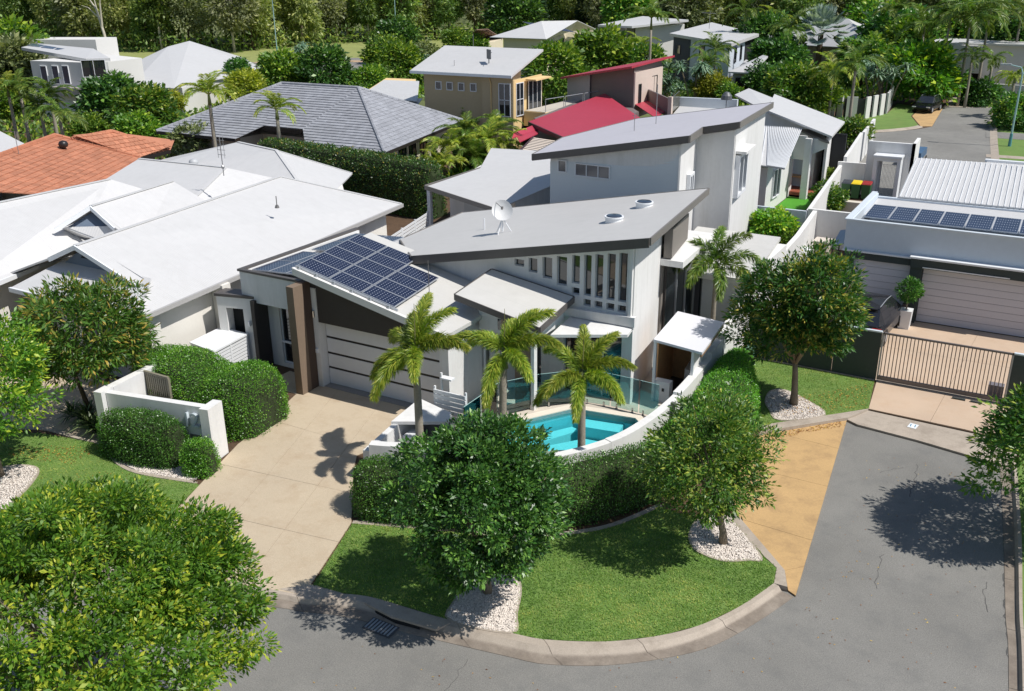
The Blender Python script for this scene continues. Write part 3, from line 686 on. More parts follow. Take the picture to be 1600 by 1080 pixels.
litter(scatter([(-6.3, 26.3), (-4.6, 28.3), (-4.4, 28.1), (-6.2, 26.0)], 260, rngG), -0.075, 0.06, rngG)
litter(scatter([(-7.0, 28.3), (-4.3, 31.6), (-4.1, 29.6), (-6.2, 27.5)], 420, rngG), 0.03, 0.06, rngG)
litter(scatter([(-23.5, 13.4), (-21.8, 15.0), (-20, 14.7), (-22.2, 12.6)], 120, rngG), 0.03, 0.05, rngG)
litter(scatter([(-26.0, 14.2), (-23.4, 15.7), (-23.4, 14.4), (-25.5, 13.8)], 260, rngG), 0.03, 0.06, rngG)
road_o = bpy.data.objects['road']
def crack(pts, w=0.022, seed=1):
    rnd = random.Random(seed); P = []
    for a, b in zip(pts, pts[1:]):
        k = max(2, int(math.dist(a, b)/0.12))
        P += [(a[0]+(b[0]-a[0])*i/k+rnd.uniform(-.045, .045), a[1]+(b[1]-a[1])*i/k+rnd.uniform(-.03, .03)) for i in range(k)]
    P.append(pts[-1]); hw = [w*rnd.uniform(.25, .8) for _ in P]
    L_ = [offset_path(P, h)[i] for i, h in enumerate(hw)]; R_ = [offset_path(P, -h)[i] for i, h in enumerate(hw)]
    ground('crack', strip(L_, R_, -0.1265, -0.1265), mat('crack_tar', srgb(84, 83, 81), 0.95, 0.2), parent=road_o)
crack([(-2.05, 26.6), (-1.98, 25.6), (-1.95, 24.6)], 0.016, 1); crack([(-2.1, 21.4), (-2.05, 20.4), (-1.95, 19.9)], 0.013, 2)
crack([(0.25, 21.4), (0.2, 20.8), (0.35, 20.2)], 0.014, 3); crack([(0.55, 22.3), (0.68, 20.5), (0.9, 18.6)], 0.03, 7)
crack([(-8.9, 13.2), (-8.75, 12.2), (-8.9, 11.2)], 0.008, 5); crack([(-2.4, 26.2), (-2.9, 25.6)], 0.012, 6)
# storm-water inlet in the front kerb
t = thing('storm_drain', 'steel drain grate with bars set in the gutter beside the shaded kerb', 'drain', (-11.0, 13.25, -0.12))
fr = part('frame', MB().box(-11.45, -10.72, 12.92, 13.32, -0.125, -0.106), mat('cast_iron', srgb(70, 72, 76), 0.6, 0.15), t)
for k in range(8): part('bar', MB().box(-11.41+k*0.086, -11.37+k*0.086, 12.95, 13.29, -0.11, -0.094), mat('grate_steel', srgb(140, 146, 152), 0.5, 0.1), t)
part('lintel', MB().prism([(-11.9, 13.72), (-11.85, 13.5), (-11.0, 13.40), (-9.9, 13.52), (-9.75, 13.85)], -0.03, 0.025), CONCRETE, t)
part('opening', MB().prism([(-11.5, 13.45), (-10.3, 13.47), (-10.9, 13.385)], -0.13, -0.031), DARKVOID, t)
# far cul-de-sac
far = [(-13.6, 60), (-13.9, 80.5), (-13.2, 83.5), (-11.3, 88.6), (-10.6, 93.0), (-11.4, 107.0), (-7.0, 108.6), (-6.4, 98.5), (-5.3, 86), (-4.25, 74.8), (-3.4, 62)]
ground('far_road', MB().sheet([(-15.8, 85.5)]+[(-13.6, 60)]+[(-3.4, 62), (-4.25, 74.8), (-5.3, 86), (-6.4, 98.5), (-7.0, 108.6), (-11.4, 107.0), (-10.6, 93.0), (-11.6, 90.6), (-13.6, 88.0)], 0.0), ASPHALT)
ground('far_apron', MB().sheet([(-11.4, 107.0), (-7.0, 108.6), (-7.5, 116), (-11.6, 117)], 0.004), CONCRETE)
ground('far_parking_bay', MB().sheet([(-11.5, 92.6), (-10.62, 93.0), (-11.4, 106.9), (-13.4, 106), (-13.2, 99)], 0.008), YELLOWC)
P1 = smoothstep_path([(-17.0, 86.0), (-15.4, 86.8), (-13.6, 88.2), (-11.9, 90.6), (-11.3, 92.2)], 5)
ground('far_kerb', strip(P1, offset_path(P1, 0.45), 0.05, 0.13, strip(P1, offset_path(P1, -.05), 0.05, 0.0)), CONCRETE)
P2 = [(-3.4, 62), (-4.25, 74.8), (-5.3, 86), (-6.4, 98.5), (-6.9, 107)]
ground('far_gutter', strip(P2, offset_path(P2, -0.55), 0.02, 0.10, strip(P2, offset_path(P2, .02), 0.02, 0.0)), CONCRETE)
ground('far_lawn', MB().sheet([(-16.6, 86.6), (-15.4, 87.2), (-13.7, 88.6), (-12.0, 91.0), (-11.6, 92.5), (-13.3, 98.9), (-13.6, 106), (-16.0, 108), (-15.6, 100), (-20, 95.6)], 0.012), LAWN)
ground('far_verge', MB().sheet([(-2.9, 62), (-3.7, 74.8), (-4.75, 86), (-5.85, 98.5), (-6.3, 107), (4, 107), (6, 60)], 0.012), LAWN)
for y0, y1 in ((88.5, 92.0), (79.0, 80.2), (70, 72.0)): ground('far_crossing', MB().sheet([(-5.6+(y0-86)*-.09, y0), (-5.6+(y1-86)*-.09, y1), (3, y1+.5), (3, y0+.5)], 0.02), CONCRETE if y0 < 85 else ASPHALT)
# park road and grass in front of the woods
ground('park_grass', MB().sheet([(-150, 108), (-88, 112), (-86, 128), (-80, 150), (-75, 215), (-140, 215), (-190, 140)], 0.004), mat('park_turf', srgb(140, 146, 84), 0.95, 0.15, 0.2, 2.0))
ground('park_road', MB().sheet([(-125, 112), (-84, 108), (-83, 116), (-96, 122), (-101, 127), (-106, 131), (-112, 127), (-115, 118)], 0.01), ASPHALT)
ground('park_path', MB().sheet([(-118, 120), (-100, 128), (-93, 126), (-92, 124), (-100, 124.5), (-116, 116)], 0.016), mat('dirt_path', srgb(178, 150, 120), 0.9, 0.1))
# verge on the near side of the street, under the corner tree, and the open ground to the right
near = [(-40, 1.6), (-24, 5.6), (-16, 6.9), (-12, 7.2), (-9, 6.6), (-6.8, 4.6), (-6, 1), (-6, -20), (-40, -20)]
ground('near_verge', MB().sheet(near, -0.015), LAWN)
nk = near[:7]; nb = offset_path(nk, .35); ground('near_kerb', strip(nb, nk, -.115, .0, strip(nk, offset_path(nk, -.18), .0, .0)), CONCRETE)
ground('side_ground', MB().sheet([(5, -40), (90, -40), (90, 124), (6, 124), (4.2, 60), (4.2, 33), (5, 31.6)], -0.012), FARGROUND)

# ------------------------------------------------------------------ helpers for buildings
ROOFWHITE_X = roof_mat('white_roof_ribs_x', srgb(201, 200, 199), 'X')
ROOFWHITE_Y = roof_mat('white_roof_ribs_y', srgb(201, 200, 199), 'Y')
ROOFGREY_Y = roof_mat('pale_grey_roof', srgb(196, 194, 191), 'Y', 0.08, 0.5, 0.03, 0.12)
ROOFLIGHT_Y = roof_mat('light_roof', srgb(200, 198, 193), 'Y', 0.08, 0.5, 0.03, 0.15)
SHADEWALL = WHITEWALL
FRAMEW = mat('white_window_frame', srgb(225, 227, 230), 0.5, 0.03)
FRAMED = mat('dark_window_frame', srgb(46, 46, 48), 0.5, 0.05)
def window(parent, c, w, h, facing, m=None, fm=None, cols=1, rows=1, depth=0.06, fw=0.045, name='window'):
    """framed window standing proud of a wall; c: centre on the wall face; facing: 'x','-x','-y','y'"""
    m = m or GLASS; fm = fm or FRAMEW
    ax, out = {'-y': ((1, 0, 0), (0, -1, 0)), 'y': ((-1, 0, 0), (0, 1, 0)), 'x': ((0, 1, 0), (1, 0, 0)), '-x': ((0, -1, 0), (-1, 0, 0))}[facing] if isinstance(facing, str) else facing
    A, O = Vector(ax), Vector(out); C_ = Vector(c)+O*depth*0.5; mb = MB()
    bar = lambda u, v, hu, hv: mb.obox(C_+A*u+Vector((0, 0, v)), (hu, depth*0.5, hv), A, O, (0, 0, 1))
    bar(0, h/2-fw/2, w/2, fw/2); bar(0, -h/2+fw/2, w/2, fw/2)
    for sx in (-1, 1): bar(sx*(w/2-fw/2), 0, fw/2, h/2-fw)
    for i in range(1, cols): bar(-w/2+w*i/cols, 0, fw*0.4, h/2-fw)
    for j in range(1, rows): bar(0, -h/2+h*j/rows, w/2-fw, fw*0.35)
    f = part(name, mb, fm, parent)
    for i in range(cols):
        p = MB(); u0, u1 = -w/2+w*i/cols, -w/2+w*(i+1)/cols
        p.obox(C_+A*(u0+u1)/2-O*depth*0.22, ((u1-u0)/2-fw*0.35, 0.008, h/2-fw*0.9), A, O, (0, 0, 1))
        part('pane', p, m, f)
    return f
def pane(parent, x0, x1, y0, y1, z0, z1, m=None, name='pane'): return part(name, MB().box(x0, x1, y0, y1, z0, z1), m or GLASS, parent)
SOLAR = None
def solar_mat():
    m, t, p, out = nodes_of('solar_cells')
    tc = t.nodes.new('ShaderNodeTexCoord'); sp = t.nodes.new('ShaderNodeSeparateXYZ'); t.links.new(tc.outputs['UV'], sp.inputs[0])
    def cell(sock, k, wd):
        a = N(t, 'ShaderNodeMath', operation='MULTIPLY'); a.inputs[1].default_value = k; t.links.new(sock, a.inputs[0])
        b = N(t, 'ShaderNodeMath', operation='FRACT'); t.links.new(a.outputs[0], b.inputs[0])
        c = N(t, 'ShaderNodeMath', operation='SUBTRACT'); c.inputs[1].default_value = 0.5; t.links.new(b.outputs[0], c.inputs[0])
        d = N(t, 'ShaderNodeMath', operation='ABSOLUTE'); t.links.new(c.outputs[0], d.inputs[0]); return d.outputs[0]
    du, dv = cell(sp.outputs[0], 10, .04), cell(sp.outputs[1], 6, .04)
    mx = N(t, 'ShaderNodeMath', operation='MAXIMUM'); t.links.new(du, mx.inputs[0]); t.links.new(dv, mx.inputs[1])
    ln = N(t, 'ShaderNodeMath', operation='GREATER_THAN'); ln.inputs[1].default_value = 0.465; t.links.new(mx.outputs[0], ln.inputs[0])
    sm = N(t, 'ShaderNodeMath', operation='ADD'); t.links.new(du, sm.inputs[0]); t.links.new(dv, sm.inputs[1])
    dm = N(t, 'ShaderNodeMath', operation='GREATER_THAN'); dm.inputs[1].default_value = 0.84; t.links.new(sm.outputs[0], dm.inputs[0])
    geo = t.nodes.new('ShaderNodeNewGeometry')
    n = N(t, 'ShaderNodeTexNoise', Scale=1.2, Detail=3.0); t.links.new(geo.outputs['Position'], n.inputs['Vector'])
    base = mixcol(t, n.outputs[0], srgb(20, 25, 42), srgb(42, 50, 76))
    oi = t.nodes.new('ShaderNodeObjectInfo'); base = mixcol(t, oi.outputs['Random'], base, srgb(32, 38, 60))
    c1 = mixcol(t, ln.outputs[0], base, srgb(72, 80, 104)); c2 = mixcol(t, dm.outputs[0], c1, srgb(176, 182, 194))
    t.links.new(c2, p.inputs['Base Color']); p.inputs['Roughness'].default_value = 0.16; p.inputs['Specular IOR Level'].default_value = 0.55
    MATS['solar_cells'] = m; return m
SOLAR = solar_mat()
ALU = mat('aluminium_frame', srgb(180, 184, 190), 0.35, 0.04, metal=0.4)
def solar_panel(parent, o, u, v, m=None):
    """one panel: corner o, edge vectors u (long) and v; frame is a sub-part"""
    o, u, v = Vector(o), Vector(u), Vector(v); n = u.cross(v).normalized(); org = Vector(ORG[parent.name])
    me = bpy.data.meshes.new('panel'); ue, ve = u.normalized()*0.018, v.normalized()*0.018
    P = [o+ue+ve, o+u-ue+ve, o+u+v-ue-ve, o+v+ue-ve]
    top = [q+n*0.028-org for q in P]; bot = [q-n*0.005-org for q in P]
    me.from_pydata(bot+top, [], [(0, 1, 2, 3)[::-1], (4, 5, 6, 7), (0, 1, 5, 4), (1, 2, 6, 5), (2, 3, 7, 6), (3, 0, 4, 7)])
    uv = me.uv_layers.new(name='uv'); q = {0: (0, 0), 1: (1, 0), 2: (1, 1), 3: (0, 1)}
    for l in me.loops: uv.data[l.index].uv = q[l.vertex_index % 4]
    me.materials.append(m or SOLAR); pn = link('panel', me, parent); ORG[pn.name] = tuple(org)
    f = MB(); c = o+(u+v)/2+n*0.012; uu, vv = u.normalized(), v.normalized(); hu, hv = u.length/2, v.length/2
    for s in (-1, 1):
        f.obox(c+vv*s*(hv-0.011), (hu-0.002, 0.011, 0.022), uu, vv, n); f.obox(c+uu*s*(hu-0.011), (0.011, hv-0.024, 0.022), uu, vv, n)
    part('panel_frame', f, ALU, pn)
    return pn

# ------------------------------------------------------------------ the corner house
H = thing('modern_house', 'white rendered house with butterfly skillion roofs, solar garage and courtyard pool on the corner', 'house', (-15.5, 26, 0))
BROWN = mat('brown_render', srgb(124, 107, 91), 0.8, 0.06, 0.6, 10, bump=0.05, bscale=90)
CHAR = mat('charcoal_render', srgb(62, 58, 55), 0.8, 0.08, 0.6, 10)
zg = lambda x, y=0: 4.23-0.21*(x+21.1)
# garage body behind the door, with the fascia wedge over it
gb = MB().prism([(-20.60, 22.85), (-15.47, 22.85), (-15.47, 26.05), (-18.9, 26.6), (-20.60, 26.6)], 0, lambda x, y: zg(x)-0.2)
part('garage_wall', gb, WHITEWALL, H)
wd = MB().add([(-20.95, 22.34, 2.36), (-15.40, 22.34, 2.36), (-15.40, 22.34, zg(-15.40)-0.12), (-20.95, 22.34, zg(-20.95)-0.12), (-20.95, 22.84, 2.36), (-15.40, 22.84, 2.36), (-15.40, 22.84, zg(-15.40)-0.12), (-20.95, 22.84, zg(-20.95)-0.12)],
              [(0, 1, 2, 3), (7, 6, 5, 4), (0, 4, 5, 1), (1, 5, 6, 2), (2, 6, 7, 3), (3, 7, 4, 0)])
part('gable_infill', wd, CHAR, H)
part('column', MB().box(-20.85, -20.60, 22.30, 22.66, 0, 3.55), WHITEWALL, H)
part('end_wall', MB().box(-15.78, -15.44, 22.42, 22.84, 0, 2.36), WHITEWALL, H)
part('wing_wall', MB().box(-21.05, -20.75, 21.44, 21.89, 0, 3.80), BROWN, H); part('wing_wall', MB().box(-21.05, -20.78, 21.892, 22.28, 0, 3.82), mat('brown_render_shaded', srgb(84, 68, 58), .8, .06, .6, 10), H, 'rear half of the wing wall, fascia shade painted in darker brown')  # rear half: shadow of the roof fascia painted as darker brown
DOORW = mat('garage_door_white', srgb(214, 214, 216), 0.6, 0.03, 0.4, 5.0, bump=0.06, bscale=60)
gd = part('garage_door', MB().box(-20.60, -15.78, 22.672, 22.78, 0.02, 2.36), mat('door_groove', srgb(40, 36, 34), 0.6, 0.05), H)
hs = [0.03, 0.585, 0.665, 1.125, 1.205, 1.705, 1.785, 2.35]
for k in range(0, 8, 2): part('door_panel', MB().box(-20.585, -15.79, 22.655, 22.71, hs[k], hs[k+1]), DOORW, gd)
part('threshold', MB().box(-20.6, -15.45, 22.35, 22.70, -0.02, 0.018), mat('threshold_concrete', srgb(150, 146, 142), 0.8), H)
lt = part('wall_light', MB().lathe((-20.72, 22.25, 2.55), [(0.05, 0), (0.05, 0.22)], 10), STEEL, H)
part('sensor', MB().box(-20.76, -20.68, 22.24, 22.31, 1.25, 1.4), WHITEMETAL, H)
rf = part('garage_roof', MB().slab([(x, y, zg(x)) for x, y in ((-21.16, 22.0), (-15.2, 22.0), (-15.2, 24.3), (-15.98, 24.6), (-15.98, 25.98), (-18.95, 25.98), (-19.3, 26.6), (-21.6, 26.6))], 0.12), ROOFLIGHT_Y, H)
part('roof_fascia', MB().slab([(x, y, zg(x)+0.03) for x, y in ((-21.19, 21.94), (-15.17, 21.94), (-15.17, 22.06), (-21.19, 22.06))], 0.24), mat('white_fascia', srgb(224, 222, 218), 0.5, 0.03), H)
# garage side wall and slot window facing the pool
sw = MB().wall((-15.46, 22.85), (0, 1), 0.2, 1.75, 0, 2.9, [(0.40, 0.72, 0.05, 2.5)])
part('side_wall', sw, WHITEWALL, H)
pane(H, -15.6, -15.56, 23.22, 23.6, 0.05, 2.5, GLASS, 'window')
part('pier', MB().box(-15.3, -14.9, 24.62, 26.05, 0, 3.25), WHITEWALL, H)
# main two-level block
zm = lambda x, y=0: 5.8+0.2*(x+10.2)
wins = [(-15.16, -14.79, 4.13, 4.36), (-14.62, -14.29, 3.99, 4.47), (-14.10, -13.74, 3.86, 4.57), (-13.57, -13.20, 3.70, 4.67), (-13.02, -12.74, 3.84, 4.78), (-12.59, -12.33, 3.49, 4.85), (-12.20, -11.92, 3.48, 4.92), (-11.78, -11.50, 3.48, 5.00), (-11.38, -11.10, 3.48, 5.08)]
small = [(-13.02, -12.74, 3.46, 3.70), (-12.59, -12.33, 3.14, 3.37), (-12.20, -11.92, 3.14, 3.37), (-11.78, -11.50, 3.14, 3.37), (-11.38, -11.10, 3.13, 3.36)]
doors = [(-14.8, -14.15, 0.0, 2.45), (-13.3, -11.2, 0.0, 2.4)]
op = [(a+19.0, b+19.0, c, d) for a, b, c, d in wins+small+doors]
fw_ = MB().wall((-19.0, 26.09), (1, 0), 0.22, 19.0-10.84, 0, lambda u: zm(u-19.0)-0.30, op)
part('front_wall', fw_, WHITEWALL, H)
fr = MB(); fw = 0.022
for a, b, c, d in wins+small:
    fr.box(a, a+fw, 26.20, 26.25, c, d); fr.box(b-fw, b, 26.20, 26.25, c, d); fr.box(a+fw, b-fw, 26.20, 26.25, c, c+fw); fr.box(a+fw, b-fw, 26.20, 26.25, d-fw, d)
    w_ = part('window', MB().box(a-0.02, b+0.02, 26.215, 26.235, c-0.02, d+0.02), GLASS, H)
part('window_frames', fr, ALU, H)
for a, b, c, d in doors:
    w_ = part('sliding_door', MB().box(a, b, 26.24, 26.26, c, d), GLASS, H)
    k = 3 if b-a > 1 else 1
    for i in range(k+1): part('door_frame', MB().box(a+(b-a)*i/k-0.025, a+(b-a)*i/k+0.025, 26.19, 26.255, c, d), ALU, w_)
body = MB().prism([(-18.9, 26.45), (-11.08, 26.45), (-11.70, 29.75), (-11.85, 30.6), (-12.1, 33.4), (-22.0, 33.8), (-21.6, 29.2), (-18.9, 26.9)], 0, lambda x, y: zm(x)-0.31)
part('core_wall', body, WHITEWALL, H)
part('right_wall', MB().prism([(-10.875, 26.313), (-11.09, 26.313), (-11.72, 29.9), (-11.48, 29.95)], 0, lambda x, y: zm(x)-0.32), WHITEWALL, H)
part('wall_fin', MB().box(-10.98, -10.88, 25.97, 26.088, 2.9, 5.32), WHITEWALL, H)
roof_m = [(-19.0, 25.58), (-10.2, 25.58), (-11.32, 34.05), (-22.55, 34.3), (-22.05, 29.0)]
part('main_roof', MB().slab([(x, y, zm(x)) for x, y in roof_m], 0.06), ROOFGREY_Y, H)
def fascia(mb, pts, zf, h, th=0.05, drop=0.0):
    for p, q in zip(pts, pts[1:]):
        d = Vector((q[0]-p[0], q[1]-p[1], 0)).normalized(); n = Vector((d.y, -d.x, 0))*th
        a0, a1 = Vector((p[0], p[1], zf(*p)+0.02-drop)), Vector((q[0], q[1], zf(*q)+0.02-drop))
        vs = [a0, a1, a1+n, a0+n]; vs = vs+[v-Vector((0, 0, h)) for v in vs]
        mb.add(vs, [(0, 1, 2, 3)[::-1], (4, 5, 6, 7), (0, 1, 5, 4), (1, 2, 6, 5), (2, 3, 7, 6), (3, 0, 4, 7)])
    return mb
part('roof_edge', fascia(MB(), [roof_m[0], roof_m[1]], zm, 0.30), TRIM, H)
part('roof_edge', fascia(MB(), [roof_m[1], roof_m[2], roof_m[3], roof_m[4], roof_m[0]], zm, 0.24), mat('mid_fascia', srgb(120, 116, 112), 0.5, 0.06), H)
part('soffit', MB().slab([(x, y, zm(x)-0.08) for x, y in ((-18.9, 25.62), (-10.3, 25.62), (-11.4, 34.0), (-22.4, 34.2), (-21.9, 29.0))], 0.14), mat('soffit_white', srgb(200, 204, 212), 0.8, 0.03), H)
# brown-grey box hung on the right wall, slab canopy under it, glazed corner behind the pavilion
part('bay_box', MB().prism([(-11.36, 29.85), (-11.06, 29.85), (-11.5, 32.6), (-12.0, 32.6)], 3.96, lambda x, y: zm(x)-0.62), mat('taupe_cladding', srgb(126, 120, 114), 0.7, 0.05), H)
part('canopy', MB().prism([(-11.46, 29.80), (-10.62, 29.80), (-10.75, 32.0), (-10.75, 34.0), (-12.0, 34.0)], 3.68, 3.90), WHITEWALL, H)
gl = part('corner_glazing', MB().prism([(-11.42, 30.1), (-11.36, 30.1), (-11.10, 33.4), (-11.6, 33.4)], 0.0, 3.68), GLASS, H)
for f in (0.0, 0.28, 0.52, 0.76, 1.0): part('mullion', MB().box(-11.38+0.27*f, -11.31+0.27*f, 30.08+3.25*f, 30.14+3.25*f, 0, 3.68), ALU if f else CHAR, gl)
part('return_wall', MB().box(-11.7, -11.40, 29.9, 30.12, 0, 3.68), MATS['taupe_cladding'], H)
# raised small roof over the lounge, and pool awning
sr = [(-15.84, 23.5, 3.76), (-12.80, 23.5, 3.18), (-12.86, 25.92, 3.44), (-15.95, 25.92, 3.92)]
part('lounge_roof', MB().slab(sr, 0.05), ROOFLIGHT_Y, H)
zs = lambda x, y=0: 3.76-0.19*(x+15.84)+0.08*(y-23.5)/2.4*2
e = MB()
for p, q in ((0, 1), (1, 2), (3, 0), (2, 3)):
    a, b = Vector(sr[p]), Vector(sr[q]); d = (b-a).normalized(); n = Vector((d.y, -d.x, 0)).normalized()*0.04; vs = [a, b, b+n, a+n]; vs = [v+Vector((0, 0, .015)) for v in vs]+[v-Vector((0, 0, .19)) for v in vs]
    e.add(vs, [(3, 2, 1, 0), (4, 5, 6, 7), (0, 1, 5, 4), (1, 2, 6, 5), (2, 3, 7, 6), (3, 0, 4, 7)])
part('lounge_roof_edge', e, TRIM, H)
part('lounge_wall', MB().add([(-15.3, 24.05, 2.5), (-13.2, 24.05, 2.5), (-13.2, 24.05, 3.02), (-15.3, 24.05, 3.42), (-15.3, 25.9, 2.5), (-13.2, 25.9, 2.5), (-13.2, 25.9, 3.2), (-15.3, 25.9, 3.6)], [(0, 1, 2, 3), (7, 6, 5, 4), (0, 4, 5, 1), (1, 5, 6, 2), (2, 6, 7, 3), (3, 7, 4, 0)]), WHITEWALL, H)
part('highlight_window', MB().box(-14.6, -13.5, 24.03, 24.055, 2.62, 2.98), GLASS, H)
part('awning', MB().slab([(-13.0, 26.06, 2.74), (-10.80, 26.06, 2.74), (-10.80, 25.60, 2.62), (-13.0, 24.6, 2.55)], 0.10), WHITEWALL, H)
part('beam', MB().add([(-13.6, 25.92, 2.75), (-10.72, 25.92, 2.75), (-10.72, 25.92, 3.08), (-13.6, 25.92, 3.0), (-13.6, 26.08, 2.75), (-10.72, 26.08, 2.75), (-10.72, 26.08, 3.08), (-13.6, 26.08, 3.0)], [(0, 1, 2, 3), (7, 6, 5, 4), (0, 4, 5, 1), (1, 5, 6, 2), (2, 6, 7, 3), (3, 7, 4, 0)]), WHITEWALL, H)
part('lounge_fin', MB().box(-14.07, -13.48, 24.18, 24.30, 0, 2.5), BROWN, H)
part('lounge_post', MB().box(-13.46, -13.34, 24.14, 24.34, 0, 2.9), WHITEWALL, H)
part('downpipe', MB().pipe([(-11.62, 29.7, 5.1), (-11.5, 29.72, 4.9), (-11.46, 29.72, 0.0)], 0.04, 8), WHITEMETAL, H); part('downpipe', MB().pipe([(-15.36, 24.45, 2.75), (-15.40, 24.45, 0.0)], 0.04, 8), WHITEMETAL, H)
part('flue', MB().tube((-16.9, 23.6, zg(-16.9)), (-16.9, 23.6, zg(-16.9)+1.35), 0.012, n=6), GREYMETAL, H)
# left entrance volume: parapet box with tilted roof inside
part('entry_wall', MB().prism([(-24.22, 22.5), (-21.06, 22.5), (-21.06, 22.72), (-24.02, 22.72), (-24.02, 28.9), (-24.22, 28.9)], lambda x, y: 2.5 if y < 22.8 else 0.0, 3.58), WHITEWALL, H)
part('parapet_cap', MB().prism([(-24.27, 22.45), (-21.2, 22.45), (-21.2, 22.6), (-24.1, 22.6), (-24.1, 29.0), (-24.27, 29.0)], 3.58, 3.66), TRIM, H)
ze = lambda x, y=0: 3.62+0.0*x
part('entry_roof', MB().slab([(-24.09, 22.62, 3.38), (-21.2, 22.62, 3.38), (-21.2, 28.9, 3.42), (-24.09, 28.9, 3.42)], 0.1), ROOFWHITE_Y, H)
ew = MB().wall((-24.0, 23.02), (1, 0), 0.2, 2.95, 0, 3.2, [(0.95, 1.75, 0.15, 2.62)])
part('entry_wall', ew, WHITEWALL, H)
window(H, (-22.65, 23.14, 1.39), 0.8, 2.46, '-y', cols=2, rows=1, depth=0.05)
part('entry_rail', MB().box(-23.05, -22.25, 23.02, 23.08, 0.95, 1.02), WHITEMETAL, H)
part('entry_canopy', MB().box(-23.95, -21.07, 22.6, 23.0, 2.68, 2.80), WHITEWALL, H)
part('entry_screen', MB().box(-23.72, -23.55, 22.35, 23.0, 0, 2.6), CHAR, H)
pt = MB().wall((-25.15, 22.15), (0.968, 0.25), 0.5, 1.5, 0, 2.62, [(0.34, 1.02, -0.1, 2.2)])
part('portal', pt, WHITEWALL, H); part('portal_cap', MB().prism([(-25.2, 22.10), (-23.65, 22.50), (-23.8, 23.1), (-25.35, 22.72)], 2.62, 2.72), TRIM, H)
part('portal_door', MB().prism([(-25.1, 22.6), (-23.8, 22.92), (-23.85, 23.0), (-25.15, 22.68)], 0, 2.2), DARKVOID, H)
part('portal_light', MB().box(-23.96, -23.88, 22.36, 22.44, 1.6, 1.78), WHITEMETAL, H)
# roof fittings
for x, y in ((-12.85, 28.9), (-12.75, 31.3)):
    z = zm(x); d = part('roof_vent', MB().lathe((x, y, z-0.06), [(0.30, 0), (0.30, 0.20), (0.33, 0.21), (0.33, 0.25)], 24), WHITEMETAL, H)
    part('vent_glass', MB().lathe((x, y, z+0.185), [(0.28, 0), (0.25, 0.03), (0.05, 0.045)], 24), glass_dark('skylight_glass', (0.03, 0.04, 0.06, 1), 0.08), d)
AH = mat('antenna_metal', srgb(150, 150, 152), 0.4, 0.05, metal=0.6)
part('vent_pipe', MB().pipe([(-18.5, 29.6, zm(-18.5)-.05), (-18.5, 29.6, zm(-18.5)+0.42)], 0.025, 8), WHITEMETAL, H)
d = thing('satellite_dish', 'white satellite dish on a tripod standing on the low end of the grey skillion roof', 'satellite dish', (-17.1, 28.6, zm(-17.1)))
bx, by, bz = -17.1, 28.6, zm(-17.1)
part('tripod', MB().pipe([(bx, by, bz+0.55), (bx-0.32, by+0.12, bz-0.05)], 0.018).pipe([(bx, by, bz+0.55), (bx+0.3, by+0.1, bz+0.06)], 0.018).pipe([(bx, by, bz+0.55), (bx, by-0.34, bz)], 0.018).pipe([(bx, by, bz+0.05), (bx, by, bz+0.75)], 0.03), WHITEMETAL, d)
dd = Vector((0.42, -0.75, 0.45)).normalized(); du = dd.orthogonal().normalized(); dv = dd.cross(du); dish = MB(); c0 = Vector((bx, by, bz+0.8)); rings = []
for i in range(7):
    r_ = 0.37*i/6; rings.append([c0+du*math.cos(a*math.pi/14)*r_+dv*math.sin(a*math.pi/14)*r_*1.05+dd*(0.12*(i/6)**2) for a in range(28)])
dish.add([v for g_ in rings for v in g_], [(i*28+a, i*28+(a+1) % 28, (i+1)*28+(a+1) % 28, (i+1)*28+a) for i in range(6) for a in range(28)])
part('dish', dish, mat('dish_mesh', srgb(205, 205, 205), 0.5, 0.05), d, smooth=True)
part('feed_arm', MB().pipe([c0-dv*0.36+dd*.1, c0+dd*0.42], 0.012).lathe(tuple(c0+dd*0.42), [(0.04, -0.05), (0.05, 0.05)], 10), GREYMETAL, d)
# solar arrays: each panel a part
sa = thing('solar_array', 'blue solar array of fourteen panels tilted on the garage roof', 'solar panels', (-19.3, 24, 3.9))
pz = lambda x, y: zg(x)+0.10
ux, vy = 1.27, 0.735
for i in range(3):
    for j in range(5 if i < 2 else 4):
        x0, y0 = -21.08+i*(ux+0.035)-0.0*j, 22.12+j*(vy+0.012)
        p0 = (x0-0.10*j*0.9, y0, pz(x0-0.10*j*0.9, y0)); x1 = x0-0.10*j*0.9+ux; p1 = (x1, y0, pz(x1, y0))
        x2 = x0-0.10*(j+1)*0.9; p2 = (x2, y0+vy, pz(x2, y0+vy))
        solar_panel(sa, p0, Vector(p1)-Vector(p0), Vector(p2)-Vector(p0))
rail = MB()
for j, yy in enumerate((22.10, 25.80)):
    x0, x1 = (-21.1, -17.1) if j == 0 else (-21.4, -18.7)
    part('mounting_rail', MB().obox(((x0+x1)/2, yy, zg((x0+x1)/2)+0.07), ((x1-x0)/2*1.02, 0.025, 0.03), (1, 0, -0.21), (0, 1, 0), (0.21, 0, 1)), ALU, sa)
for k in range(6): part('bracket', MB().box(-21.0+k*0.72, -20.93+k*0.72, 22.01, 22.09, zg(-21.0+k*0.72)-0.01, zg(-21.0+k*0.72)+0.13), ALU, sa)
sb = thing('solar_array', 'blue solar array lying lower, on the flat entrance roof behind the grey parapet', 'solar panels', (-22.8, 25.5, 3.5))
for g_, (x0, y0) in enumerate(((-23.95, 22.85), (-23.85, 25.85))):
    for i in range(3):
        for j in range(2): solar_panel(sb, (x0+i*0.80, y0+j*1.33, 3.62+0.03*g_), (0, 1.30, 0.0), (-0.0, 0, 0)) if False else solar_panel(sb, (x0+(i+1)*0.80-0.02, y0+j*1.33, 3.60+0.05*i), (0, 1.30, 0.0), (-0.78, 0, -0.05))
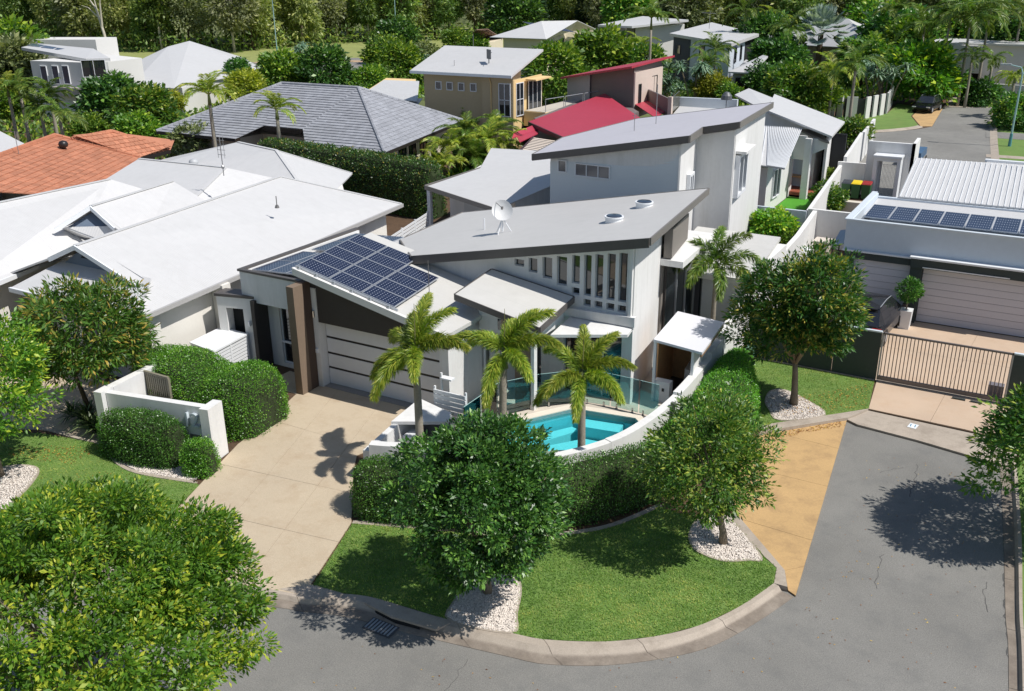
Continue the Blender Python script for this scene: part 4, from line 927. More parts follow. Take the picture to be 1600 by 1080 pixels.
# low carport with weatherboards behind the pavilion
cp = thing('carport', 'flat white carport roof over a weatherboard wall behind the courtyard palm', 'carport', (-10.8, 35, 0))
part('roof', MB().slab([(-12.4, 34.06, 2.80), (-11.0, 32.3, 2.80), (-8.95, 32.3, 2.80), (-9.55, 38.5, 2.86), (-13.2, 38.6, 2.86), (-12.6, 34.2, 2.82)], 0.14), ROOFLIGHT_Y, cp)
part('roof_edge', MB().box(-8.95, -8.90, 32.28, 34.0, 2.62, 2.82), WHITEMETAL, cp)
part('fascia', MB().box(-11.0, -8.92, 32.26, 32.30, 2.62, 2.82), WHITEWALL, cp)
for k in range(22): part('weatherboard', MB().add([(-10.8, 32.52+0.0, 0.1+k*0.115), (-9.2, 32.52, 0.1+k*0.115), (-9.2, 32.565, 0.225+k*0.115), (-10.8, 32.565, 0.225+k*0.115), (-10.8, 32.57, 0.1+k*0.115), (-9.2, 32.57, 0.1+k*0.115)], [(0, 1, 2, 3), (0, 4, 5, 1), (3, 2, 5, 4)]), mat('white_weatherboard', srgb(212, 214, 214), 0.6, 0.03), cp)
part('side_wall', MB().box(-10.8, -9.2, 32.58, 38.2, 0, 2.66), WHITEWALL, cp)
part('post', MB().box(-11.44, -11.32, 32.45, 32.57, 0, 2.66), WHITEWALL, cp)
part('back_wall', MB().box(-12.4, -10.82, 37.6, 37.8, 0, 2.66), mat('porch_wall', srgb(96, 92, 90), 0.8, 0.05), cp)

# ------------------------------------------------------------------ neighbouring houses
def at(px, py, z):
    """world point at height z seen at photo position (px, py): used to read distances off the photograph"""
    d = _f+(px-800)/1472.0*_r-(py-540)/1472.0*_u
    t = (z-13.2)/d[2]
    return (float(d[0]*t), float(d[1]*t), z)
def roof_part(parent, polys, m, t=0.07, name='roof'):
    out = []
    for p in polys: out.append(part(name, MB().slab([tuple(q) for q in p], t), m, parent))
    return out
def gutter(parent, a, b, h=0.16, th=0.10, m=None, name='gutter'):
    a, b = Vector(a), Vector(b); d = (b-a).normalized(); n = Vector((d.y, -d.x, 0)).normalized()*th/2
    c = (a+b)/2; return part(name, MB().obox(c-Vector((0, 0, h/2-0.02)), ((b-a).length/2, th/2, h/2), tuple(d), tuple(Vector((-d.y, d.x, 0)).normalized()), (0, 0, 1)), m or WHITEMETAL, parent)
def tile_face(mb, poly3, tw=0.30, th=0.34, lip=0.035, rnd=None, ridge=False):
    """lay overlapping tiles over one convex roof face"""
    P = [Vector(p) for p in poly3]; n = Vector((0, 0, 0))
    for i in range(len(P)): n += P[i].cross(P[(i+1) % len(P)])
    n.normalize()
    if n.z < 0: P = P[::-1]; n = -n
    up = (Vector((0, 0, 1))-n*n.z).normalized(); al = up.cross(n).normalized(); o = min(P, key=lambda q: q.z)
    Q = [((p-o).dot(al), (p-o).dot(up)) for p in P]
    if sum(Q[i][0]*Q[(i+1) % len(Q)][1]-Q[(i+1) % len(Q)][0]*Q[i][1] for i in range(len(Q))) < 0: Q = Q[::-1]
    u0, u1 = min(q[0] for q in Q), max(q[0] for q in Q); v0, v1 = min(q[1] for q in Q), max(q[1] for q in Q)
    for j in range(int((v1-v0)/th)+1):
        off = (j % 2)*0.5*tw
        for i in range(-1, int((u1-u0)/tw)+1):
            a, b = u0+off+i*tw, v0+j*th; g = 0.008
            c = poly_clip([(a+g, b), (a+tw-g, b), (a+tw-g, b+th), (a+g, b+th)], Q)
            if len(c) < 3: continue
            r_ = rnd.uniform(-.006, .008); m_ = len(c)
            top = [o+al*u+up*v+n*((lip+r_)*(1-(v-b)/th)+0.012) for u, v in c]
            bot = [o+al*u+up*v+n*0.0 for u, v in c]
            mb.add(top+bot, [tuple(range(m_))]+[(k, m_+k, m_+(k+1) % m_, (k+1) % m_) for k in range(m_)])
    return mb
def ridge_caps(parent, pts, m, r=0.13, name='ridge_cap'):
    for a, b in zip(pts, pts[1:]):
        a, b = Vector(a)+Vector((0, 0, .03)), Vector(b)+Vector((0, 0, .03)); k = max(1, int((b-a).length/0.42))
        mb = MB()
        for i in range(k): mb.tube(a.lerp(b, i/k), a.lerp(b, (i+0.96)/k), r*0.95, r, 7)
        o = part(name, mb, m, parent); o['kind'] = 'stuff'

# --- white gabled house on the left
L = thing('gabled_house', 'large house with plain white metal roofs and two open dutch gables at left', 'house', (-32, 27, 0))
re_ = lambda y: -25.0-0.122*(y-18.7)
ri = lambda y: -29.6-0.165*(y-20.7)
ZE, ZR = 2.9, 4.42
A1 = (ri(32.5), 32.5, ZR); AP = (ri(20.0), 20.0, ZR)
zA = lambda x, y: ZE+(re_(y)-x)/(re_(y)-ri(y))*(ZR-ZE)
GR, GL = (-26.5, 20.05, zA(-26.5, 20.05)), (-31.2, 20.05, 3.72)
planes = [
 [(re_(18.7), 18.7, ZE), (re_(35.9), 35.9, ZE), A1, AP, GR],
 [A1, (re_(35.9), 35.9, ZE), (-34.8, 37.0, ZE)],
 [(-33.4, 19.6, ZE), GL, AP, A1, (-34.8, 37.0, ZE)],
 [(-31.7, 18.7, ZE), (re_(18.7), 18.7, ZE), (GR[0], 20.6, 3.5), (GL[0], 20.6, 3.5)]]
roof_part(L, planes[:1], ROOFWHITE_Y); roof_part(L, planes[1:2], ROOFWHITE_X); roof_part(L, planes[2:3], ROOFWHITE_Y); roof_part(L, planes[3:4], ROOFWHITE_X)
part('gable_shade', MB().add([(GL[0]+.2, 20.5, 3.46), (GR[0]-.2, 20.5, 3.46), (AP[0], 20.5, 4.36)], [(0, 1, 2)]), mat('blue_grey_shade', srgb(96, 110, 128), 0.7, 0.05), L)  # blue-grey triangle paints the shadow lying on the skirt roof
part('gable_vent', MB().add([(GL[0]+1.2, 20.48, 3.78), (GR[0]-1.2, 20.48, 3.78), (AP[0], 20.48, 4.3)], [(0, 1, 2)]), DARKVOID, L)
def barge(parent, apex, foot, t=0.16):
    a, b = Vector(apex), Vector(foot); d = (b-a).normalized(); u = Vector((0, 0, 1)); u = (u-d*u.dot(d)).normalized()
    part('barge_board', MB().obox((a+b)/2-u*0.06+Vector((0, -.04, 0)), ((b-a).length/2, 0.03, t/2), tuple(d), tuple(d.cross(u)), tuple(u)), WHITEMETAL, parent)
barge(L, AP, GR); barge(L, AP, GL)
gutter(L, (re_(18.7)+.05, 18.7, ZE), (re_(35.9)+.05, 35.9, ZE), m=mat('grey_gutter', srgb(176, 174, 172), 0.5, 0.05)); gutter(L, (-31.7, 18.65, ZE), (re_(18.7), 18.65, ZE))
part('wall', MB().prism([(-25.55, 19.5), (-27.4, 35.0), (-34, 36.2), (-33, 21.0), (-29.6, 21.0), (-29.6, 19.5)], 0, 2.84), mat('warm_white_render', srgb(226, 222, 214), 0.8, 0.03), L)
part('pier', MB().prism([(-25.28, 22.6), (-25.3, 23.0), (-25.9, 23.1), (-25.9, 22.65)], 0, 2.84), MATS['warm_white_render'], L)
part('pier', MB().prism([(-25.3, 19.3), (-25.3, 19.75), (-25.9, 19.75), (-25.9, 19.3)], 0, 2.84), MATS['warm_white_render'], L)
part('garage_recess', MB().box(-29.2, -26.4, 19.45, 19.5, 0.0, 2.3), mat('shaded_door', srgb(150, 150, 152), 0.7, 0.04), L)
# second gable and the long roof behind
B0, B1 = at(142, 322, 4.5), at(270, 283, 4.5); BR, BL = at(180, 356, 3.75), at(86, 358, 3.75)
roof_part(L, [[BR, (BR[0]+1.2, BR[1]+.2, 3.2), (B1[0]+3.6, B1[1], 3.2), B1, B0], [B0, B1, (B1[0]-2.6, B1[1], 3.5), BL]], ROOFWHITE_Y, name='second_roof')
roof_part(L, [[at(84, 360, 3.3), at(150, 372, 3.3), (BR[0], BR[1]+.5, 3.72), (BL[0], BL[1]+.5, 3.72)]], ROOFWHITE_X, name='gable_skirt')
part('gable_shade', MB().add([(BL[0], BL[1]+.6, 3.7), (BR[0], BR[1]+.6, 3.7), (B0[0], B0[1]+.6, 4.42)], [(0, 1, 2)]), MATS['blue_grey_shade'], L)  # same painted shadow colour under the second gable
barge(L, B0, BR); barge(L, B0, BL)
part('gable_wall', MB().prism([(-35.8, 22.6), (-31.2, 22.6), (-31.2, 25), (-35.8, 25)], 0, 2.9), MATS['warm_white_render'], L)
_c0, _c1 = at(0, 316, 4.55), at(172, 280, 4.55); C1 = _c1; C0 = tuple(_c0[i]+(_c0[i]-_c1[i])*.6 for i in range(3))
roof_part(L, [[(-31.9, 16.0, 2.92), (-33.9, 22.8, 2.92), (-35.9, 31.0, 2.92), C1, C0], [C0, C1, (-44.5, 32.0, 2.92), (-41.8, 16.0, 2.92)]], ROOFWHITE_Y, name='long_roof')
gutter(L, (-31.85, 16.0, 2.92), (-33.85, 22.8, 2.92))
part('long_wall', MB().prism([(-32.9, 16.5), (-34.6, 22.9), (-36.2, 31), (-43.5, 31.5), (-41.2, 16.5)], 0, 2.84), MATS['warm_white_render'], L)
D0, D1 = at(217, 248, 4.45), at(352, 262, 4.45)
roof_part(L, [[(-33.2, 27.4, 3.3), D1, D0, (-40.0, 27.3, 3.4)], [D0, D1, (-33.2, 36.0, 3.2), (-41, 36.0, 3.2)], [D1, (-33.2, 27.4, 3.3), (-33.2, 36.0, 3.2)]], ROOFWHITE_X, name='cross_roof')
E0, E1 = at(372, 222, 4.4), at(432, 235, 4.4)
roof_part(L, [[(-45.5, 34.0, 2.85), (-30.2, 33.4, 2.85), E1, E0]], ROOFWHITE_X, name='pool_roof')
roof_part(L, [[(-30.2, 33.4, 2.85), (-34.2, 40.9, 2.85), E1], [E0, E1, (-34.2, 40.9, 2.85), (-47.3, 43.5, 2.85)], [E0, (-47.3, 43.5, 2.85), (-47.3, 39.0, 2.85), (-45.5, 34.0, 2.85)]], ROOFWHITE_Y, name='pool_roof')
part('pool_wall', MB().prism([(-28.0, 33.5), (-28.0, 35.3), (-31.0, 36.4), (-34.6, 40.3), (-45, 42), (-45, 35)], 0, 2.8), MATS['warm_white_render'], L)
part('pool_door', MB().box(-28.0, -27.95, 34.2, 35.0, 0.0, 2.2), GLASS, L)
w_ = part('whirlybird', MB().lathe((at(303, 258, 3.9)[0], at(303, 258, 3.9)[1], 3.75), [(0.10, 0), (0.10, 0.12), (0.2, 0.18), (0.25, 0.3), (0.2, 0.42), (0.06, 0.48)], 16), mat('vent_grey', srgb(176, 178, 180), 0.5, 0.05), L, smooth=True)
def cap(parent, a, b, w=.085):
    a, b = Vector(a), Vector(b); d = (b-a).normalized(); sd = Vector((-d.y, d.x, 0)).normalized()
    part('ridge_flashing', MB().obox((a+b)/2+Vector((0, 0, .012)), ((b-a).length/2, w, .014), tuple(d), tuple(sd), tuple(d.cross(sd))), ROOFWHITE_Y, parent)
for a_, b_ in ((AP, A1), (A1, (re_(35.9), 35.9, ZE)), (B0, B1), (C0, C1), (D0, D1), (E0, E1), (E1, (-34.2, 40.9, 2.85)), (E1, (-30.2, 33.4, 2.85)), (D1, (-33.2, 27.4, 3.3))): cap(L, a_, b_)
an = MB(); ax, ay, az = at(349, 268, 4.9)
an.pipe([(ax, ay, az-.2), (ax, ay, az+1.55)], 0.02, 6)
for k in range(4): an.pipe([(ax-0.22, ay, az+0.75+0.22*k), (ax+0.22, ay+.05, az+0.75+0.22*k)], 0.012, 5)
for sx in (-.2, .2): an.pipe([(ax+sx, ay, az+0.6), (ax+sx, ay, az+1.6)], 0.010, 5)
an.lathe((ax, ay, az+0.1), [(.02, 0), (.07, .05), (.07, .14), (.02, .2)], 8)
an = solo('tv_antenna', an, AH, 'grey mast aerial with short cross bars standing on the white cross roof', 'antenna')
vx, vy, vz = -28.1, 28.6, 4.2
part('vent_pipe', MB().pipe([(vx, vy, vz-.1), (vx, vy, vz+.42)], 0.02, 6).lathe((vx, vy, vz+.02), [(.1, -.1), (.06, .02)], 8), GREYMETAL, L)

# --- orange tiled house
TERRA = mat('terracotta_tile', srgb(180, 120, 92), 0.8, 0.14, 0.5, 9.0, island=0.16, dirt=srgb(150, 92, 66), dirt_amt=0.35)
O = thing('tiled_house', 'house with an orange terracotta tiled hip roof behind the white roofs', 'house', (-50, 33, 0))
rt = random.Random(11)
pa, pb, pd = at(86, 212, 4.4), at(218, 246.5, 2.9), at(0, 243, 4.4)
dv_ = Vector(pd)-Vector(pa); bb = Vector(pb)
_n = (Vector(pb)-Vector(pa)).cross(dv_).normalized(); _n = _n if _n.z > 0 else -_n; _dn = -(Vector((0, 0, 1))-_n*_n.z).normalized()*2.6
f1 = [pa, pb, tuple(bb+_dn), tuple(bb+dv_*1.25+_dn), tuple(Vector(pa)+dv_*2.2)]
pe, pf = at(175, 206, 4.3), at(266, 235, 2.9)
f2 = [pe, pf, pb, at(112, 218, 4.15)]
o = part('roof_tiles', tile_face(MB(), f1, 0.33, 0.36, rnd=rt), TERRA, O); o['kind'] = 'stuff'
o = part('roof_tiles', tile_face(MB(), f2, 0.33, 0.36, rnd=rt), TERRA, O); o['kind'] = 'stuff'
part('roof_deck', MB().add([*[(p[0], p[1], p[2]-.02) for p in f1], (pa[0]-5, pa[1]+3, 2.9), (f1[4][0]-6, f1[4][1]-2, 2.9)], [(0, 1, 2, 3, 4), (0, 4, 6, 5)]), TERRA, O)
part('roof_deck', MB().add([*[(p[0], p[1], p[2]-.02) for p in f2], (pe[0]-4, pe[1]+4, 2.9), (pf[0]-3, pf[1]+3, 2.9)], [(0, 1, 2, 3), (0, 3, 4), (0, 4, 5, 1)]), TERRA, O)
RCAP = mat('terracotta_ridge', srgb(176, 114, 86), 0.8, 0.12, island=0.1)
ridge_caps(O, [f1[4], pa, pb], RCAP); ridge_caps(O, [at(112, 218, 4.15), pe, pf], RCAP)
gutter(O, pf, pb, m=mat('black_gutter', srgb(40, 34, 32), 0.5, 0.1), h=0.22)
part('wall', MB().prism([(pb[0]-.8, pb[1]-.3), (pf[0]-.8, pf[1]-.6), (pf[0]-6, pf[1]+1), (bb.x+dv_.x-9, bb.y+dv_.y), (bb.x+dv_.x-1.2, bb.y+dv_.y)], 0, 2.75), mat('beige_render', srgb(200, 190, 175), 0.8, 0.05), O)
wv = at(100, 232, 4.0); part('roof_ventilator', MB().lathe((wv[0], wv[1], wv[2]-.15), [(.1, 0), (.12, .2), (.24, .26), (.27, .42), (.2, .55), (.05, .6)], 14), mat('black_vent', srgb(40, 36, 36), 0.4, 0.1), O, smooth=True)
wv = at(31, 249, 4.0); part('aerial', MB().pipe([(wv[0], wv[1], wv[2]-.1), (wv[0], wv[1], wv[2]+1.5)], 0.018, 6).pipe([(wv[0]-.7, wv[1]-.2, wv[2]+1.5), (wv[0]+.2, wv[1]+.1, wv[2]+1.45)], 0.012, 5), AH, O)
W2 = thing('white_roof_house', 'corner of a white metal roof at the left edge behind the orange tiles', 'house', (-62, 36, 0))
c = [at(-60, 180, 4.2), at(0, 205, 3.6), at(45, 228, 3.0), at(-20, 262, 3.0), at(-120, 260, 3.6)]
roof_part(W2, [c], ROOFWHITE_X); part('wall', MB().prism([(p[0]*.995-.3, p[1]) for p in c], 0, 2.85), WHITEWALL, W2)

# --- charcoal tiled house
SLATE = mat('charcoal_tile', srgb(150, 152, 158), 0.75, 0.12, 0.5, 9.0, island=0.12, dirt=srgb(124, 124, 128), dirt_amt=0.4)
Cc_ = thing('charcoal_house', 'low house under a charcoal tiled hip roof behind the tall hedge', 'house', (-47, 54, 0))
r0, r1 = (-52.4, 55.2, 5.5), (-45.1, 55.3, 5.5)
e0, e1, e2, e3 = (-57.3, 47.0, 2.7), (-37.0, 47.5, 2.7), (-40.2, 61.5, 2.7), (-58, 63, 2.7)
zf_ = lambda y: 2.7+(y-47.3)*0.355
fr_ = [[r0, r1, (-45.2, 49.2, zf_(49.2)), (-48.8, 49.2, zf_(49.2))], [r1, e1, (-43.4, 47.35, 2.7), (-45.2, 49.2, zf_(49.2))], [r0, (-48.8, 49.2, zf_(49.2)), (-49.6, 47.15, 2.7), e0]]
mb = MB()
for q in fr_: tile_face(mb, q, 0.32, 0.36, 0.045, rt)
o = part('roof_tiles', mb, SLATE, Cc_); o['kind'] = 'stuff'
o = part('roof_tiles', tile_face(MB(), [r1, e1, e2], 0.32, 0.36, 0.03, rt), SLATE, Cc_); o['kind'] = 'stuff'
part('roof_deck', MB().add([r0, r1, e1, e2, e3, e0], [(0, 1, 2, 5), (1, 3, 2), (0, 4, 3, 1), (0, 5, 4)]) if False else MB().add([(r0[0], r0[1], 5.46), (r1[0], r1[1], 5.46), e2, e3, e0], [(0, 3, 2, 1), (0, 4, 3)]), SLATE, Cc_)
ridge_caps(Cc_, [e0, r0, r1, e1], SLATE); ridge_caps(Cc_, [r1, e2], SLATE)
gutter(Cc_, e1, e2, m=MATS['black_gutter'], h=0.2); gutter(Cc_, e0, (-49.6, 47.15, 2.7), m=MATS['black_gutter'], h=0.2); gutter(Cc_, (-48.7, 49.15, zf_(49.15)-.02), (-45.3, 49.15, zf_(49.15)-.02), m=MATS['black_gutter'], h=0.3)
part('wall', MB().prism([(-37.9, 48.2), (-40.9, 60.6), (-57, 62), (-56.4, 48), (-50, 48), (-50, 50.2), (-44.6, 50.2), (-44, 48.2)], 0, 2.62), MATS['beige_render'], Cc_)
for i, f in enumerate((0.28, 0.42, 0.58)):
    p = Vector((-37.9, 48.2, 1.6)).lerp(Vector((-40.9, 60.6, 1.6)), f); dd_ = Vector((-3.0, 12.4, 0)).normalized()
    window(Cc_, tuple(p), 1.3, 1.5, (tuple(dd_), (dd_.y, -dd_.x, 0)), cols=2, fm=FRAMED)

# --- two-storey house with pale grey skillion roof
T2 = thing('skillion_house', 'two storey white house with a stepped pale grey skillion roof behind the corner house', 'house', (-16, 42, 0))
zt = lambda x, y=0: 7.0+0.19*(x+13.2)
rp = [(-20.62, 37.2), (-13.15, 36.75), (-13.68, 39.75), (-12.12, 39.95), (-13.0, 48.2), (-20.9, 50.0), (-22.6, 44.0)]
part('roof', MB().slab([(x, y, zt(x)) for x, y in rp], 0.06), roof_mat('lilac_grey_roof', srgb(194, 191, 197), 'Y', 0.08, 0.5, 0.03, 0.12), T2)
part('roof_edge', fascia(MB(), [rp[0], rp[1]], zt, 0.30), TRIM, T2); part('roof_edge', fascia(MB(), [rp[2], rp[3]], zt, 0.28), TRIM, T2)
part('roof_edge', fascia(MB(), [rp[1], rp[2]], zt, 0.3), MATS['mid_fascia'], T2); part('roof_edge', fascia(MB(), [rp[3], rp[4], rp[5], rp[6], rp[0]], zt, 0.28), MATS['mid_fascia'], T2)
BOARDW = mat('pale_boarding', srgb(218, 222, 222), 0.7, 0.02)
bw = MB(); nb = 46
for k in range(nb):
    z0 = 0.05+k*0.15; z1 = z0+0.15
    xa = -19.9; zc = lambda x: zt(x)-0.36
    x_lo = max(xa, (z1-7.0+0.36)/0.19-13.2)
    if x_lo < -13.7: bw.add([(x_lo, 37.52, z0), (-13.62, 37.12, z0), (-13.62, 37.15, z1), (x_lo, 37.55, z1)], [(0, 1, 2, 3)])
o = part('wall_boards', bw, BOARDW, T2); o['kind'] = 'stuff'
part('wall', MB().prism([(-19.9, 37.56), (-13.62, 37.16), (-14.05, 39.65), (-14.05, 47.5), (-20.6, 49), (-22, 44)], 0, lambda x, y: zt(x)-0.34), WHITEWALL, T2)
part('side_wall', MB().prism([(-13.59, 37.10), (-14.0, 40.2), (-14.1, 40.2), (-13.66, 37.08)], 0, lambda x, y: zt(x)-0.34), WHITEWALL, T2)
part('projecting_wall', MB().prism([(-14.0, 40.15), (-12.36, 40.25), (-13.15, 47.6), (-14.1, 47.6)], 0, lambda x, y: zt(x)-0.34), WHITEWALL, T2)
for cx, w, z0_, z1_ in ((-19.25, 0.46, 4.86, 5.42), (-17.72, 1.75, 4.78, 5.36)):
    window(T2, (cx, 37.50+(-13.62-cx)*0.06-0.36+0.02, (z0_+z1_)/2), w, z1_-z0_, ((0.998, -0.06, 0), (-0.06, -0.998, 0)), m=glass_dark('greyed_glass', (0.10, 0.10, 0.11, 1), 0.12), cols=1 if w < 1 else 3, depth=0.07)
d_ = Vector((-0.41, 3.1, 0)).normalized(); window(T2, (-13.80, 38.8, 4.55), 0.85, 1.1, (tuple(d_), (d_.y, -d_.x, 0)), cols=2, depth=0.16, fw=0.12)
d_ = Vector((-0.79, 7.35, 0)).normalized(); window(T2, (-12.52, 41.7, 4.7), 1.9, 1.9, (tuple(d_), (d_.y, -d_.x, 0)), cols=2, depth=0.22, fw=0.14)
part('window_hood', MB().prism([(-12.42, 40.75), (-12.65, 42.8), (-12.15, 42.85), (-11.92, 40.7)], 5.72, 5.84), WHITEWALL, T2)
part('rain_groove', MB().box(-12.345, -12.335, 40.3, 40.32, 0, 6.6), GREYMETAL, T2)
for px_, py_, h_ in ((991, 202, 0.9), (1025, 192, 1.9)):
    q = at(px_, py_, zt(-17.5)); part('aerial', MB().pipe([(q[0], q[1], zt(q[0])-.05), (q[0], q[1], zt(q[0])+h_)], 0.018, 6).pipe([(q[0]-.12, q[1], zt(q[0])+h_*.8), (q[0]+.14, q[1], zt(q[0])+h_*.75)], 0.012, 5), AH, T2)
# low white outbuildings left of it
T3 = thing('outbuilding', 'low outbuilding with white ribbed flat roofs between palms and the grey skillion roof', 'shed', (-26, 42, 0))
rr = [(-28.2, 39.5, 2.95), (-22.6, 37.0, 2.85), (-22.4, 43.4, 3.05), (-27.9, 44.3, 3.1)]
roof_part(T3, [rr], ROOFWHITE_Y); roof_part(T3, [[(-28.0, 44.4, 3.0), (-23.2, 43.6, 3.0), (-25.2, 50.5, 3.2), (-30.4, 49.6, 3.2)]], ROOFWHITE_Y)
part('roof_edge', fascia(MB(), [(-28.25, 49.5), (-28.25, 39.5), (-22.6, 36.95)], lambda x, y: 3.0, 0.22), MATS['mid_fascia'], T3)
part('wall', MB().prism([(-27.9, 41.2), (-22.7, 39.2), (-22.7, 43), (-24, 49), (-29.8, 49)], 0, 2.8), WHITEWALL, T3)
part('post', MB().box(-28.1, -27.9, 39.4, 39.6, 0, 2.9), WHITEMETAL, T3); part('screen_wall', MB().prism([(-26.6, 40.6), (-24.6, 39.8), (-24.6, 39.9), (-26.6, 40.7)], 0.0, 2.5), mat('panel_white', srgb(200, 202, 204), 0.7, .03), T3)
SF = thing('slatted_fence', 'white horizontal slat fence running back from the skillion roof towards the hedge', 'fence', (-25, 35, 0))
a_, b_ = Vector(at(606, 372, 1.8)), Vector(at(668, 332, 1.8))
dv2 = (b_-a_).normalized(); L_ = (b_-a_).length
for k in range(10): part('slat', MB().obox(((a_+b_)/2)-Vector((0, 0, 0.06+0.165*k)), (L_/2, 0.012, 0.06), tuple(dv2), (-dv2.y, dv2.x, 0), (0, 0, 1)), WHITEMETAL, SF)
for f in (0, .33, .66, 1): p = a_.lerp(b_, f); part('post', MB().box(p.x-.04, p.x+.04, p.y-.04, p.y+.04, 0, 1.85), WHITEMETAL, SF)

# --- beige two-storey house
BEIGE = mat('tan_render', srgb(188, 170, 138), 0.8, 0.05, 0.5, 8); CREAM = mat('cream_render', srgb(226, 196, 142), 0.8, 0.05, 0.5, 8)
Bh = thing('beige_house', 'tan two storey house with a white skillion roof, four small square windows and a balcony', 'house', (-43, 70, 0))
fl, frt = at(641, 110, 5.75), at(800, 118, 5.75); br_, bl_ = at(849, 77, 7.4), at(695, 71, 7.4)
roof_part(Bh, [[fl, frt, br_, bl_]], ROOFWHITE_Y, 0.16)
gutter(Bh, (fl[0], fl[1]-.05, 5.72), (frt[0], frt[1]-.05, 5.72), h=0.22)
FY = fl[1]+0.9; x0_, x1_ = fl[0]+0.7, frt[0]-0.3
bz_ = lambda x, y: 5.58+(y-fl[1])*(7.4-5.75)/(br_[1]-frt[1])
part('wall', MB().prism([(x0_, FY), (x1_-2.9, FY), (x1_-2.9, FY-.35), (x1_, FY-.35), (x1_-.4, br_[1]-2), (x0_-.4, br_[1]-2)], 0, bz_), BEIGE, Bh)
part('right_wall', MB().prism([(x1_, FY-.36), (x1_+.08, FY-.3), (x1_-.3, FY+5), (x1_-.4, FY+5)], 0, 5.3), CREAM, Bh)
for px_ in (681.5, 700.5, 720, 740):
    q = at(px_, 129, 4.85); window(Bh, (x0_+(px_-656)/(757-656)*(x1_-2.9-x0_), FY, 4.55), 0.62, 0.68, '-y', depth=0.08, fw=0.07)
window(Bh, (x1_-.75, FY-.35, 3.75), 1.1, 2.6, '-y', cols=2, rows=2, depth=0.08, fw=0.07)
window(Bh, (x1_+.06, FY+0.6, 3.75), 1.2, 2.6, 'x', cols=2, rows=2, depth=0.05, fw=0.06); window(Bh, (x1_+.06, FY+3.1, 3.75), 2.2, 2.6, 'x', cols=3, rows=1, depth=0.05, fw=0.06)
part('window_hood', MB().prism([(x1_+.05, FY+1.6), (x1_+1.0, FY+1.6), (x1_+.8, FY+4.6), (x1_, FY+4.6)], 5.1, 5.22), CREAM, Bh)
part('downpipe', MB().pipe([(x1_-2.2, FY-.4, 5.5), (x1_-2.0, FY-.42, 5.0), (x1_-2.0, FY-.42, 1.0), (x1_-3.2, FY-.5, .8)], 0.05, 6), CREAM, Bh)
dk = part('balcony', MB().prism([(x1_+.1, FY+1.2), (x1_+2.2, FY+1.0), (x1_+4.2, FY+11), (x1_+.4, FY+12)], 1.6, 2.75), CREAM, Bh)
part('deck', MB().prism([(x1_+.12, FY+1.3), (x1_+2.1, FY+1.1), (x1_+4.0, FY+10.9), (x1_+.42, FY+11.9)], 2.752, 2.80), mat('deck_grey', srgb(190, 184, 172), 0.7, .05), Bh)
for f in (0, .25, .5): part('balustrade', MB().pipe([(x1_+2.15+f*2, FY+1.1+f*10, 2.8), (x1_+2.15+f*2, FY+1.1+f*10, 3.8), (x1_+2.15+f*2+.45, FY+1.1+f*10+2.3, 3.8), (x1_+2.15+f*2+.45, FY+1.1+f*10+2.3, 2.8)], 0.03, 5), ALU, Bh)
part('ground_opening', MB().box(x1_+.02, x1_+.10, FY+1.0, FY+5, 0, 1.55), DARKVOID, Bh)
q = at(764, 99, 6.4); part('satellite_dish', MB().pipe([(q[0], q[1], 6.0), (q[0], q[1], 6.9)], .04, 6).obox((q[0], q[1], 7.1), (0.42, 0.03, 0.36), (0.8, -.6, 0), (.55, .75, .35), (0, 0, 1)).pipe([(q[0], q[1], 7.1), (q[0]+.6, q[1]-.5, 7.3)], .02, 5), mat('dish_dark', srgb(90, 92, 96), 0.5, .05), Bh)
q = at(740, 88, 6.6); part('aerial', MB().pipe([(q[0], q[1], 6.3), (q[0], q[1], 8.4)], .02, 6), AH, Bh); q = at(710, 106, 6.0); part('aerial', MB().pipe([(q[0], q[1], 5.9), (q[0], q[1], 6.6)], .02, 6), AH, Bh)
Bl = thing('garage_block', 'low white garage roof joined to the left end of the tan house', 'garage', (-56, 75, 0))
roof_part(Bl, [[at(562, 150, 3.0), at(600, 125, 3.4), at(655, 127, 3.4), at(652, 158, 3.0)]], ROOFWHITE_X); roof_part(Bl, [[at(600, 153, 2.9), at(660, 154, 2.9), at(650, 167, 2.7), at(620, 160, 2.7)]], ROOFWHITE_X)
part('wall', MB().prism([at(568, 152, 2.5)[:2], at(604, 128, 2.5)[:2], at(650, 130, 2.5)[:2], at(648, 160, 2.5)[:2]], 0, 2.9), CREAM, Bl)

# --- red roofed house with tower
RED = roof_mat('red_roof', srgb(176, 58, 76), 'Y', 0.1, 0.5, 0.05, 0.15); CLAD = mat('brown_cladding', srgb(118, 108, 106), 0.7, 0.06); PINKW = mat('pinkish_render', srgb(206, 188, 176), 0.8, 0.04)
Rh = thing('red_roof_house', 'house with crimson metal roofs and a tall grey clad tower', 'house', (-32, 66, 0))
roof_part(Rh, [[at(826, 190, 3.0), at(885, 216, 3.0), at(1003, 186, 3.5), at(945, 146, 3.7)]], RED, 0.05)
gutter(Rh, at(826, 191, 2.98), at(885, 217, 2.98), m=mat('maroon_fascia', srgb(62, 40, 42), 0.5, .05), h=0.28)
roof_part(Rh, [[at(984, 157, 3.2), at(1024, 184, 2.9), at(1050, 168, 2.9), at(1005, 148, 3.2)], [at(800, 216, 2.7), at(838, 203, 2.7), at(832, 196, 2.9), at(803, 208, 2.9)], [at(805, 207, 2.75), at(838, 197, 2.75), at(842, 208, 2.6), at(812, 222, 2.6)]], RED, 0.05)
part('wall', MB().prism([at(834, 194, 2.4)[:2], at(884, 215, 2.4)[:2], at(998, 184, 2.4)[:2], at(945, 150, 2.4)[:2]], 0, 2.85), CLAD, Rh)
TA, TB, TC = (-38.6, 76.2), (-31.0, 72.8), (-31.2, 79.2); TD = (-38.8, 82)
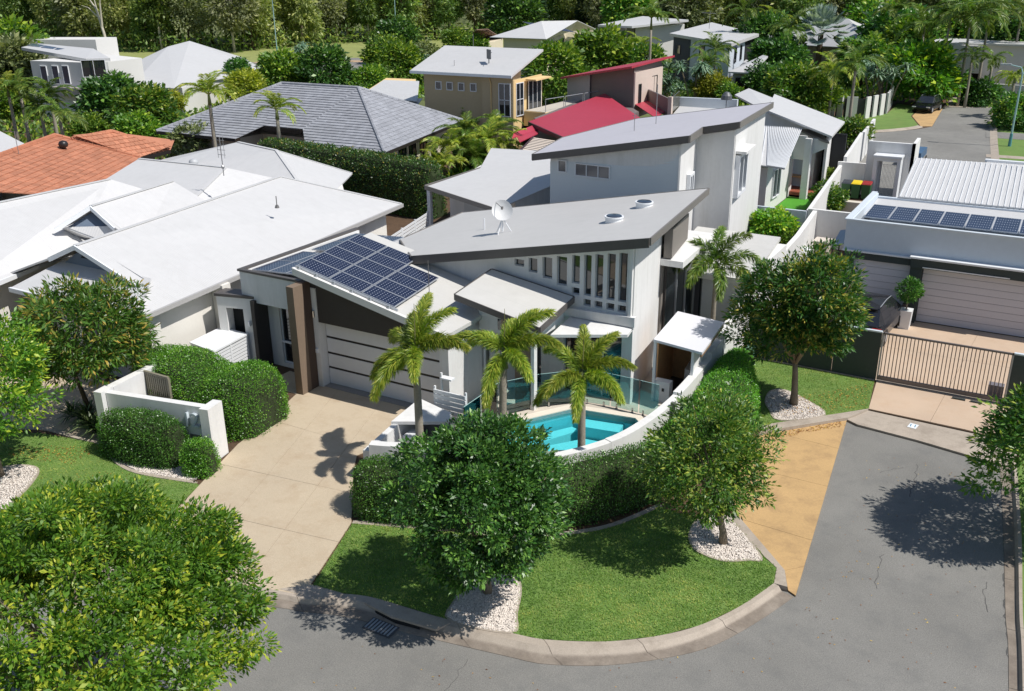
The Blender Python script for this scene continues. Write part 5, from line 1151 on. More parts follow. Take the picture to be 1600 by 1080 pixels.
zt2 = lambda x, y=0: 6.2+(x+31)*0.19
part('tower_wall', MB().prism([TA, TB, TC, TD], 2.0, lambda x, y: zt2(x)-.12), CLAD, Rh)
part('tower_face', MB().prism([(TB[0]+.01, TB[1]-.02), (TB[0]+.12, TB[1]+.0), (TC[0]+.12, TC[1]), (TC[0]+.01, TC[1])], 2.0, lambda x, y: 5.6), PINKW, Rh)
part('tower_front', MB().prism([(-38.62, 76.12), (-35.9, 74.9), (-35.9, 74.8), (-38.65, 76.0)], 2.0, lambda x, y: zt2(x)-.13), mat('grey_cladding', srgb(168, 164, 168), .7, .05), Rh)
roof_part(Rh, [[(TA[0]-.5, TA[1]-.6, zt2(TA[0]-.5)), (TB[0]+.2, TB[1]-1.0, zt2(TB[0])), (TC[0]+.6, TC[1]+1.4, zt2(TC[0])+.25), (TD[0], TD[1]+1, zt2(TD[0]))]], RED, 0.16, 'tower_roof')
window(Rh, (TB[0]+.12, TB[1]+1.0, 3.9), 0.5, 1.5, 'x', fm=FRAMED); window(Rh, (TC[0]+.14, TB[1]+4.4, 3.9), 1.4, 2.2, 'x', cols=2, fm=FRAMED)
bal = [at(1005, 150, 3.3), at(1047, 170, 3.3), at(1060, 158, 3.3)]
part('balcony_wall', MB().prism([bal[0][:2], bal[1][:2], (bal[1][0]+.1, bal[1][1]+.1), (bal[0][0]+.1, bal[0][1]+.1)], 2.6, 4.0), CLAD, Rh); part('balcony_post', MB().box(bal[1][0]-.15, bal[1][0]+.15, bal[1][1]-.15, bal[1][1]+.15, 2.0, 4.2), PINKW, Rh); part('balcony_screen', MB().prism([bal[1][:2], bal[2][:2], (bal[2][0]+.1, bal[2][1]), (bal[1][0]+.1, bal[1][1])], 2.6, 4.1), mat('bronze_glass', srgb(70, 66, 50), .2, .05), Rh)
pg = thing('pergola', 'maroon pergola with pale battens beside the crimson roof', 'pergola', at(835, 230, 2.6))
p0, p1, p2, p3 = [Vector(at(*q)) for q in ((812, 237, 2.6), (846, 243, 2.6), (880, 222, 2.6), (833, 215, 2.6))]
for k in range(10):
    f = (k+.5)/10; a_, b_ = p0.lerp(p3, f), p1.lerp(p2, f); d_ = (b_-a_).normalized(); part('batten', MB().obox((a_+b_)/2, ((b_-a_).length/2, .13, .03), tuple(d_), (-d_.y, d_.x, 0), (0, 0, 1)), mat('pale_batten', srgb(222, 206, 190), .6, .05), pg)
part('frame', MB().pipe([p0, p1], .1, 6).pipe([p0, p3], .1, 6).pipe([p1, p2], .08, 6).pipe([p0, p0-Vector((0, 0, 2.6))], .06, 6).pipe([p1, p1-Vector((0, 0, 2.6))], .06, 6), MATS['maroon_fascia'], pg)
for nm, lab, cat_, quad, m_ in (('parapet_roof', 'low flat roof with a long white parapet beyond the red house', 'house', [(1050, 180), (1062, 166), (1150, 172), (1130, 183)], ROOFWHITE_Y),):
    t = thing(nm, lab, cat_, at(1100, 170, 0)); roof_part(t, [[at(x, y, 2.9) for x, y in quad]], m_)
    a_, b_ = at(1062, 152, 3.6), at(1152, 156, 3.6); part('parapet', MB().prism([a_[:2], b_[:2], (b_[0], b_[1]+.3), (a_[0], a_[1]+.3)], 0, 3.6), mat('bluish_white', srgb(205, 212, 218), .7, .03), t)
    part('wall', MB().prism([at(x, y, 2.4)[:2] for x, y in quad], 0, 2.8), WHITEWALL, t)
    q = at(1134, 172, 3.0); part('satellite_dish', MB().pipe([q, (q[0], q[1], q[2]+.9)], .03, 6).lathe((q[0], q[1], q[2]+.8), [(.45, 0), (.4, .3), (.2, .55), (.02, .6)], 12), MATS['dish_dark'], t)

# --- house with timber deck (right of the skillion house)
Dk = thing('deck_house', 'white house with cut away ribbed roof over a timber deck and dining table', 'house', (-14.5, 60, 0))
roof_part(Dk, [[at(1210, 147, 4.9), at(1320, 190, 4.0), at(1300, 213, 4.0), at(1198, 172, 4.9)]], ROOFWHITE_X, .12, 'upper_roof'); roof_part(Dk, [[at(1148, 148, 4.9), at(1170, 138, 5.1), at(1210, 154, 4.9), at(1205, 178, 4.7)]], ROOFWHITE_X, .12, 'upper_roof')
ra, rb, rc, rd, re2, rf2 = at(1181, 197, 4.1), at(1253, 201, 4.1), at(1226, 264, 3.0), at(1189, 258, 3.0), at(1176, 287, 2.55), at(1168, 290, 2.55)
part('ribbed_roof', MB().slab([ra, rb, rc, rd, re2, rf2], 0.05), ROOFWHITE_X, Dk)
rib = MB()
for k in range(26):
    f = k/25; a_ = Vector(ra).lerp(Vector(rb), f); b_ = Vector(rd).lerp(Vector(rc), f) if f > 0 else Vector(rd); b2 = Vector(rf2).lerp(Vector(rc), f)
    bb_ = b_ if f > .25 else Vector(re2).lerp(Vector(rd), f*4); d_ = (bb_-a_); n_ = d_.normalized()
    rib.obox((a_+bb_)/2+Vector((0, 0, .03)), (d_.length/2, .02, .025), tuple(n_), tuple(Vector((-n_.y, n_.x, 0)).normalized()), (0, 0, 1))
o = part('roof_ribs', rib, WHITEMETAL, Dk); o['kind'] = 'stuff'
part('clerestory', MB().prism([(-17.2, 61.6), (-13.4, 60.6), (-13.4, 62.5), (-17.2, 63.5)], 0, lambda x, y: 4.72-.17*(x+17.2)), WHITEWALL, Dk)
wlx, wly = at(1227, 305, 0)[:2]
part('wall', MB().prism([(-14.85, 53.4), (-14.35, 53.4), (-14.45, 59.6), (-14.95, 59.6)], 0, 2.75), WHITEWALL, Dk); part('back_wall', MB().prism([(-16.9, 56.0), (-14.9, 56.0), (-14.9, 56.2), (-16.9, 56.2)], 0, 2.5), SHADEWALL, Dk)
window(Dk, (-14.38, 55.4, 1.55), 1.5, 1.7, 'x', cols=2, fm=FRAMEW, depth=.12)
part('deck_post', MB().box(-13.65, -13.25, 58.6, 59.0, 0, 3.7), WHITEWALL, Dk); part('gable_wall', MB().prism([(-14.6, 59.0), (-13.62, 58.95), (-13.62, 59.1), (-14.6, 59.15)], 2.35, 3.8), WHITEWALL, Dk); part('gable_wall', MB().prism([(-13.28, 58.95), (-12.35, 58.9), (-12.35, 59.05), (-13.28, 59.1)], lambda x, y: 2.7 if x < -13 else 3.2, 3.68), WHITEWALL, Dk)
part('side_wall', MB().prism([(-12.75, 60.0), (-12.6, 60.0), (-13.3, 64.4), (-13.45, 64.4)], 0, 3.5), WHITEWALL, Dk); part('porch_roof', MB().slab([at(1250, 202, 4.0), at(1278, 202, 4.0), at(1296, 222, 3.6), at(1284, 218, 3.7)], .12), GREYMETAL, Dk)
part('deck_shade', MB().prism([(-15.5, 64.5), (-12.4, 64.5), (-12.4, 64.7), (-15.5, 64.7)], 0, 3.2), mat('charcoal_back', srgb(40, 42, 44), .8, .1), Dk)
DECK = mat('timber_deck', srgb(150, 84, 62), .6, .12, 1.0, 14, island=.12)
dk_ = part('deck', MB().prism([(-15.8, 59.3), (-12.6, 59.0), (-12.2, 64), (-15.8, 64.4)], .1, .28), DECK, Dk)
for k in range(12): part('plank', MB().prism([(-15.8, 59.32+k*.38), (-12.55, 59.1+k*.38), (-12.55, 59.45+k*.38), (-15.8, 59.66+k*.38)], .285, .31), DECK, dk_)
TAB = mat('table_timber', srgb(196, 150, 104), .5, .08)
tb = thing('outdoor_table', 'timber dining table standing on the red deck', 'table', (-14.0, 60.6, .31))
part('tabletop', MB().box(-14.9, -13.6, 60.2, 61.0, 1.0, 1.06), TAB, tb)
for sx in (-14.8, -13.7):
    for sy in (60.28, 60.92): part('leg', MB().box(sx-.04, sx+.04, sy-.04, sy+.04, .31, 1.0), mat('silver_leg', srgb(190, 190, 190), .4, .03), tb)
ch = thing('outdoor_chair', 'silver framed dining chair behind the deck table', 'chair', (-14.0, 61.6, .31))
part('seat', MB().box(-14.3, -13.75, 61.3, 61.8, .74, .79), TAB, ch); part('back', MB().pipe([(-14.28, 61.78, .79), (-14.28, 61.85, 1.9), (-13.78, 61.85, 1.9), (-13.78, 61.78, .79)], .035, 6).pipe([(-14.28, 61.84, 1.5), (-13.78, 61.84, 1.5)], .03, 6), MATS['silver_leg'], ch)
for sx in (-14.27, -13.78):
    for sy in (61.33, 61.77): part('leg', MB().box(sx-.02, sx+.02, sy-.02, sy+.02, .31, .74), MATS['silver_leg'], ch)
ground('artificial_lawn', MB().sheet([(-14.3, 53.4), (-12.6, 53.4), (-12.6, 58.8), (-14.4, 59.0)], .006), mat('bright_turf', srgb(70, 140, 30), .95, .12, 1., 20)); 
part('air_conditioner', MB().box(-15.9, -15.0, 54.6, 55.0, .1, 1.1), WHITEMETAL, Dk); part('fan_grille', MB().lathe((-15.6, 54.59, .6), [(.0, 0), (.0, .01)], 8).obox((-15.55, 54.585, .6), (.28, .01, .3)), FRAMED, Dk)

# --- house 11 on the right: garages with solar roof
H2 = thing('garage_house', 'pale blue white house with two grey roller doors under a long parapet at right', 'house', (-3, 41, 0))
PALEB = mat('pale_blue_render', srgb(196, 205, 214), .8, .03, .5, 6); DKGREEN = mat('dark_green_trim', srgb(52, 62, 62), .7, .06)
part('front_wall', MB().box(-7.05, 3.6, 38.75, 39.05, 2.62, 3.84), PALEB, H2); part('side_wall', MB().box(-7.05, -6.85, 39.05, 44.4, 0, 3.84), PALEB, H2)
part('parapet_cap', MB().prism([(-7.12, 38.68), (3.6, 38.68), (3.6, 38.86), (-6.9, 38.86), (-6.9, 44.4), (-7.12, 44.4)], 3.842, 3.90), mat('pale_cap', srgb(206, 214, 220), .5, .03), H2)
part('back_wall', MB().box(-6.85, 3.6, 44.3, 44.5, 0, 3.7), PALEB, H2)
part('roof', MB().slab([(-6.84, 39.06, 3.45), (3.6, 39.06, 3.45), (3.6, 44.3, 3.62), (-6.84, 44.3, 3.62)], .06), ROOFWHITE_Y, H2)
part('pier', MB().box(-7.0, -6.62, 38.76, 39.0, 0, 2.30), DKGREEN, H2); part('pier', MB().box(-4.42, -3.98, 38.62, 39.0, 0, 2.30), DKGREEN, H2)
part('lintel', MB().box(-7.0, -4.42, 38.70, 38.98, 2.30, 2.60), DKGREEN, H2); part('lintel', MB().box(-4.42, 3.6, 38.50, 38.98, 2.30, 2.68), DKGREEN, H2)
part('ledge', MB().box(-7.06, -4.42, 38.60, 38.74, 2.602, 2.66), WHITEMETAL, H2); part('ledge', MB().box(-4.46, -0.15, 38.40, 38.74, 2.682, 2.75), WHITEMETAL, H2)
ROLL = mat('roller_door_grey', srgb(200, 198, 204), .5, .03)
for x0, x1 in ((-6.62, -4.44), (-3.96, 3.0)):
    d_ = part('garage_door', MB().box(x0, x1, 38.90, 38.95, 0.02, 2.30), mat('door_seam', srgb(150, 148, 152), .6, .03), H2)
    for k in range(8): part('door_slat', MB().box(x0+.01, x1-.01, 38.875, 38.905, .03+k*.283, .03+k*.283+.268), ROLL, d_)
part('door_track', MB().box(-3.96, -0.9, 38.47, 38.498, 2.33, 2.37), WHITEMETAL, H2)
s2 = thing('solar_array', 'single row of solar panels on the flat roof behind the pale blue parapet at right', 'solar panels', (-2, 41, 3.6))
for k in range(9): solar_panel(s2, (-6.5+k*.93, 39.22, 3.90), (.90, 0, 0), (0, 2.1, .07))
rb_ = MB()
for k in range(90): rb_.box(-6.5+k*.11, -6.46+k*.11, 39.1, 39.58, 3.452, 3.50)
o = part('roof_ribs', rb_, WHITEMETAL, H2); o['kind'] = 'stuff'
part('roof_box', MB().box(-6.75, -6.45, 39.6, 39.9, 3.46, 3.62), GREYMETAL, H2); part('roof_box', MB().box(-6.7, -6.5, 40.6, 40.8, 3.46, 3.66), GREYMETAL, H2)
rs = [(-6.0, 44.35, 3.78), (4, 44.5, 3.78), (4, 52.5, 4.25), (-3.2, 52.2, 4.25), (-3.2, 52.0, 4.25), (-6.45, 51.8, 4.25)]
part('ribbed_roof', MB().slab(rs, .06), ROOFWHITE_X, H2)
for k in range(44):
    x = -5.95+k*.22; xb = x-(.45*(1-k/44))
    d_ = Vector((xb-x, 7.45, .47)); n_ = d_.normalized(); part('roof_rib', MB().obox(Vector((x, 44.4, 3.80))+d_/2, (d_.length/2, .018, .022), tuple(n_), (1, 0, 0), (0, 0, 1)) if False else MB().add([(x-.013, 44.37, 3.782), (x+.013, 44.37, 3.782), (x+.013, 44.37, 3.812), (x-.013, 44.37, 3.812), (xb-.013, 51.8, 4.255), (xb+.013, 51.8, 4.255), (xb+.013, 51.8, 4.285), (xb-.013, 51.8, 4.285)], [(0, 1, 2, 3), (1, 5, 6, 2), (0, 3, 7, 4), (3, 2, 6, 7), (4, 7, 6, 5)]), WHITEMETAL, H2)
part('rear_wall', MB().box(-5.9, 3.6, 44.9, 51.5, 0, 3.6), PALEB, H2)
part('ridge_flashing', MB().box(-3.3, 4, 52.2, 52.5, 4.25, 4.36), WHITEMETAL, H2)

# ------------------------------------------------------------------ courtyard, pool, walls
def clear_mat(name, tint, ior=1.45, rough=0.0, boost=1.0):
    """thin clear sheet: tinted see-through plus a Fresnel reflection"""
    m = bpy.data.materials.new(name); m.use_nodes = True; t = m.node_tree; t.nodes.clear()
    out = t.nodes.new('ShaderNodeOutputMaterial'); tr = t.nodes.new('ShaderNodeBsdfTransparent'); tr.inputs[0].default_value = tint
    gl_ = t.nodes.new('ShaderNodeBsdfGlossy'); gl_.inputs['Roughness'].default_value = rough
    fr_ = t.nodes.new('ShaderNodeFresnel'); fr_.inputs[0].default_value = ior
    mx = t.nodes.new('ShaderNodeMixShader'); t.links.new(fr_.outputs[0], mx.inputs[0]); t.links.new(tr.outputs[0], mx.inputs[1]); t.links.new(gl_.outputs[0], mx.inputs[2])
    t.links.new(mx.outputs[0], out.inputs[0]); MATS[name] = m; return m, t, fr_, gl_
FGLASS = clear_mat('fence_glass', (0.72, 0.86, 0.85, 1), 1.5)[0]
WATER, wt, wfr, wgl = clear_mat('pool_water', (0.62, 0.95, 0.97, 1), 1.33, 0.02)
g_ = wt.nodes.new('ShaderNodeNewGeometry'); wn = N(wt, 'ShaderNodeTexNoise', Scale=2.6, Detail=3.0); wt.links.new(g_.outputs['Position'], wn.inputs['Vector'])
wb = wt.nodes.new('ShaderNodeBump'); wb.inputs['Strength'].default_value = 0.25; wb.inputs['Distance'].default_value = 0.05
wt.links.new(wn.outputs[0], wb.inputs['Height']); wt.links.new(wb.outputs[0], wgl.inputs['Normal']); wt.links.new(wb.outputs[0], wfr.inputs['Normal'])
POOLM = mat('pool_lining', srgb(104, 194, 206), 0.7, 0.06, 1.5, 12.0)
COPING = mat('pool_coping', srgb(222, 212, 196), 0.75, 0.05, 0.8, 30)
pool_poly = [(-13.62, 22.85), (-12.30, 24.88), (-10.25, 25.18), (-9.30, 24.3), (-9.55, 22.4), (-10.45, 20.85), (-12.1, 20.3), (-13.3, 21.4)]
pl = thing('swimming_pool', 'turquoise courtyard pool with shallow ledges inside the curved white wall', 'swimming pool', (-11.6, 22.8, -1.3))
shell = MB(); n_ = len(pool_poly)
pp = pool_poly if sum(pool_poly[i][0]*pool_poly[(i+1) % n_][1]-pool_poly[(i+1) % n_][0]*pool_poly[i][1] for i in range(n_)) > 0 else pool_poly[::-1]
shell.add([(x, y, -1.25) for x, y in pp]+[(x, y, 0.0) for x, y in pp], [tuple(range(n_))]+[(i+n_, (i+1) % n_+n_, (i+1) % n_, i) for i in range(n_)])
part('shell', shell, POOLM, pl)
LEDGE = mat('pool_ledge', srgb(140, 212, 218), 0.7, 0.04, 1.5, 12.0)
part('ledge', MB().prism([(-13.5, 22.75), (-12.25, 24.7), (-11.9, 24.6), (-13.0, 22.5), (-13.2, 21.6)], -1.25, -0.55), LEDGE, pl)
part('ledge', MB().prism([(-11.85, 24.85), (-10.6, 25.05), (-10.5, 24.5), (-11.8, 24.3)], -1.25, -0.24), LEDGE, pl)
part('ledge', MB().prism([(-12.9, 22.6), (-11.6, 24.25), (-10.4, 24.4), (-10.3, 23.95), (-11.3, 23.7), (-12.4, 22.2)], -1.25, -0.62), LEDGE, pl)
part('ledge', MB().prism([(-10.5, 23.8), (-9.5, 23.9), (-9.6, 22.9), (-10.7, 23.1)], -1.25, -0.5), LEDGE, pl)
part('water', MB().sheet(pp, -0.11), WATER, pl)
cp_o = closed = pp; oa = offset_path(pp, -0.30, True); ob = pp; k_ = len(pp)
mb = MB(); vs_ = [(*p, -0.2) for p in oa]+[(*p, 0.035) for p in oa]+[(*p, 0.035) for p in ob]+[(*p, -0.2) for p in ob]
mb.add(vs_, [(q*k_+i, q*k_+(i+1) % k_, (q+1)*k_+(i+1) % k_, (q+1)*k_+i) for q in range(3) for i in range(k_)])
part('coping', mb, COPING, pl)
solo('sun_lounge', MB().pipe([(-11.3, 20.9, .12), (-11.0, 21.0, .42), (-10.5, 21.3, .40), (-10.1, 21.7, .1)], [.14, .2, .2, .16], 10), WHITEWALL, 'white rounded ledge lounger in the front edge of the pool', 'lounger', smooth=True)
# curved garden wall: strips stepping up towards the back
gw = thing('garden_wall', 'curved white rendered wall round the pool courtyard above the clipped hedges', 'wall', (-9, 24, 0))
wall_in = smoothstep_path([(-15.15, 18.05), (-14.6, 18.25), (-13.8, 18.65), (-12.6, 18.75), (-11.3, 18.95), (-10.2, 20.1), (-9.35, 21.6), (-9.0, 23.2), (-8.88, 24.8), (-8.90, 26.4), (-9.0, 28.2)], 6)
def wall_strip(parent, pth, w, z1, z0=0.0, m=WHITEWALL, name='wall_section'):
    a = offset_path(pth, w/2); b = offset_path(pth, -w/2); n = len(pth); mb = MB()
    vs = [(*p, z0) for p in a]+[(*p, z1) for p in a]+[(*p, z1) for p in b]+[(*p, z0) for p in b]
    mb.add(vs, [(q*n+i, q*n+i+1, ((q+1) % 4)*n+i+1, ((q+1) % 4)*n+i) for q in range(4) for i in range(n-1)]+[(0, n, 2*n, 3*n), (n-1, 4*n-1, 3*n-1, 2*n-1)])
    return part(name, mb, m, parent)
wall_strip(gw, wall_in[:36], 0.26, 1.16); wall_strip(gw, wall_in[35:50], 0.26, 1.18); wall_strip(gw, wall_in[49:], 0.27, 1.27)
wall_strip(gw, [(-9.0, 28.2), (-9.08, 29.6)], 0.26, 1.45); wall_strip(gw, [(-9.08, 29.6), (-9.2, 31.2)], 0.3, 1.62); wall_strip(gw, [(-9.2, 31.2), (-9.6, 36.5), (-9.9, 43.0), (-10.35, 48.2)], 0.22, 1.86)
for q in (8, 28, 46): x, y = wall_in[q]; part('wall_post', MB().box(x-.06+.2, x+.06+.2, y-.06, y+.06, 0.5, 1.3), GREYMETAL, gw)
solo('utility_box', MB().box(-8.78, -8.46, 31.72, 32.0, 0, .42).box(-8.8, -8.44, 31.7, 32.02, .42, .46), mat('utility_green', srgb(120, 158, 140), .5, .05), 'small pale green utility box at the end of the curved hedge', 'utility box')
# planter and outdoor bench beside the driveway
pn = thing('pump_enclosure', 'white slab topped pump enclosure between the driveway and the first foxtail palm', 'enclosure', (-15, 20, 0))
part('slab_top', MB().prism([(-15.62, 19.62), (-15.83, 21.35), (-14.40, 20.95), (-14.16, 20.42)], 0.92, 1.02), WHITEWALL, pn)
part('side_wall', MB().prism([(-15.35, 17.95), (-15.9, 21.4), (-15.72, 21.42), (-15.16, 18.0)], 0, .92), WHITEWALL, pn)
part('rear_wall', MB().prism([(-15.7, 21.2), (-14.4, 20.85), (-14.36, 20.95), (-15.7, 21.32)], 0, .9), mat('inner_grey', srgb(150, 152, 154), .8, .04), pn)
part('planter_floor', MB().prism([(-15.2, 18.1), (-15.7, 21.2), (-14.3, 20.8), (-13.6, 18.6)], 0, .03), mat('planter_grey', srgb(150, 146, 140), .9, .1), pn)
part('pump', MB().box(-15.3, -14.9, 19.7, 20.2, .03, .6), WHITEMETAL, pn); part('pump_cover', MB().box(-15.1, -14.6, 18.9, 19.3, .03, .45), WHITEMETAL, pn); part('filter', MB().lathe((-14.75, 19.9, .03), [(.16, 0), (.18, .3), (.1, .5), (.03, .55)], 12), FRAMED, pn)
sc = thing('slat_screen', 'low white slatted screen behind the pump enclosure against the garage', 'screen', (-14.8, 21.2, 0))
for k in range(8): part('slat', MB().box(-15.35, -14.2, 21.42, 21.46, .2+k*.155, .32+k*.155), WHITEMETAL, sc)
for x in (-15.36, -14.24): part('post', MB().box(x, x+.05, 21.46, 21.52, 0, 1.5), WHITEMETAL, sc)
wb_ = solo('hose_bracket', MB().box(-15.42, -15.36, 21.9, 21.96, .5, 1.75).box(-15.42, -15.0, 21.88, 22.1, 1.55, 1.6), WHITEMETAL, 'thin white post with a small flat shelf by the garage corner', 'bracket')
# frameless glass fence
gf = thing('glass_fence', 'frameless glass pool fence on steel spigots', 'fence', (-12.5, 24, 0))
gp = [(-14.10, 21.15), (-14.10, 22.2), (-14.12, 23.2), (-13.3, 24.45), (-12.3, 25.42), (-11.3, 25.58), (-10.3, 25.55), (-9.6, 25.5)]
for a, b in zip(gp, gp[1:]):
    d_ = Vector((b[0]-a[0], b[1]-a[1], 0)); l = d_.length; d_.normalize(); nn = Vector((-d_.y, d_.x, 0))
    part('glass_panel', MB().obox(((a[0]+b[0])/2, (a[1]+b[1])/2, .62), (l/2-.025, .006, .56), tuple(d_), tuple(nn), (0, 0, 1)), FGLASS, gf)
    part('edge_cap', MB().obox(((a[0]+b[0])/2, (a[1]+b[1])/2, 1.186), (l/2-.025, .008, .005), tuple(d_), tuple(nn), (0, 0, 1)), mat('glass_edge', srgb(170, 205, 200), .3, .03), gf)
    for f in (.22, .78): part('spigot', MB().lathe((a[0]+(b[0]-a[0])*f, a[1]+(b[1]-a[1])*f, 0.0), [(.05, 0), (.05, .015), (.026, .02), (.026, .16)], 10), STEEL, gf)
# pavilion
pv = thing('pool_pavilion', 'small flat roofed pool pavilion lined with timber beside the curved wall', 'pavilion', (-9.7, 27.8, 0))
TIMB = mat('honey_timber', srgb(190, 146, 102), .6, .12, 1.0, 6.0, streak=(8, 8, .6))
part('roof', MB().prism([(-10.62, 29.55), (-8.86, 29.25), (-8.58, 26.3), (-10.33, 26.63)], 2.12, 2.2), mat('white_sheet', srgb(218, 218, 222), .5, .02), pv)
part('roof_trim', MB().prism([(-8.60, 26.32), (-8.86, 29.24), (-8.92, 29.24), (-8.66, 26.34)], 2.02, 2.118), mat('timber_trim', srgb(150, 120, 92), .6, .1), pv)
for x, y in ((-10.30, 26.75), (-8.95, 26.55), (-10.5, 29.4)): part('post', MB().box(x-.045, x+.045, y-.045, y+.045, 0, 2.12), WHITEMETAL, pv)
part('side_wall', MB().prism([(-8.98, 26.7), (-9.12, 29.2), (-9.2, 29.2), (-9.06, 26.7)], 0, 2.1), WHITEWALL, pv)
part('timber_wall', MB().prism([(-10.5, 28.9), (-9.75, 28.78), (-9.75, 28.86), (-10.5, 28.98)], 0, 2.1), TIMB, pv); part('timber_wall', MB().prism([(-10.42, 27.2), (-10.36, 27.2), (-10.46, 28.9), (-10.52, 28.9)], 0, 2.1), TIMB, pv)
part('timber_wall', MB().prism([(-9.45, 28.74), (-9.16, 28.68), (-9.1, 27.6), (-9.16, 27.6), (-9.22, 28.62)], 0, 2.1), TIMB, pv)
part('doorway', MB().prism([(-9.76, 28.82), (-9.42, 28.76), (-9.42, 28.82), (-9.76, 28.88)], .7, 2.1), mat('teal_door', srgb(30, 58, 62), .5, .1), pv)
part('counter', MB().prism([(-9.8, 28.72), (-9.25, 28.6), (-9.3, 27.9), (-9.7, 28.0)], 0, .78), WHITEWALL, pv)
part('cabinet', MB().box(-10.3, -9.75, 26.75, 27.05, .0, .72), WHITEMETAL, pv); part('cabinet_handle', MB().box(-10.0, -9.93, 26.72, 26.748, .4, .5), FRAMED, pv); part('floor', MB().prism([(-10.4, 26.8), (-9.1, 26.7), (-9.2, 29), (-10.5, 29)], .004, .03), mat('dark_floor', srgb(70, 60, 52), .7, .1), pv)

# number wall with return, digits and letter slot
nw = thing('number_wall', 'white rendered entry wall carrying the house number 12', 'wall', (-21.7, 16.2, 0))
wa, wb2 = Vector((-23.70, 15.83, 0)), Vector((-19.78, 16.62, 0)); wd_ = (wb2-wa).normalized(); wn_ = Vector((-wd_.y, wd_.x, 0)); wl_ = (wb2-wa).length
def wbox(mb, u0, u1, v0, v1, z0, z1):
    c = wa+wd_*(u0+u1)/2+wn_*(v0+v1)/2; return mb.obox((c.x, c.y, (z0+z1)/2), ((u1-u0)/2, (v1-v0)/2, (z1-z0)/2), tuple(wd_), tuple(wn_), (0, 0, 1))
part('panel', wbox(MB(), .28, wl_-.30, .12, .34, 0, 1.66), WHITEWALL, nw)
part('pier', wbox(MB(), wl_-.30, wl_, -.06, .62, 0, 1.70), WHITEWALL, nw); part('pier', wbox(MB(), -.02, .26, -.04, .5, 0, 1.72), WHITEWALL, nw)
part('return_wall', MB().prism([(-23.80, 16.3), (-24.15, 19.4), (-23.92, 19.42), (-23.52, 16.35)], 0, 1.70), WHITEWALL, nw)
def text_mesh(txt, size, ext):
    c = bpy.data.curves.new('txt', 'FONT'); c.body = txt; c.size = size; c.extrude = ext; c.align_x = 'CENTER'; c.align_y = 'CENTER'
    o = bpy.data.objects.new('txt', c); COL.objects.link(o); bpy.context.view_layer.update()
    me = bpy.data.meshes.new_from_object(o.evaluated_get(bpy.context.evaluated_depsgraph_get())); bpy.data.objects.remove(o); return me
for ch_, u in (('1', 3.16), ('2', 3.42)):
    me = text_mesh(ch_, .62, .05); me.materials.append(mat('digit_shade_grey', srgb(176, 186, 192), .5, .03)); o = link('digit', me, nw); ORG[o.name] = ORG[nw.name]  # blue-grey of the shadow is put into the white digits' colour
    c = wa+wd_*u+wn_*0.06; o.matrix_local = Matrix.Translation((c.x-ORG[nw.name][0], c.y-ORG[nw.name][1], 1.22)) @ Matrix(((wd_.x, 0, -wn_.x, 0), (wd_.y, 0, -wn_.y, 0), (0, 1, 0, 0), (0, 0, 0, 1)))
    o['label'] = 'raised white house number digit '+ch_
part('letter_slot', wbox(MB(), 3.14, 3.52, .10, .12, .62, .74), GREYMETAL, nw)
ss = thing('slatted_gate', 'brown grey upright slat gate standing behind the number wall', 'gate', (-23.1, 17.6, 0))
for k in range(11): part('slat', MB().box(-23.66+k*.092, -23.60+k*.092, 17.62, 17.66, .12, 1.66), mat('bronze_slat', srgb(134, 128, 112), .5, .06), ss)
part('frame', MB().box(-23.72, -22.62, 17.60, 17.68, 1.66, 1.72).box(-22.66, -22.60, 17.60, 17.68, 0, 1.66).box(-23.74, -23.68, 17.60, 17.68, 0, 1.66), MATS['bronze_slat'], ss)
ob_ = thing('meter_box', 'grey fronted white meter box behind the number wall', 'box', (-23.1, 17.2, 0))
part('body', MB().box(-23.5, -22.75, 17.05, 17.4, 0, 1.02), WHITEWALL, ob_); part('lid', MB().box(-23.45, -22.8, 17.03, 17.05, .3, .98), mat('meter_grey', srgb(150, 156, 160), .5, .05), ob_)
# louvred equipment enclosure and picket gate left of the entrance
le = thing('louvred_enclosure', 'white flat topped equipment enclosure with louvred sides by the entrance portal', 'enclosure', (-24.6, 21.5, 0))
part('top', MB().prism([(-25.2, 20.75), (-25.4, 22.45), (-24.0, 22.35), (-23.76, 20.52)], 1.26, 1.32), WHITEMETAL, le)
for k in range(9): part('louvre', MB().prism([(-23.80, 20.55), (-24.03, 22.33), (-24.07, 22.33), (-23.84, 20.55)], .12+k*.125, .215+k*.125), WHITEMETAL, le); part('louvre', MB().prism([(-25.15, 20.77), (-23.84, 20.53), (-23.84, 20.57), (-25.15, 20.81)], .12+k*.125, .215+k*.125), WHITEMETAL, le)
for p_ in ((-23.8, 20.55), (-24.03, 22.3), (-23.92, 21.4), (-25.15, 20.8)): part('post', MB().box(p_[0]-.03, p_[0]+.03, p_[1]-.03, p_[1]+.03, 0, 1.26), WHITEMETAL, le)
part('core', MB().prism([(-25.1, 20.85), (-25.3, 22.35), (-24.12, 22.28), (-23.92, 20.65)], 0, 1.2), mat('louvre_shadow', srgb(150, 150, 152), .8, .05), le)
bg_ = thing('picket_gate', 'dark brown timber picket gate between the white wall pier and the enclosure', 'gate', (-26, 22.6, 0))
for k in range(9): part('picket', MB().box(-26.0+k*.11, -25.92+k*.11, 22.7, 22.73, 0.1, 1.35+.03*(k % 2)), mat('dark_picket', srgb(92, 78, 66), .8, .2, 2, 20), bg_)
part('rail', MB().box(-26.02, -25.02, 22.735, 22.77, .9, .98), MATS['dark_picket'], bg_); part('gate_post', MB().box(-25.05, -24.93, 22.65, 22.77, 0, 1.42), MATS['dark_picket'], bg_)

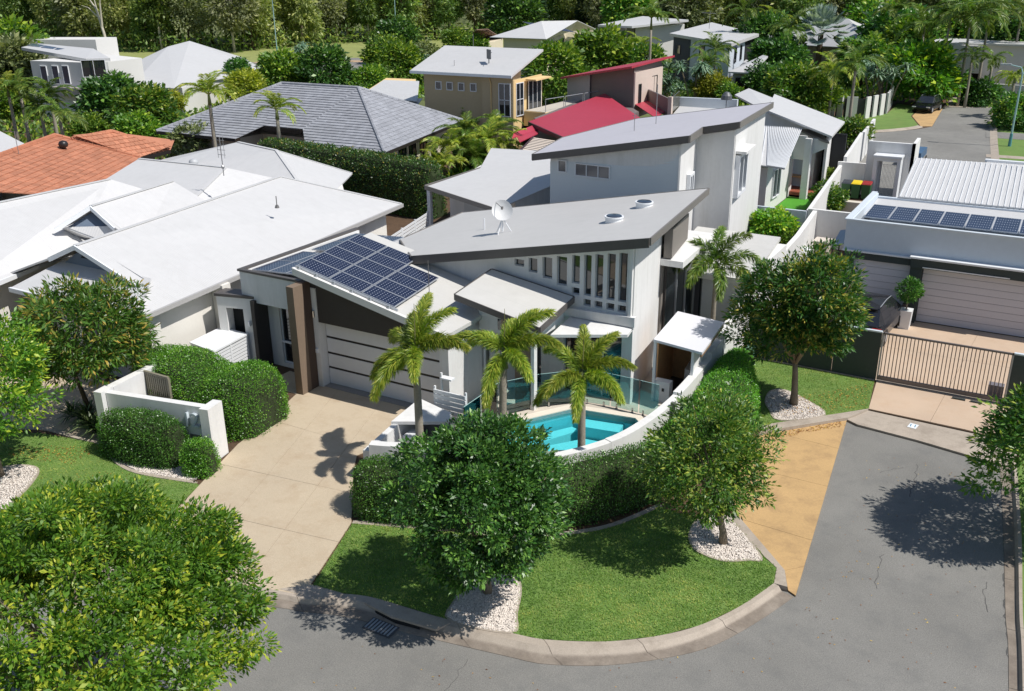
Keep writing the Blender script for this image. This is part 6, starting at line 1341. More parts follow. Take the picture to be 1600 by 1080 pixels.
# ------------------------------------------------------------------ house 11 frontage
DKF = mat('dark_fence_panel', srgb(58, 66, 66), .7, .08, .8, 10)
def panel_fence(name, label, p, q, h, n, m, capm, gap=.0, cat='fence'):
    t = thing(name, label, cat, (*p, 0)); d = Vector((q[0]-p[0], q[1]-p[1], 0)); l = d.length; d.normalize(); nn = (-d.y, d.x, 0)
    for k in range(n):
        a = l*k/n+.01; b = l*(k+1)/n-.01; c = Vector((*p, 0))+d*(a+b)/2; part('fence_panel', MB().obox((c.x, c.y, h/2), ((b-a)/2, .04, h/2-.02), tuple(d), nn, (0, 0, 1)), m, t)
    c = Vector((*p, 0))+d*l/2; part('capping', MB().obox((c.x, c.y, h+.01), (l/2, .06, .025), tuple(d), nn, (0, 0, 1)), capm, t)
    return t
panel_fence('panel_fence', 'dark grey solid fence with pale capping left of the sliding gate', (-8.75, 32.05), (-4.22, 32.02), 1.76, 3, DKF, mat('pale_cap', None, 0) if False else MATS['pale_cap'])
panel_fence('panel_fence', 'dark grey solid fence right of the sliding gate by the frame edge', (-0.22, 32.02), (4.5, 32.0), 1.76, 3, DKF, MATS['pale_cap'])
GATEM = mat('gate_grey', srgb(112, 104, 102), .5, .06, metal=.2)
gt = thing('sliding_gate', 'grey sliding driveway gate of thin upright bars', 'gate', (-2.2, 32, 0))
for k in range(34): part('bar', MB().box(-4.12+k*.1165, -4.092+k*.1165, 31.97, 32.0, .2, 1.72), GATEM, gt)
part('top_rail', MB().box(-4.18, -.22, 31.95, 32.02, 1.72, 1.78), GATEM, gt); part('bottom_rail', MB().box(-4.18, -.22, 31.94, 32.03, .06, .2), GATEM, gt)
for x in (-4.2, -.26): part('stile', MB().box(x, x+.05, 31.95, 32.02, .06, 1.78), mat('stile_grey', srgb(170, 166, 164), .5, .05), gt)
part('motor_box', MB().box(-.78, -.32, 32.2, 32.5, 0, .5), mat('motor_grey', srgb(120, 116, 122), .5, .06), gt)
ground('gate_track', MB().box(-4.2, 1.5, 31.90, 32.06, .003, .012), CONCRETE)
for x0, x1 in ((-1.75, -1.35), (-1.2, -.85)): solo('track_cover', MB().box(x0, x1, 31.62, 31.70, .004, .05), DKF, 'dark strip lying on the paving before the gate, '+('the longer one' if x0 < -1.5 else 'the shorter one near the gate end'), 'strip')
# small painted number plate on the crossover
kp = thing('kerb_plate', 'tiny white and blue number 11 plate on the concrete crossover', 'number plate', (-2.55, 29.0, -.055))
part('plate', MB().obox((-2.55, 29.0, -.049), (.13, .17, .004), (.98, -.15, 0), (.15, .98, 0)), mat('plate_white', srgb(225, 228, 230), .5, .03), kp)
me = text_mesh('11', .26, .002); me.materials.append(mat('plate_blue', srgb(60, 130, 160), .5, .05)); o = link('digits', me, kp, (0, 0, .0135)); ORG[o.name] = ORG[kp.name]
# topiary in a white pot
tp = thing('topiary', 'ball clipped topiary tree in a tall white square pot before the garage pier', 'potted tree', (-4.25, 37.9, 0))
part('pot', MB().add([(-4.45, 37.7, 0), (-4.05, 37.7, 0), (-4.05, 38.1, 0), (-4.45, 38.1, 0), (-4.49, 37.66, .76), (-4.01, 37.66, .76), (-4.01, 38.14, .76), (-4.49, 38.14, .76)], [(3, 2, 1, 0), (4, 5, 6, 7), (0, 1, 5, 4), (1, 2, 6, 5), (2, 3, 7, 6), (3, 0, 4, 7)]), WHITEMETAL, tp)
part('trunk', MB().pipe([(-4.25, 37.9, .7), (-4.24, 37.9, 1.3)], .03, 7), BARK, tp)
LEAF_BALL = leaf_mat('topiary_leaf', srgb(30, 62, 22), srgb(58, 100, 34), srgb(112, 146, 62))
me, _c = crown_mesh('crown', LEAF_BALL, (.44, .44, .42), 90, 26, .09, .045, 4, shell=.72, clump_r=.14, amp=.05, bottom=-1); o = link('crown', me, tp, (0, 0, 1.55)); ORG[o.name] = ORG[tp.name]; o['kind'] = 'stuff'
# dark wagon parked behind the fence
def make_car(name, label, loc, rotz, paint, L=4.3, W=1.82, Hh=1.52):
    """car facing +Y before rotation: lofted body, glasshouse, wheels, lights"""
    t = thing(name, label, 'car', (0, 0, 0)); hw = W/2
    st = [(-L/2, .42, .66, .84), (-L/2+.12, .30, .92, .93), (-L/2+.7, .24, .98, 1.0), (-.4, .22, .96, 1.0), (.6, .22, .95, 1.0), (L/2-.9, .24, .88, .98), (L/2-.25, .28, .74, .92), (L/2, .42, .58, .78)]
    rings = []
    for y, zb, zt_, k in st:
        w = hw*k; rings.append([(-w*.92, y, zb), (-w, y, zb+.12), (-w, y, (zb+zt_)/2+.08), (-w*.93, y, zt_-.03), (-w*.8, y, zt_), (w*.8, y, zt_), (w*.93, y, zt_-.03), (w, y, (zb+zt_)/2+.08), (w, y, zb+.12), (w*.92, y, zb)])
    n = 10; mb = MB().add([v for r_ in rings for v in r_], [(i*n+j, i*n+(j+1) % n, (i+1)*n+(j+1) % n, (i+1)*n+j) for i in range(len(st)-1) for j in range(n)]+[tuple(range(n)), tuple(range((len(st)-1)*n, len(st)*n))[::-1]])
    b = part('body', mb, paint, t, smooth=False)
    gh = [(-L/2+.18, .92, .93, .84), (-L/2+.62, Hh-.07, .97, .70), (-.5, Hh, .99, .70), (.35, Hh-.05, .97, .68), (1.15, .93, .92, .82)]
    rg = [[(-hw*k*1.0, y, .92), (-hw*k2, y, z), (hw*k2, y, z), (hw*k, y, .92)] for (y, z, k, k2) in gh]
    part('glasshouse', MB().add([v for r_ in rg for v in r_], [(i*4+j, i*4+j+1, (i+1)*4+j+1, (i+1)*4+j) for i in range(4) for j in range(3)]+[(0, 1, 2, 3), (16, 19, 18, 17)]), glass_dark('car_glass', (.02, .022, .026, 1), .04), t)
    part('roof_panel', MB().slab([(-hw*.69, -L/2+.62, Hh-.05), (hw*.69, -L/2+.62, Hh-.05), (hw*.69, -.5, Hh+.02), (hw*.67, .35, Hh-.03), (-hw*.67, .35, Hh-.03), (-hw*.69, -.5, Hh+.02)], .035), paint, t)
    part('spoiler', MB().box(-hw*.62, hw*.62, -L/2+.45, -L/2+.66, Hh-.06, Hh-.03), paint, t)
    for sx in (-1, 1):
        part('tail_light', MB().obox((sx*hw*.80, -L/2+.055, .82), (.16, .03, .06), (1, .12*sx, 0), (-.12*sx, 1, 0)), mat('tail_light_red', srgb(170, 36, 34), .25, .05), t)
        part('headlight', MB().obox((sx*hw*.72, L/2-.06, .62), (.17, .04, .05)), mat('headlight_clear', srgb(215, 220, 225), .1, .02), t); part('mirror', MB().box(sx*hw-.06+sx*.08, sx*hw+.06+sx*.08, .95, 1.1, .93, 1.05), paint, t)
        part('roof_rail', MB().pipe([(sx*hw*.66, -L/2+.75, Hh-.02), (sx*hw*.68, -.5, Hh+.06), (sx*hw*.66, .3, Hh-.02)], .015, 6), ALU, t)
        for yy in (-L/2+.85, L/2-.82):
            wl = part('wheel', MB().tube((sx*(hw-.2), yy, .33), (sx*(hw+.01), yy, .33), .33, .32, 18), mat('tyre_rubber', srgb(32, 32, 34), .8, .1), t); part('rim', MB().tube((sx*(hw-.02), yy, .33), (sx*(hw+.018), yy, .33), .22, .2, 12), ALU, wl)
    part('number_plate', MB().box(-.19, .19, -L/2-.012, -L/2-.002, .56, .66), mat('plate_white', None, 0) if False else MATS['plate_white'], t); part('bumper_strip', MB().box(-hw*.7, hw*.7, -L/2-.02, -L/2+.06, .36, .42), FRAMED, t)
    t.location = loc; t.rotation_euler = (0, 0, rotz); return t
make_car('parked_car', 'dark charcoal wagon with red tail lights parked on the gated driveway', (-5.38, 36.75, .004), R(-4), mat('charcoal_paint', srgb(62, 64, 70), .18, .05, metal=.6), L=4.1)
make_car('parked_car', 'black car parked in the shade under a round tree at the far cul-de-sac', (-12.5, 103.2, .01), R(172), mat('black_paint', srgb(24, 24, 28), .2, .05, metal=.3), L=4.4)

# ------------------------------------------------------------------ side yard, bins, portal
wy = thing('yard_wall', 'white rendered yard wall with a tall front return between the two houses', 'wall', (-10, 48, 0))
part('wall_section', MB().box(-10.7, -8.4, 48.1, 48.3, 0, 1.92), WHITEWALL, wy); part('wall_section', MB().prism([(-10.62, 48.3), (-10.82, 48.3), (-12.15, 62.6), (-11.95, 62.6)], 0, 1.8), WHITEWALL, wy)
part('wall_section', MB().prism([(-8.42, 44.4), (-8.22, 44.4), (-8.4, 48.3), (-8.6, 48.3)], 0, 1.92), WHITEWALL, wy) if False else None
part('cross_wall', MB().box(-13.7, -10.75, 48.0, 48.15, 0, 1.8), mat('pale_blue_render', None, 0) if False else MATS['pale_blue_render'], wy)
part('planter', MB().prism([(-12.0, 56.5), (-8.9, 56.5), (-8.9, 57.0), (-12, 57)], 0, .6), mat('cream_planter', srgb(206, 198, 184), .8, .05), wy)
ww = thing('boundary_wall', 'long white boundary wall with three narrow slots beside the far road', 'wall', (-12.5, 70, 0))
sgs = [((-11.95, 62.6), (-13.0, 73.0)), ((-12.9, 73.0), (-13.5, 80.5))]
for a, b in sgs[:1]: wall_strip(ww, [a, b], .2, 2.1)
a, b = sgs[1]
for k in range(4):
    f0, f1 = k/4+.03, (k+1)/4; wall_strip(ww, [(a[0]+(b[0]-a[0])*f0, a[1]+(b[1]-a[1])*f0), (a[0]+(b[0]-a[0])*f1, a[1]+(b[1]-a[1])*f1)], .2, 2.1)
wall_strip(ww, [(-12.1, 61.3), (-10.45, 61.4)], .2, 2.0)
pr_ = thing('gate_portal', 'tall white entry portal with a framed wire gate beside the bins', 'gateway', (-9.2, 61, 0))
part('portal_wall', MB().wall((-10.55, 61.9), (1, 0), .25, 2.75, 0, 3.3, [(.95, 1.95, 0, 2.55)]), WHITEWALL, pr_)
part('frame', MB().wall((-9.95, 60.95), (1, 0), .94, 1.56, 0, 2.5, [(.22, 1.36, 0, 2.3)]), WHITEMETAL, pr_); part('hood', MB().box(-10.0, -8.34, 60.85, 61.89, 2.51, 2.64), WHITEMETAL, pr_)
gm_ = part('gate', MB().pipe([(-9.66, 61.6, .1), (-9.66, 61.6, 2.0), (-8.68, 61.6, 2.0), (-8.68, 61.6, .1), (-9.66, 61.6, .1)], .03, 6), WHITEMETAL, pr_)
for k in range(12): part('wire', MB().box(-9.62+k*.08, -9.605+k*.08, 61.59, 61.61, .12, 1.98), mat('wire_grey', srgb(200, 204, 206), .5, .03), gm_)
part('side_wall', MB().prism([(-8.0, 61.9), (-7.8, 61.9), (-7.9, 64.5), (-8.1, 64.5)], 0, 3.3), WHITEWALL, pr_)
def bin_(label, x, y, lid):
    t = thing('wheelie_bin', label, 'bin', (x, y, 0), 'wheelie bins beside the white portal')
    part('body', MB().add([(x-.21, y-.24, .06), (x+.21, y-.24, .06), (x+.21, y+.22, .06), (x-.21, y+.22, .06), (x-.27, y-.32, .94), (x+.27, y-.32, .94), (x+.27, y+.30, .98), (x-.27, y+.30, .98)], [(3, 2, 1, 0), (4, 5, 6, 7), (0, 1, 5, 4), (1, 2, 6, 5), (2, 3, 7, 6), (3, 0, 4, 7)]), mat('bin_green', srgb(52, 98, 58), .5, .06), t)
    part('lid', MB().add([(x-.29, y-.35, .945), (x+.29, y-.35, .945), (x+.29, y+.34, .985), (x-.29, y+.34, .985), (x-.24, y-.28, 1.01), (x+.24, y-.28, 1.01), (x+.26, y+.32, 1.08), (x-.26, y+.32, 1.08)], [(3, 2, 1, 0), (4, 5, 6, 7), (0, 1, 5, 4), (1, 2, 6, 5), (2, 3, 7, 6), (3, 0, 4, 7)]), lid, t)
    for sx in (-1, 1): part('wheel', MB().tube((x+sx*.2, y+.28, .11), (x+sx*.26, y+.28, .11), .11, n=12), MATS['tyre_rubber'], t)
bin_('green wheelie bin with a yellow lid, middle of the three', -10.66, 60.35, mat('lid_yellow', srgb(226, 196, 40), .45, .04)); bin_('green wheelie bin with a red lid beside the portal', -10.08, 60.45, mat('lid_red', srgb(150, 46, 46), .45, .04)); bin_('green wheelie bin with a dark lid nearest the yard wall', -11.22, 60.25, mat('lid_dark', srgb(58, 62, 70), .45, .04))
tr_ = thing('box_trailer', 'small blue box trailer parked by the far kerb behind the portal', 'trailer', (-9.3, 74.3, 0))
part('tray', MB().box(-9.95, -8.75, 72.8, 75.8, .45, .95), mat('trailer_blue', srgb(70, 100, 130), .5, .08), tr_); part('drawbar', MB().pipe([(-9.35, 72.8, .5), (-9.35, 71.6, .5)], .05, 6), GREYMETAL, tr_)
for sx in (-10.05, -8.6): part('wheel', MB().tube((sx, 74.3, .3), (sx-.05+.1*(sx > -9), 74.3, .3), .3, n=14), MATS['tyre_rubber'], tr_)
aw = thing('side_awning', 'small blue lean-to awning on thin legs at the end of the parapet wall', 'awning', (-7.6, 42, 0))
part('sheet', MB().slab([(-7.95, 41.0, 2.1), (-7.15, 41.1, 2.35), (-7.15, 43.9, 2.35), (-8.2, 43.8, 2.1)], .05), mat('awning_blue', srgb(110, 130, 152), .4, .05), aw)
for p_ in ((-7.92, 41.05), (-8.15, 43.7)): part('leg', MB().box(p_[0]-.03, p_[0]+.03, p_[1]-.03, p_[1]+.03, 0, 2.08), FRAMED, aw)
for z_ in (.5, 1.0, 1.5): part('shelf', MB().box(-7.9, -7.2, 41.1, 41.6, z_, z_+.03), GREYMETAL, aw)
solo('storage_box', MB().box(-9.75, -9.1, 45.8, 46.6, 0, .86).box(-9.8, -9.05, 45.75, 46.65, .862, .92), mat('tan_box', srgb(206, 196, 184), .6, .05), 'tan storage box standing against the yard wall', 'box')
solo('hose_reel', MB().tube((-9.95, 44.9, .45), (-9.6, 44.9, .45), .36, n=20).tube((-9.6, 44.9, .45), (-9.55, 44.9, .45), .16, n=14), WHITEMETAL, 'round white hose reel on the paving near the tan box', 'hose reel')
# ------------------------------------------------------------------ street lamps
def lamp(label, loc, h, arm, group=None):
    t = thing('street_lamp', label, 'street lamp', loc, None); x, y, z = loc
    part('base_sleeve', MB().tube((x, y, z), (x, y, z+h*.16), .13, .11, 10), mat('lamp_teal', srgb(84, 142, 150), .5, .05), t)
    part('pole', MB().pipe([(x, y, z+h*.16), (x, y, z+h*.9), (x+arm*.15, y, z+h*.97), (x+arm, y, z+h)], [.08, .06, .05, .04], 10), mat('lamp_pale', srgb(150, 182, 184), .5, .05), t)
    part('lamp_head', MB().obox((x+arm*1.25, y, z+h), (.38, .14, .06), (1, 0, .02)), mat('lamp_head_grey', srgb(176, 180, 182), .4, .05), t)
lamp('teal street lamp on the verge beside the far road at right', (-3.81, 84.8, .01), 6.2, -1.0)
lamp('pale street lamp with a bent top left of the round bushes by the park', (-118.7, 124.6, 0), 11.5, 1.6); lamp('tall pale street lamp between the park lawn and the conifers', (-116.9, 156, 0), 14.5, 1.8); lamp('pale street lamp rising behind the white hip roof', (-159.8, 138.4, 0), 12.5, -1.6)

# ------------------------------------------------------------------ planting near the house
L_DARK = leaf_mat('dark_glossy_leaf', srgb(26, 50, 20), srgb(52, 90, 34), srgb(110, 146, 62), .4, .18, .6)
L_YELL = leaf_mat('fresh_leaf', srgb(36, 72, 22), srgb(86, 130, 38), srgb(180, 188, 62), .45, .3)
L_MID = leaf_mat('mid_leaf', srgb(32, 62, 24), srgb(72, 112, 40), srgb(156, 166, 70), .42, .25)
L_ORNG = leaf_mat('orange_tip_leaf', srgb(26, 50, 22), srgb(58, 92, 36), srgb(158, 142, 66), .42, .25)
L_HEDGE = leaf_mat('hedge_leaf', srgb(44, 86, 24), srgb(88, 138, 40), srgb(146, 178, 66), .36, .25, .6)
L_HEDGE2 = leaf_mat('hedge_leaf_deep', srgb(36, 74, 24), srgb(72, 118, 42), srgb(130, 166, 72), .36, .22, .6)
PALMG = leaf_mat('foxtail_leaf', srgb(62, 90, 28), srgb(112, 134, 46), srgb(192, 182, 80), .42, .3)
PALMD = leaf_mat('palm_leaf', srgb(36, 62, 22), srgb(76, 104, 38), srgb(142, 150, 66), .42, .25)
PALMTR = mat('palm_trunk', srgb(150, 142, 128), .85, .15, 2.0, 14, bump=.4, bscale=20, streak=(1, 1, 8))
# street and garden trees close by
tree('street_tree', 'big yellow green street tree filling the lower left corner', (-12.4, 6.5, -.015), 2.2, (-.25, 0.55, 3.6), (3.05, 3.1, 1.95), L_YELL, BARK, 21, clumps=640, per=175, L=.092, W=.042, r_trunk=.13, limbs=16, crown_args=dict(shell=.55, clump_r=.28, new=.24, amp=.4, spread=1.4, bottom=-.5))
tree('street_tree', 'yellow green tree at the left edge over the corner lawn', (-24.55, 13.0, 0), 1.8, (.1, 0, 3.0), (1.75, 1.75, 1.75), L_YELL, BARK, 22, clumps=250, per=60, L=.13, W=.06, r_trunk=.1, crown_args=dict(shell=.5, clump_r=.3, new=.34, amp=.22))
tree('garden_tree', 'dark leaved tree with orange new tips before the gabled white house', (-25.4, 16.9, 0), 1.7, (.25, 0, 3.0), (1.95, 1.9, 1.75), leaf_mat('orange_tip_leaf_bright', srgb(36, 66, 26), srgb(76, 114, 42), srgb(176, 150, 70)), BARKDARK, 23, clumps=250, per=58, L=.2, W=.055, r_trunk=.08, stems=2, crown_args=dict(shell=.5, clump_r=.28, new=.22, amp=.24, spread=1.2))
tree('garden_tree', 'round dark glossy tree growing from the white pebble bed on the front lawn', (-9.62, 15.2, 0), 1.3, (.12, -.4, 2.75), (1.66, 1.6, 1.66), L_DARK, BARK, 24, clumps=560, per=90, L=.10, W=.048, r_trunk=.09, limbs=12, crown_args=dict(shell=.5, clump_r=.22, new=.3, amp=.34))
tree('garden_tree', 'mid green tree in the pebble bed beside the ochre parking bay', (-5.57, 19.78, 0), 1.2, (-.42, -.5, 2.35), (1.32, 1.3, 1.32), L_MID, BARK, 25, clumps=330, per=62, L=.11, W=.042, r_trunk=.09, limbs=12, crown_args=dict(shell=.45, clump_r=.26, new=.35, amp=.45))
tree('garden_tree', 'full round tree with a pale trunk in front of the dark panel fence', (-6.17, 28.68, 0), 1.5, (-.2, .0, 3.15), (1.72, 1.72, 1.95), L_ORNG, BARK, 26, clumps=430, per=62, L=.155, W=.058, r_trunk=.11, limbs=12, crown_args=dict(shell=.5, clump_r=.27, new=.22, amp=.34))
tree('street_tree', 'dark tree at the right frame edge casting its shade over the road', (1.55, 24.1, 0), 1.2, (-.15, -.1, 2.75), (2.15, 2.15, 1.9), L_MID, BARK, 27, clumps=330, per=60, L=.15, W=.055, r_trunk=.1, limbs=12, crown_args=dict(shell=.5, clump_r=.3, new=.15, amp=.26))
# clipped hedges
hedge('clipped_hedge', 'rounded hedge before the number wall on the left', (-21.7, 15.9, 0), [(-22.8, 15.72, .5, 1.3), (-22.2, 15.80, .62, 1.42), (-21.3, 15.95, .62, 1.42), (-20.95, 16.0, .52, 1.36)], L_HEDGE2, HEDGECORE, 31, n=15000, new=.15)
hedge('clipped_bush', 'small barrel shaped bush below the house number', (-19.72, 16.02, 0), [(-19.78, 15.98, .40, 1.0), (-19.64, 16.02, .40, 1.0)], L_HEDGE, HEDGECORE, 32, n=5000, cat='bush')
hedge('clipped_hedge', 'large bright hedge with a dipped wavy top beside the driveway', (-22.3, 18.6, 0), [(-24.0, 18.85, 1.2, 1.88), (-23.5, 18.85, 1.22, 1.98), (-23.0, 18.85, 1.24, 1.94), (-22.6, 18.88, 1.26, 1.82), (-22.2, 18.9, 1.28, 1.68), (-21.9, 18.92, 1.29, 1.62), (-21.6, 18.95, 1.3, 1.66), (-21.3, 18.97, 1.32, 1.8), (-21.0, 19.0, 1.33, 1.93)], L_HEDGE, HEDGECORE, 33, n=42000, new=.4)
hedge('clipped_hedge', 'low dense hedge at the driveway corner beneath the first foxtail palm', (-13.5, 17.0, 0), [(-14.0, 16.95, .75, 1.42), (-13.2, 17.2, .75, 1.45), (-12.2, 17.5, .72, 1.45), (-11.0, 18.0, .7, 1.42)], L_HEDGE2, HEDGECORE, 34, n=24000)
hedge('clipped_hedge', 'dark hedge between the two lawn trees below the curved wall', (-9.5, 19.0, 0), [(-10.6, 18.2, .64, 1.45), (-9.7, 18.9, .66, 1.48), (-9.0, 19.8, .66, 1.48), (-8.3, 21.0, .64, 1.42)], L_HEDGE2, HEDGECORE, 35, n=17000)
hedge('clipped_hedge', 'long bright hedge curving up along the white wall by the pavilion', (-7.6, 25, 0), [(-8.0, 21.7, .64, 1.38), (-7.72, 23.4, .86, 1.42), (-7.58, 25.2, 1.0, 1.45), (-7.85, 27.2, .92, 1.42), (-8.25, 28.8, .6, 1.3), (-8.5, 30.2, .45, .9)], L_HEDGE, HEDGECORE, 36, n=46000, new=.35)
hedge('box_hedge', 'small square hedge behind the pavilion at the foot of the courtyard palm', (-10.4, 31.4, 0), [(-10.9, 31.6, .4, .85), (-9.75, 31.4, .4, .85)], L_HEDGE, HEDGECORE, 37, n=6000, p=5)
# foxtail palms
FR = {}
def fronds(kind):
    if kind not in FR:
        if kind == 'fox': FR[kind] = [frond_mesh('frond', PALMG, 1.8, a, d, 1150, .34, .023, 50+i, True) for i, (a, d) in enumerate(((1.25, 1.25), (.85, 1.45), (.45, 1.35), (-.1, 1.2)))]
        if kind == 'green': FR[kind] = [frond_mesh('frond', PALMD, 1.6, a, d, 420, .34, .03, 60+i, True) for i, (a, d) in enumerate(((1.3, 1.5), (.9, 1.8), (.5, 1.7), (.2, 1.6)))]
        if kind == 'feather': FR[kind] = [frond_mesh('frond', PALMD, 2.4, a, d, 150, .62, .05, 70+i, False, .35) for i, (a, d) in enumerate(((1.3, 1.3), (.95, 1.6), (.6, 1.6), (.2, 1.5)))]
        if kind == 'gold': FR[kind] = [frond_mesh('frond', PALMG, 2.3, a, d, 140, .62, .05, 80+i, False, .35) for i, (a, d) in enumerate(((1.3, 1.3), (.95, 1.6), (.6, 1.6), (.2, 1.5)))]
    return FR[kind]
def palm(name, label, loc, h, kind, seed, n=10, scale=1.0, r=.11, lean=(0, 0), az=None, group=None, lev=None, tips=False):
    t = thing(name, label, 'palm', loc, group); rnd = random.Random(seed); fm = fronds(kind)
    top = (lean[0], lean[1], h)
    part('trunk', MB().pipe([(loc[0], loc[1], loc[2]-.05), (loc[0]+lean[0]*.2, loc[1]+lean[1]*.2, loc[2]+h*.3), (loc[0]+lean[0]*.6, loc[1]+lean[1]*.6, loc[2]+h*.7), (loc[0]+lean[0], loc[1]+lean[1], loc[2]+h*.93)], [r*1.25, r*1.05, r*.95, r*.8], 10), PALMTR, t, smooth=True)
    part('crownshaft', MB().pipe([(loc[0]+lean[0]*.95, loc[1]+lean[1]*.95, loc[2]+h*.88), (loc[0]+lean[0], loc[1]+lean[1], loc[2]+h+.12*scale)], [r*1.05, r*.5], 10), mat('crownshaft_green', srgb(112, 122, 72), .6, .1, 2, 10), t, smooth=True)
    for k in range(n):
        a = (az[k] if az else 2*math.pi*k/n*1.0+rnd.uniform(-.25, .25)+seed); lv = (lev[k] if lev else rnd.choice((0, 1, 1, 2, 2, 3)))
        o = link('frond', fm[lv], t, loc=top, rot=(rnd.uniform(-.15, .15), 0, a)); s = scale*rnd.uniform(.9, 1.08); o.scale = (s, s, s); ORG[o.name] = loc
    if tips: part('spear', MB().pipe([(loc[0]+top[0], loc[1]+top[1], loc[2]+h), (loc[0]+top[0]+.03, loc[1]+top[1], loc[2]+h+1.35*scale)], [.025, .006], 6), mat('spear_green', srgb(120, 118, 70), .6, .1), t)
    return t
palm('foxtail_palm', 'golden foxtail palm, leftmost of the three at the pool, by the driveway', (-14.15, 19.0, 0), 3.75, 'fox', 1, 8, 1.0, az=[2.6, 3.3, 4.35, 1.9, .9, .1, 5.3, 2.2], lev=[2, 3, 3, 0, 0, 1, 2, 1], tips=True)
palm('foxtail_palm', 'foxtail palm in the middle of the pool row before the lounge', (-12.15, 20.1, 0), 3.7, 'fox', 2, 8, .93, lean=(.1, .05), az=[2.7, 3.4, 4.8, 5.7, .3, 1.2, 1.9, 0.7], lev=[2, 1, 3, 2, 1, 0, 1, 0], tips=True)
palm('foxtail_palm', 'foxtail palm nearest the pavilion standing in front of the turquoise water', (-10.2, 21.2, 0), 3.0, 'fox', 3, 8, .9, lean=(-.06, .08), az=[2.8, 3.6, 5.0, 5.9, .35, 1.2, 2.1, 4.4], lev=[1, 3, 3, 2, 1, 0, 0, 2], tips=True)
palm('courtyard_palm', 'slim green palm in front of the carport roof behind the pavilion', (-10.0, 31.6, 0), 3.4, 'green', 4, 8, 1.2, r=.09, az=[.2, .9, 1.7, 2.6, 3.5, 4.4, 5.2, 5.8], lev=[1, 0, 0, 1, 2, 2, 3, 2])
# strap plants by the number wall and along boundaries
STRAP = leaf_mat('strap_leaf', srgb(24, 40, 22), srgb(50, 74, 40), srgb(136, 150, 104), .4, .2)
def strap(name, label, loc, n, L, W, seed, m=STRAP, heads=((0, 0, .1),), cat='plant', group=None, up=.7, droop=.3, stem=None):
    t = thing(name, label, cat, loc, group); o = link('leaves', rosette_mesh('leaves', m, n, L, W, seed, up, droop, 1.0, heads), t); ORG[o.name] = loc; o['kind'] = 'stuff'
    if stem:
        mb = MB()
        for hx, hy, hz in heads: mb.pipe([(loc[0]+hx*.2, loc[1]+hy*.2, loc[2]), (loc[0]+hx*.6, loc[1]+hy*.6, loc[2]+hz*.6), (loc[0]+hx, loc[1]+hy, loc[2]+hz)], stem, 6)
        part('stem', mb, BARK, t)
    return t
strap('flax_clump', 'dark strap leaved clump in mulch against the end of the number wall', (-24.7, 16.2, 0), 90, .85, .06, 41, heads=((0, 0, .1), (.5, -.1, .1), (-.5, .2, .1)))
strap('flax_clump', 'dark strap leaved clump behind the left edging strip under the tree', (-25.9, 16.4, 0), 80, .8, .055, 42, heads=((0, 0, .1), (.4, .3, .1)))

# ------------------------------------------------------------------ houses further off
F1 = thing('tower_house', 'pale two storey house with rooftop solar panels at upper left before the woods', 'house', (-82, 62, 0))
def boxwall(parent, poly, z0, z1, m, name='wall'): return part(name, MB().prism([p[:2] for p in poly], z0, z1), m, parent)
FW = mat('far_white_render', srgb(214, 212, 208), .8, .03)
def on_wall(px, py, A, B):
    """point where the photo ray meets the upright plane through A and B"""
    d = _f+(px-800)/1472.0*_r-(py-540)/1472.0*_u; nx, ny = -(B[1]-A[1]), B[0]-A[0]
    t = (A[0]*nx+A[1]*ny)/(d[0]*nx+d[1]*ny); return (float(d[0]*t), float(d[1]*t), 13.2+float(d[2]*t))
FA, FB = at(46, 90, 5.9)[:2], at(128, 96, 5.7)[:2]; FC = at(168, 95, 5.7)[:2]; fu = Vector((FB[0]-FA[0], FB[1]-FA[1], 0)).normalized(); fr2 = Vector((FC[0]-FB[0], FC[1]-FB[1], 0)).normalized()
bk = Vector((-fu.y, fu.x, 0))*9
boxwall(F1, [FA, FB, FC, (FC[0]+bk.x*.5, FC[1]+bk.y*.5), (FA[0]+bk.x, FA[1]+bk.y)], 0, lambda x, y: 5.6, FW)
roof_part(F1, [[at(33, 74, 6.3), at(134, 92, 5.9), at(172, 91, 5.9), at(146, 76, 6.4), at(60, 68, 6.5)]], ROOFWHITE_Y, .3)
bA, bB = at(37, 62, 6.7), at(149, 62, 6.7); boxwall(F1, [bA, bB, (bB[0]-1.5, bB[1]+4), (bA[0]-1.5, bA[1]+4)], 0, 6.7, FW, 'rear_block')
for px_ in (70, 88, 104): q = on_wall(px_, 117, FA, FB); window(F1, q, .85, 1.7, (tuple(fu), (fu.y, -fu.x, 0)), m=glass_dark('blue_glass', (.03, .05, .09, 1), .05), depth=.1)
q = on_wall(147, 107, FB, FC); window(F1, q, 2.2, 1.6, (tuple(fr2), (fr2.y, -fr2.x, 0)), cols=2, depth=.1)
bn = Vector((fu.y, -fu.x, 0)); boxwall(F1, [(FA[0]+fu.x*3+bn.x, FA[1]+fu.y*3+bn.y), (FB[0]+bn.x, FB[1]+bn.y), (FC[0]+.6, FC[1]-.6), (FB[0], FB[1]+.5), (FA[0]+fu.x*3, FA[1]+fu.y*3)], 2.5, 3.3, mat('taupe_band', srgb(160, 152, 150), .7, .04), 'band')
for k in range(4):
    c0_, c1_, c2_ = Vector(at(43+k*21, 73+k*3.4, 6.3-.1*k)), Vector(at(62+k*21, 76+k*3.4, 6.2-.1*k)), Vector(at(52+k*19, 70+k*3.4, 6.42-.1*k)); solar_panel(F1, c0_+Vector((0, 0, .12)), c1_-c0_, c2_-c0_)
F2 = thing('hip_roof_house', 'house under a broad plain white hip roof at upper left', 'house', (-92, 80, 0))
ap, apb = at(296, 64, 5.6), at(262, 73, 5.2); e_ = [at(176, 114, 2.8), at(205, 134, 2.8), at(272, 138, 2.8), at(412, 109, 2.8), at(380, 90, 2.8)]
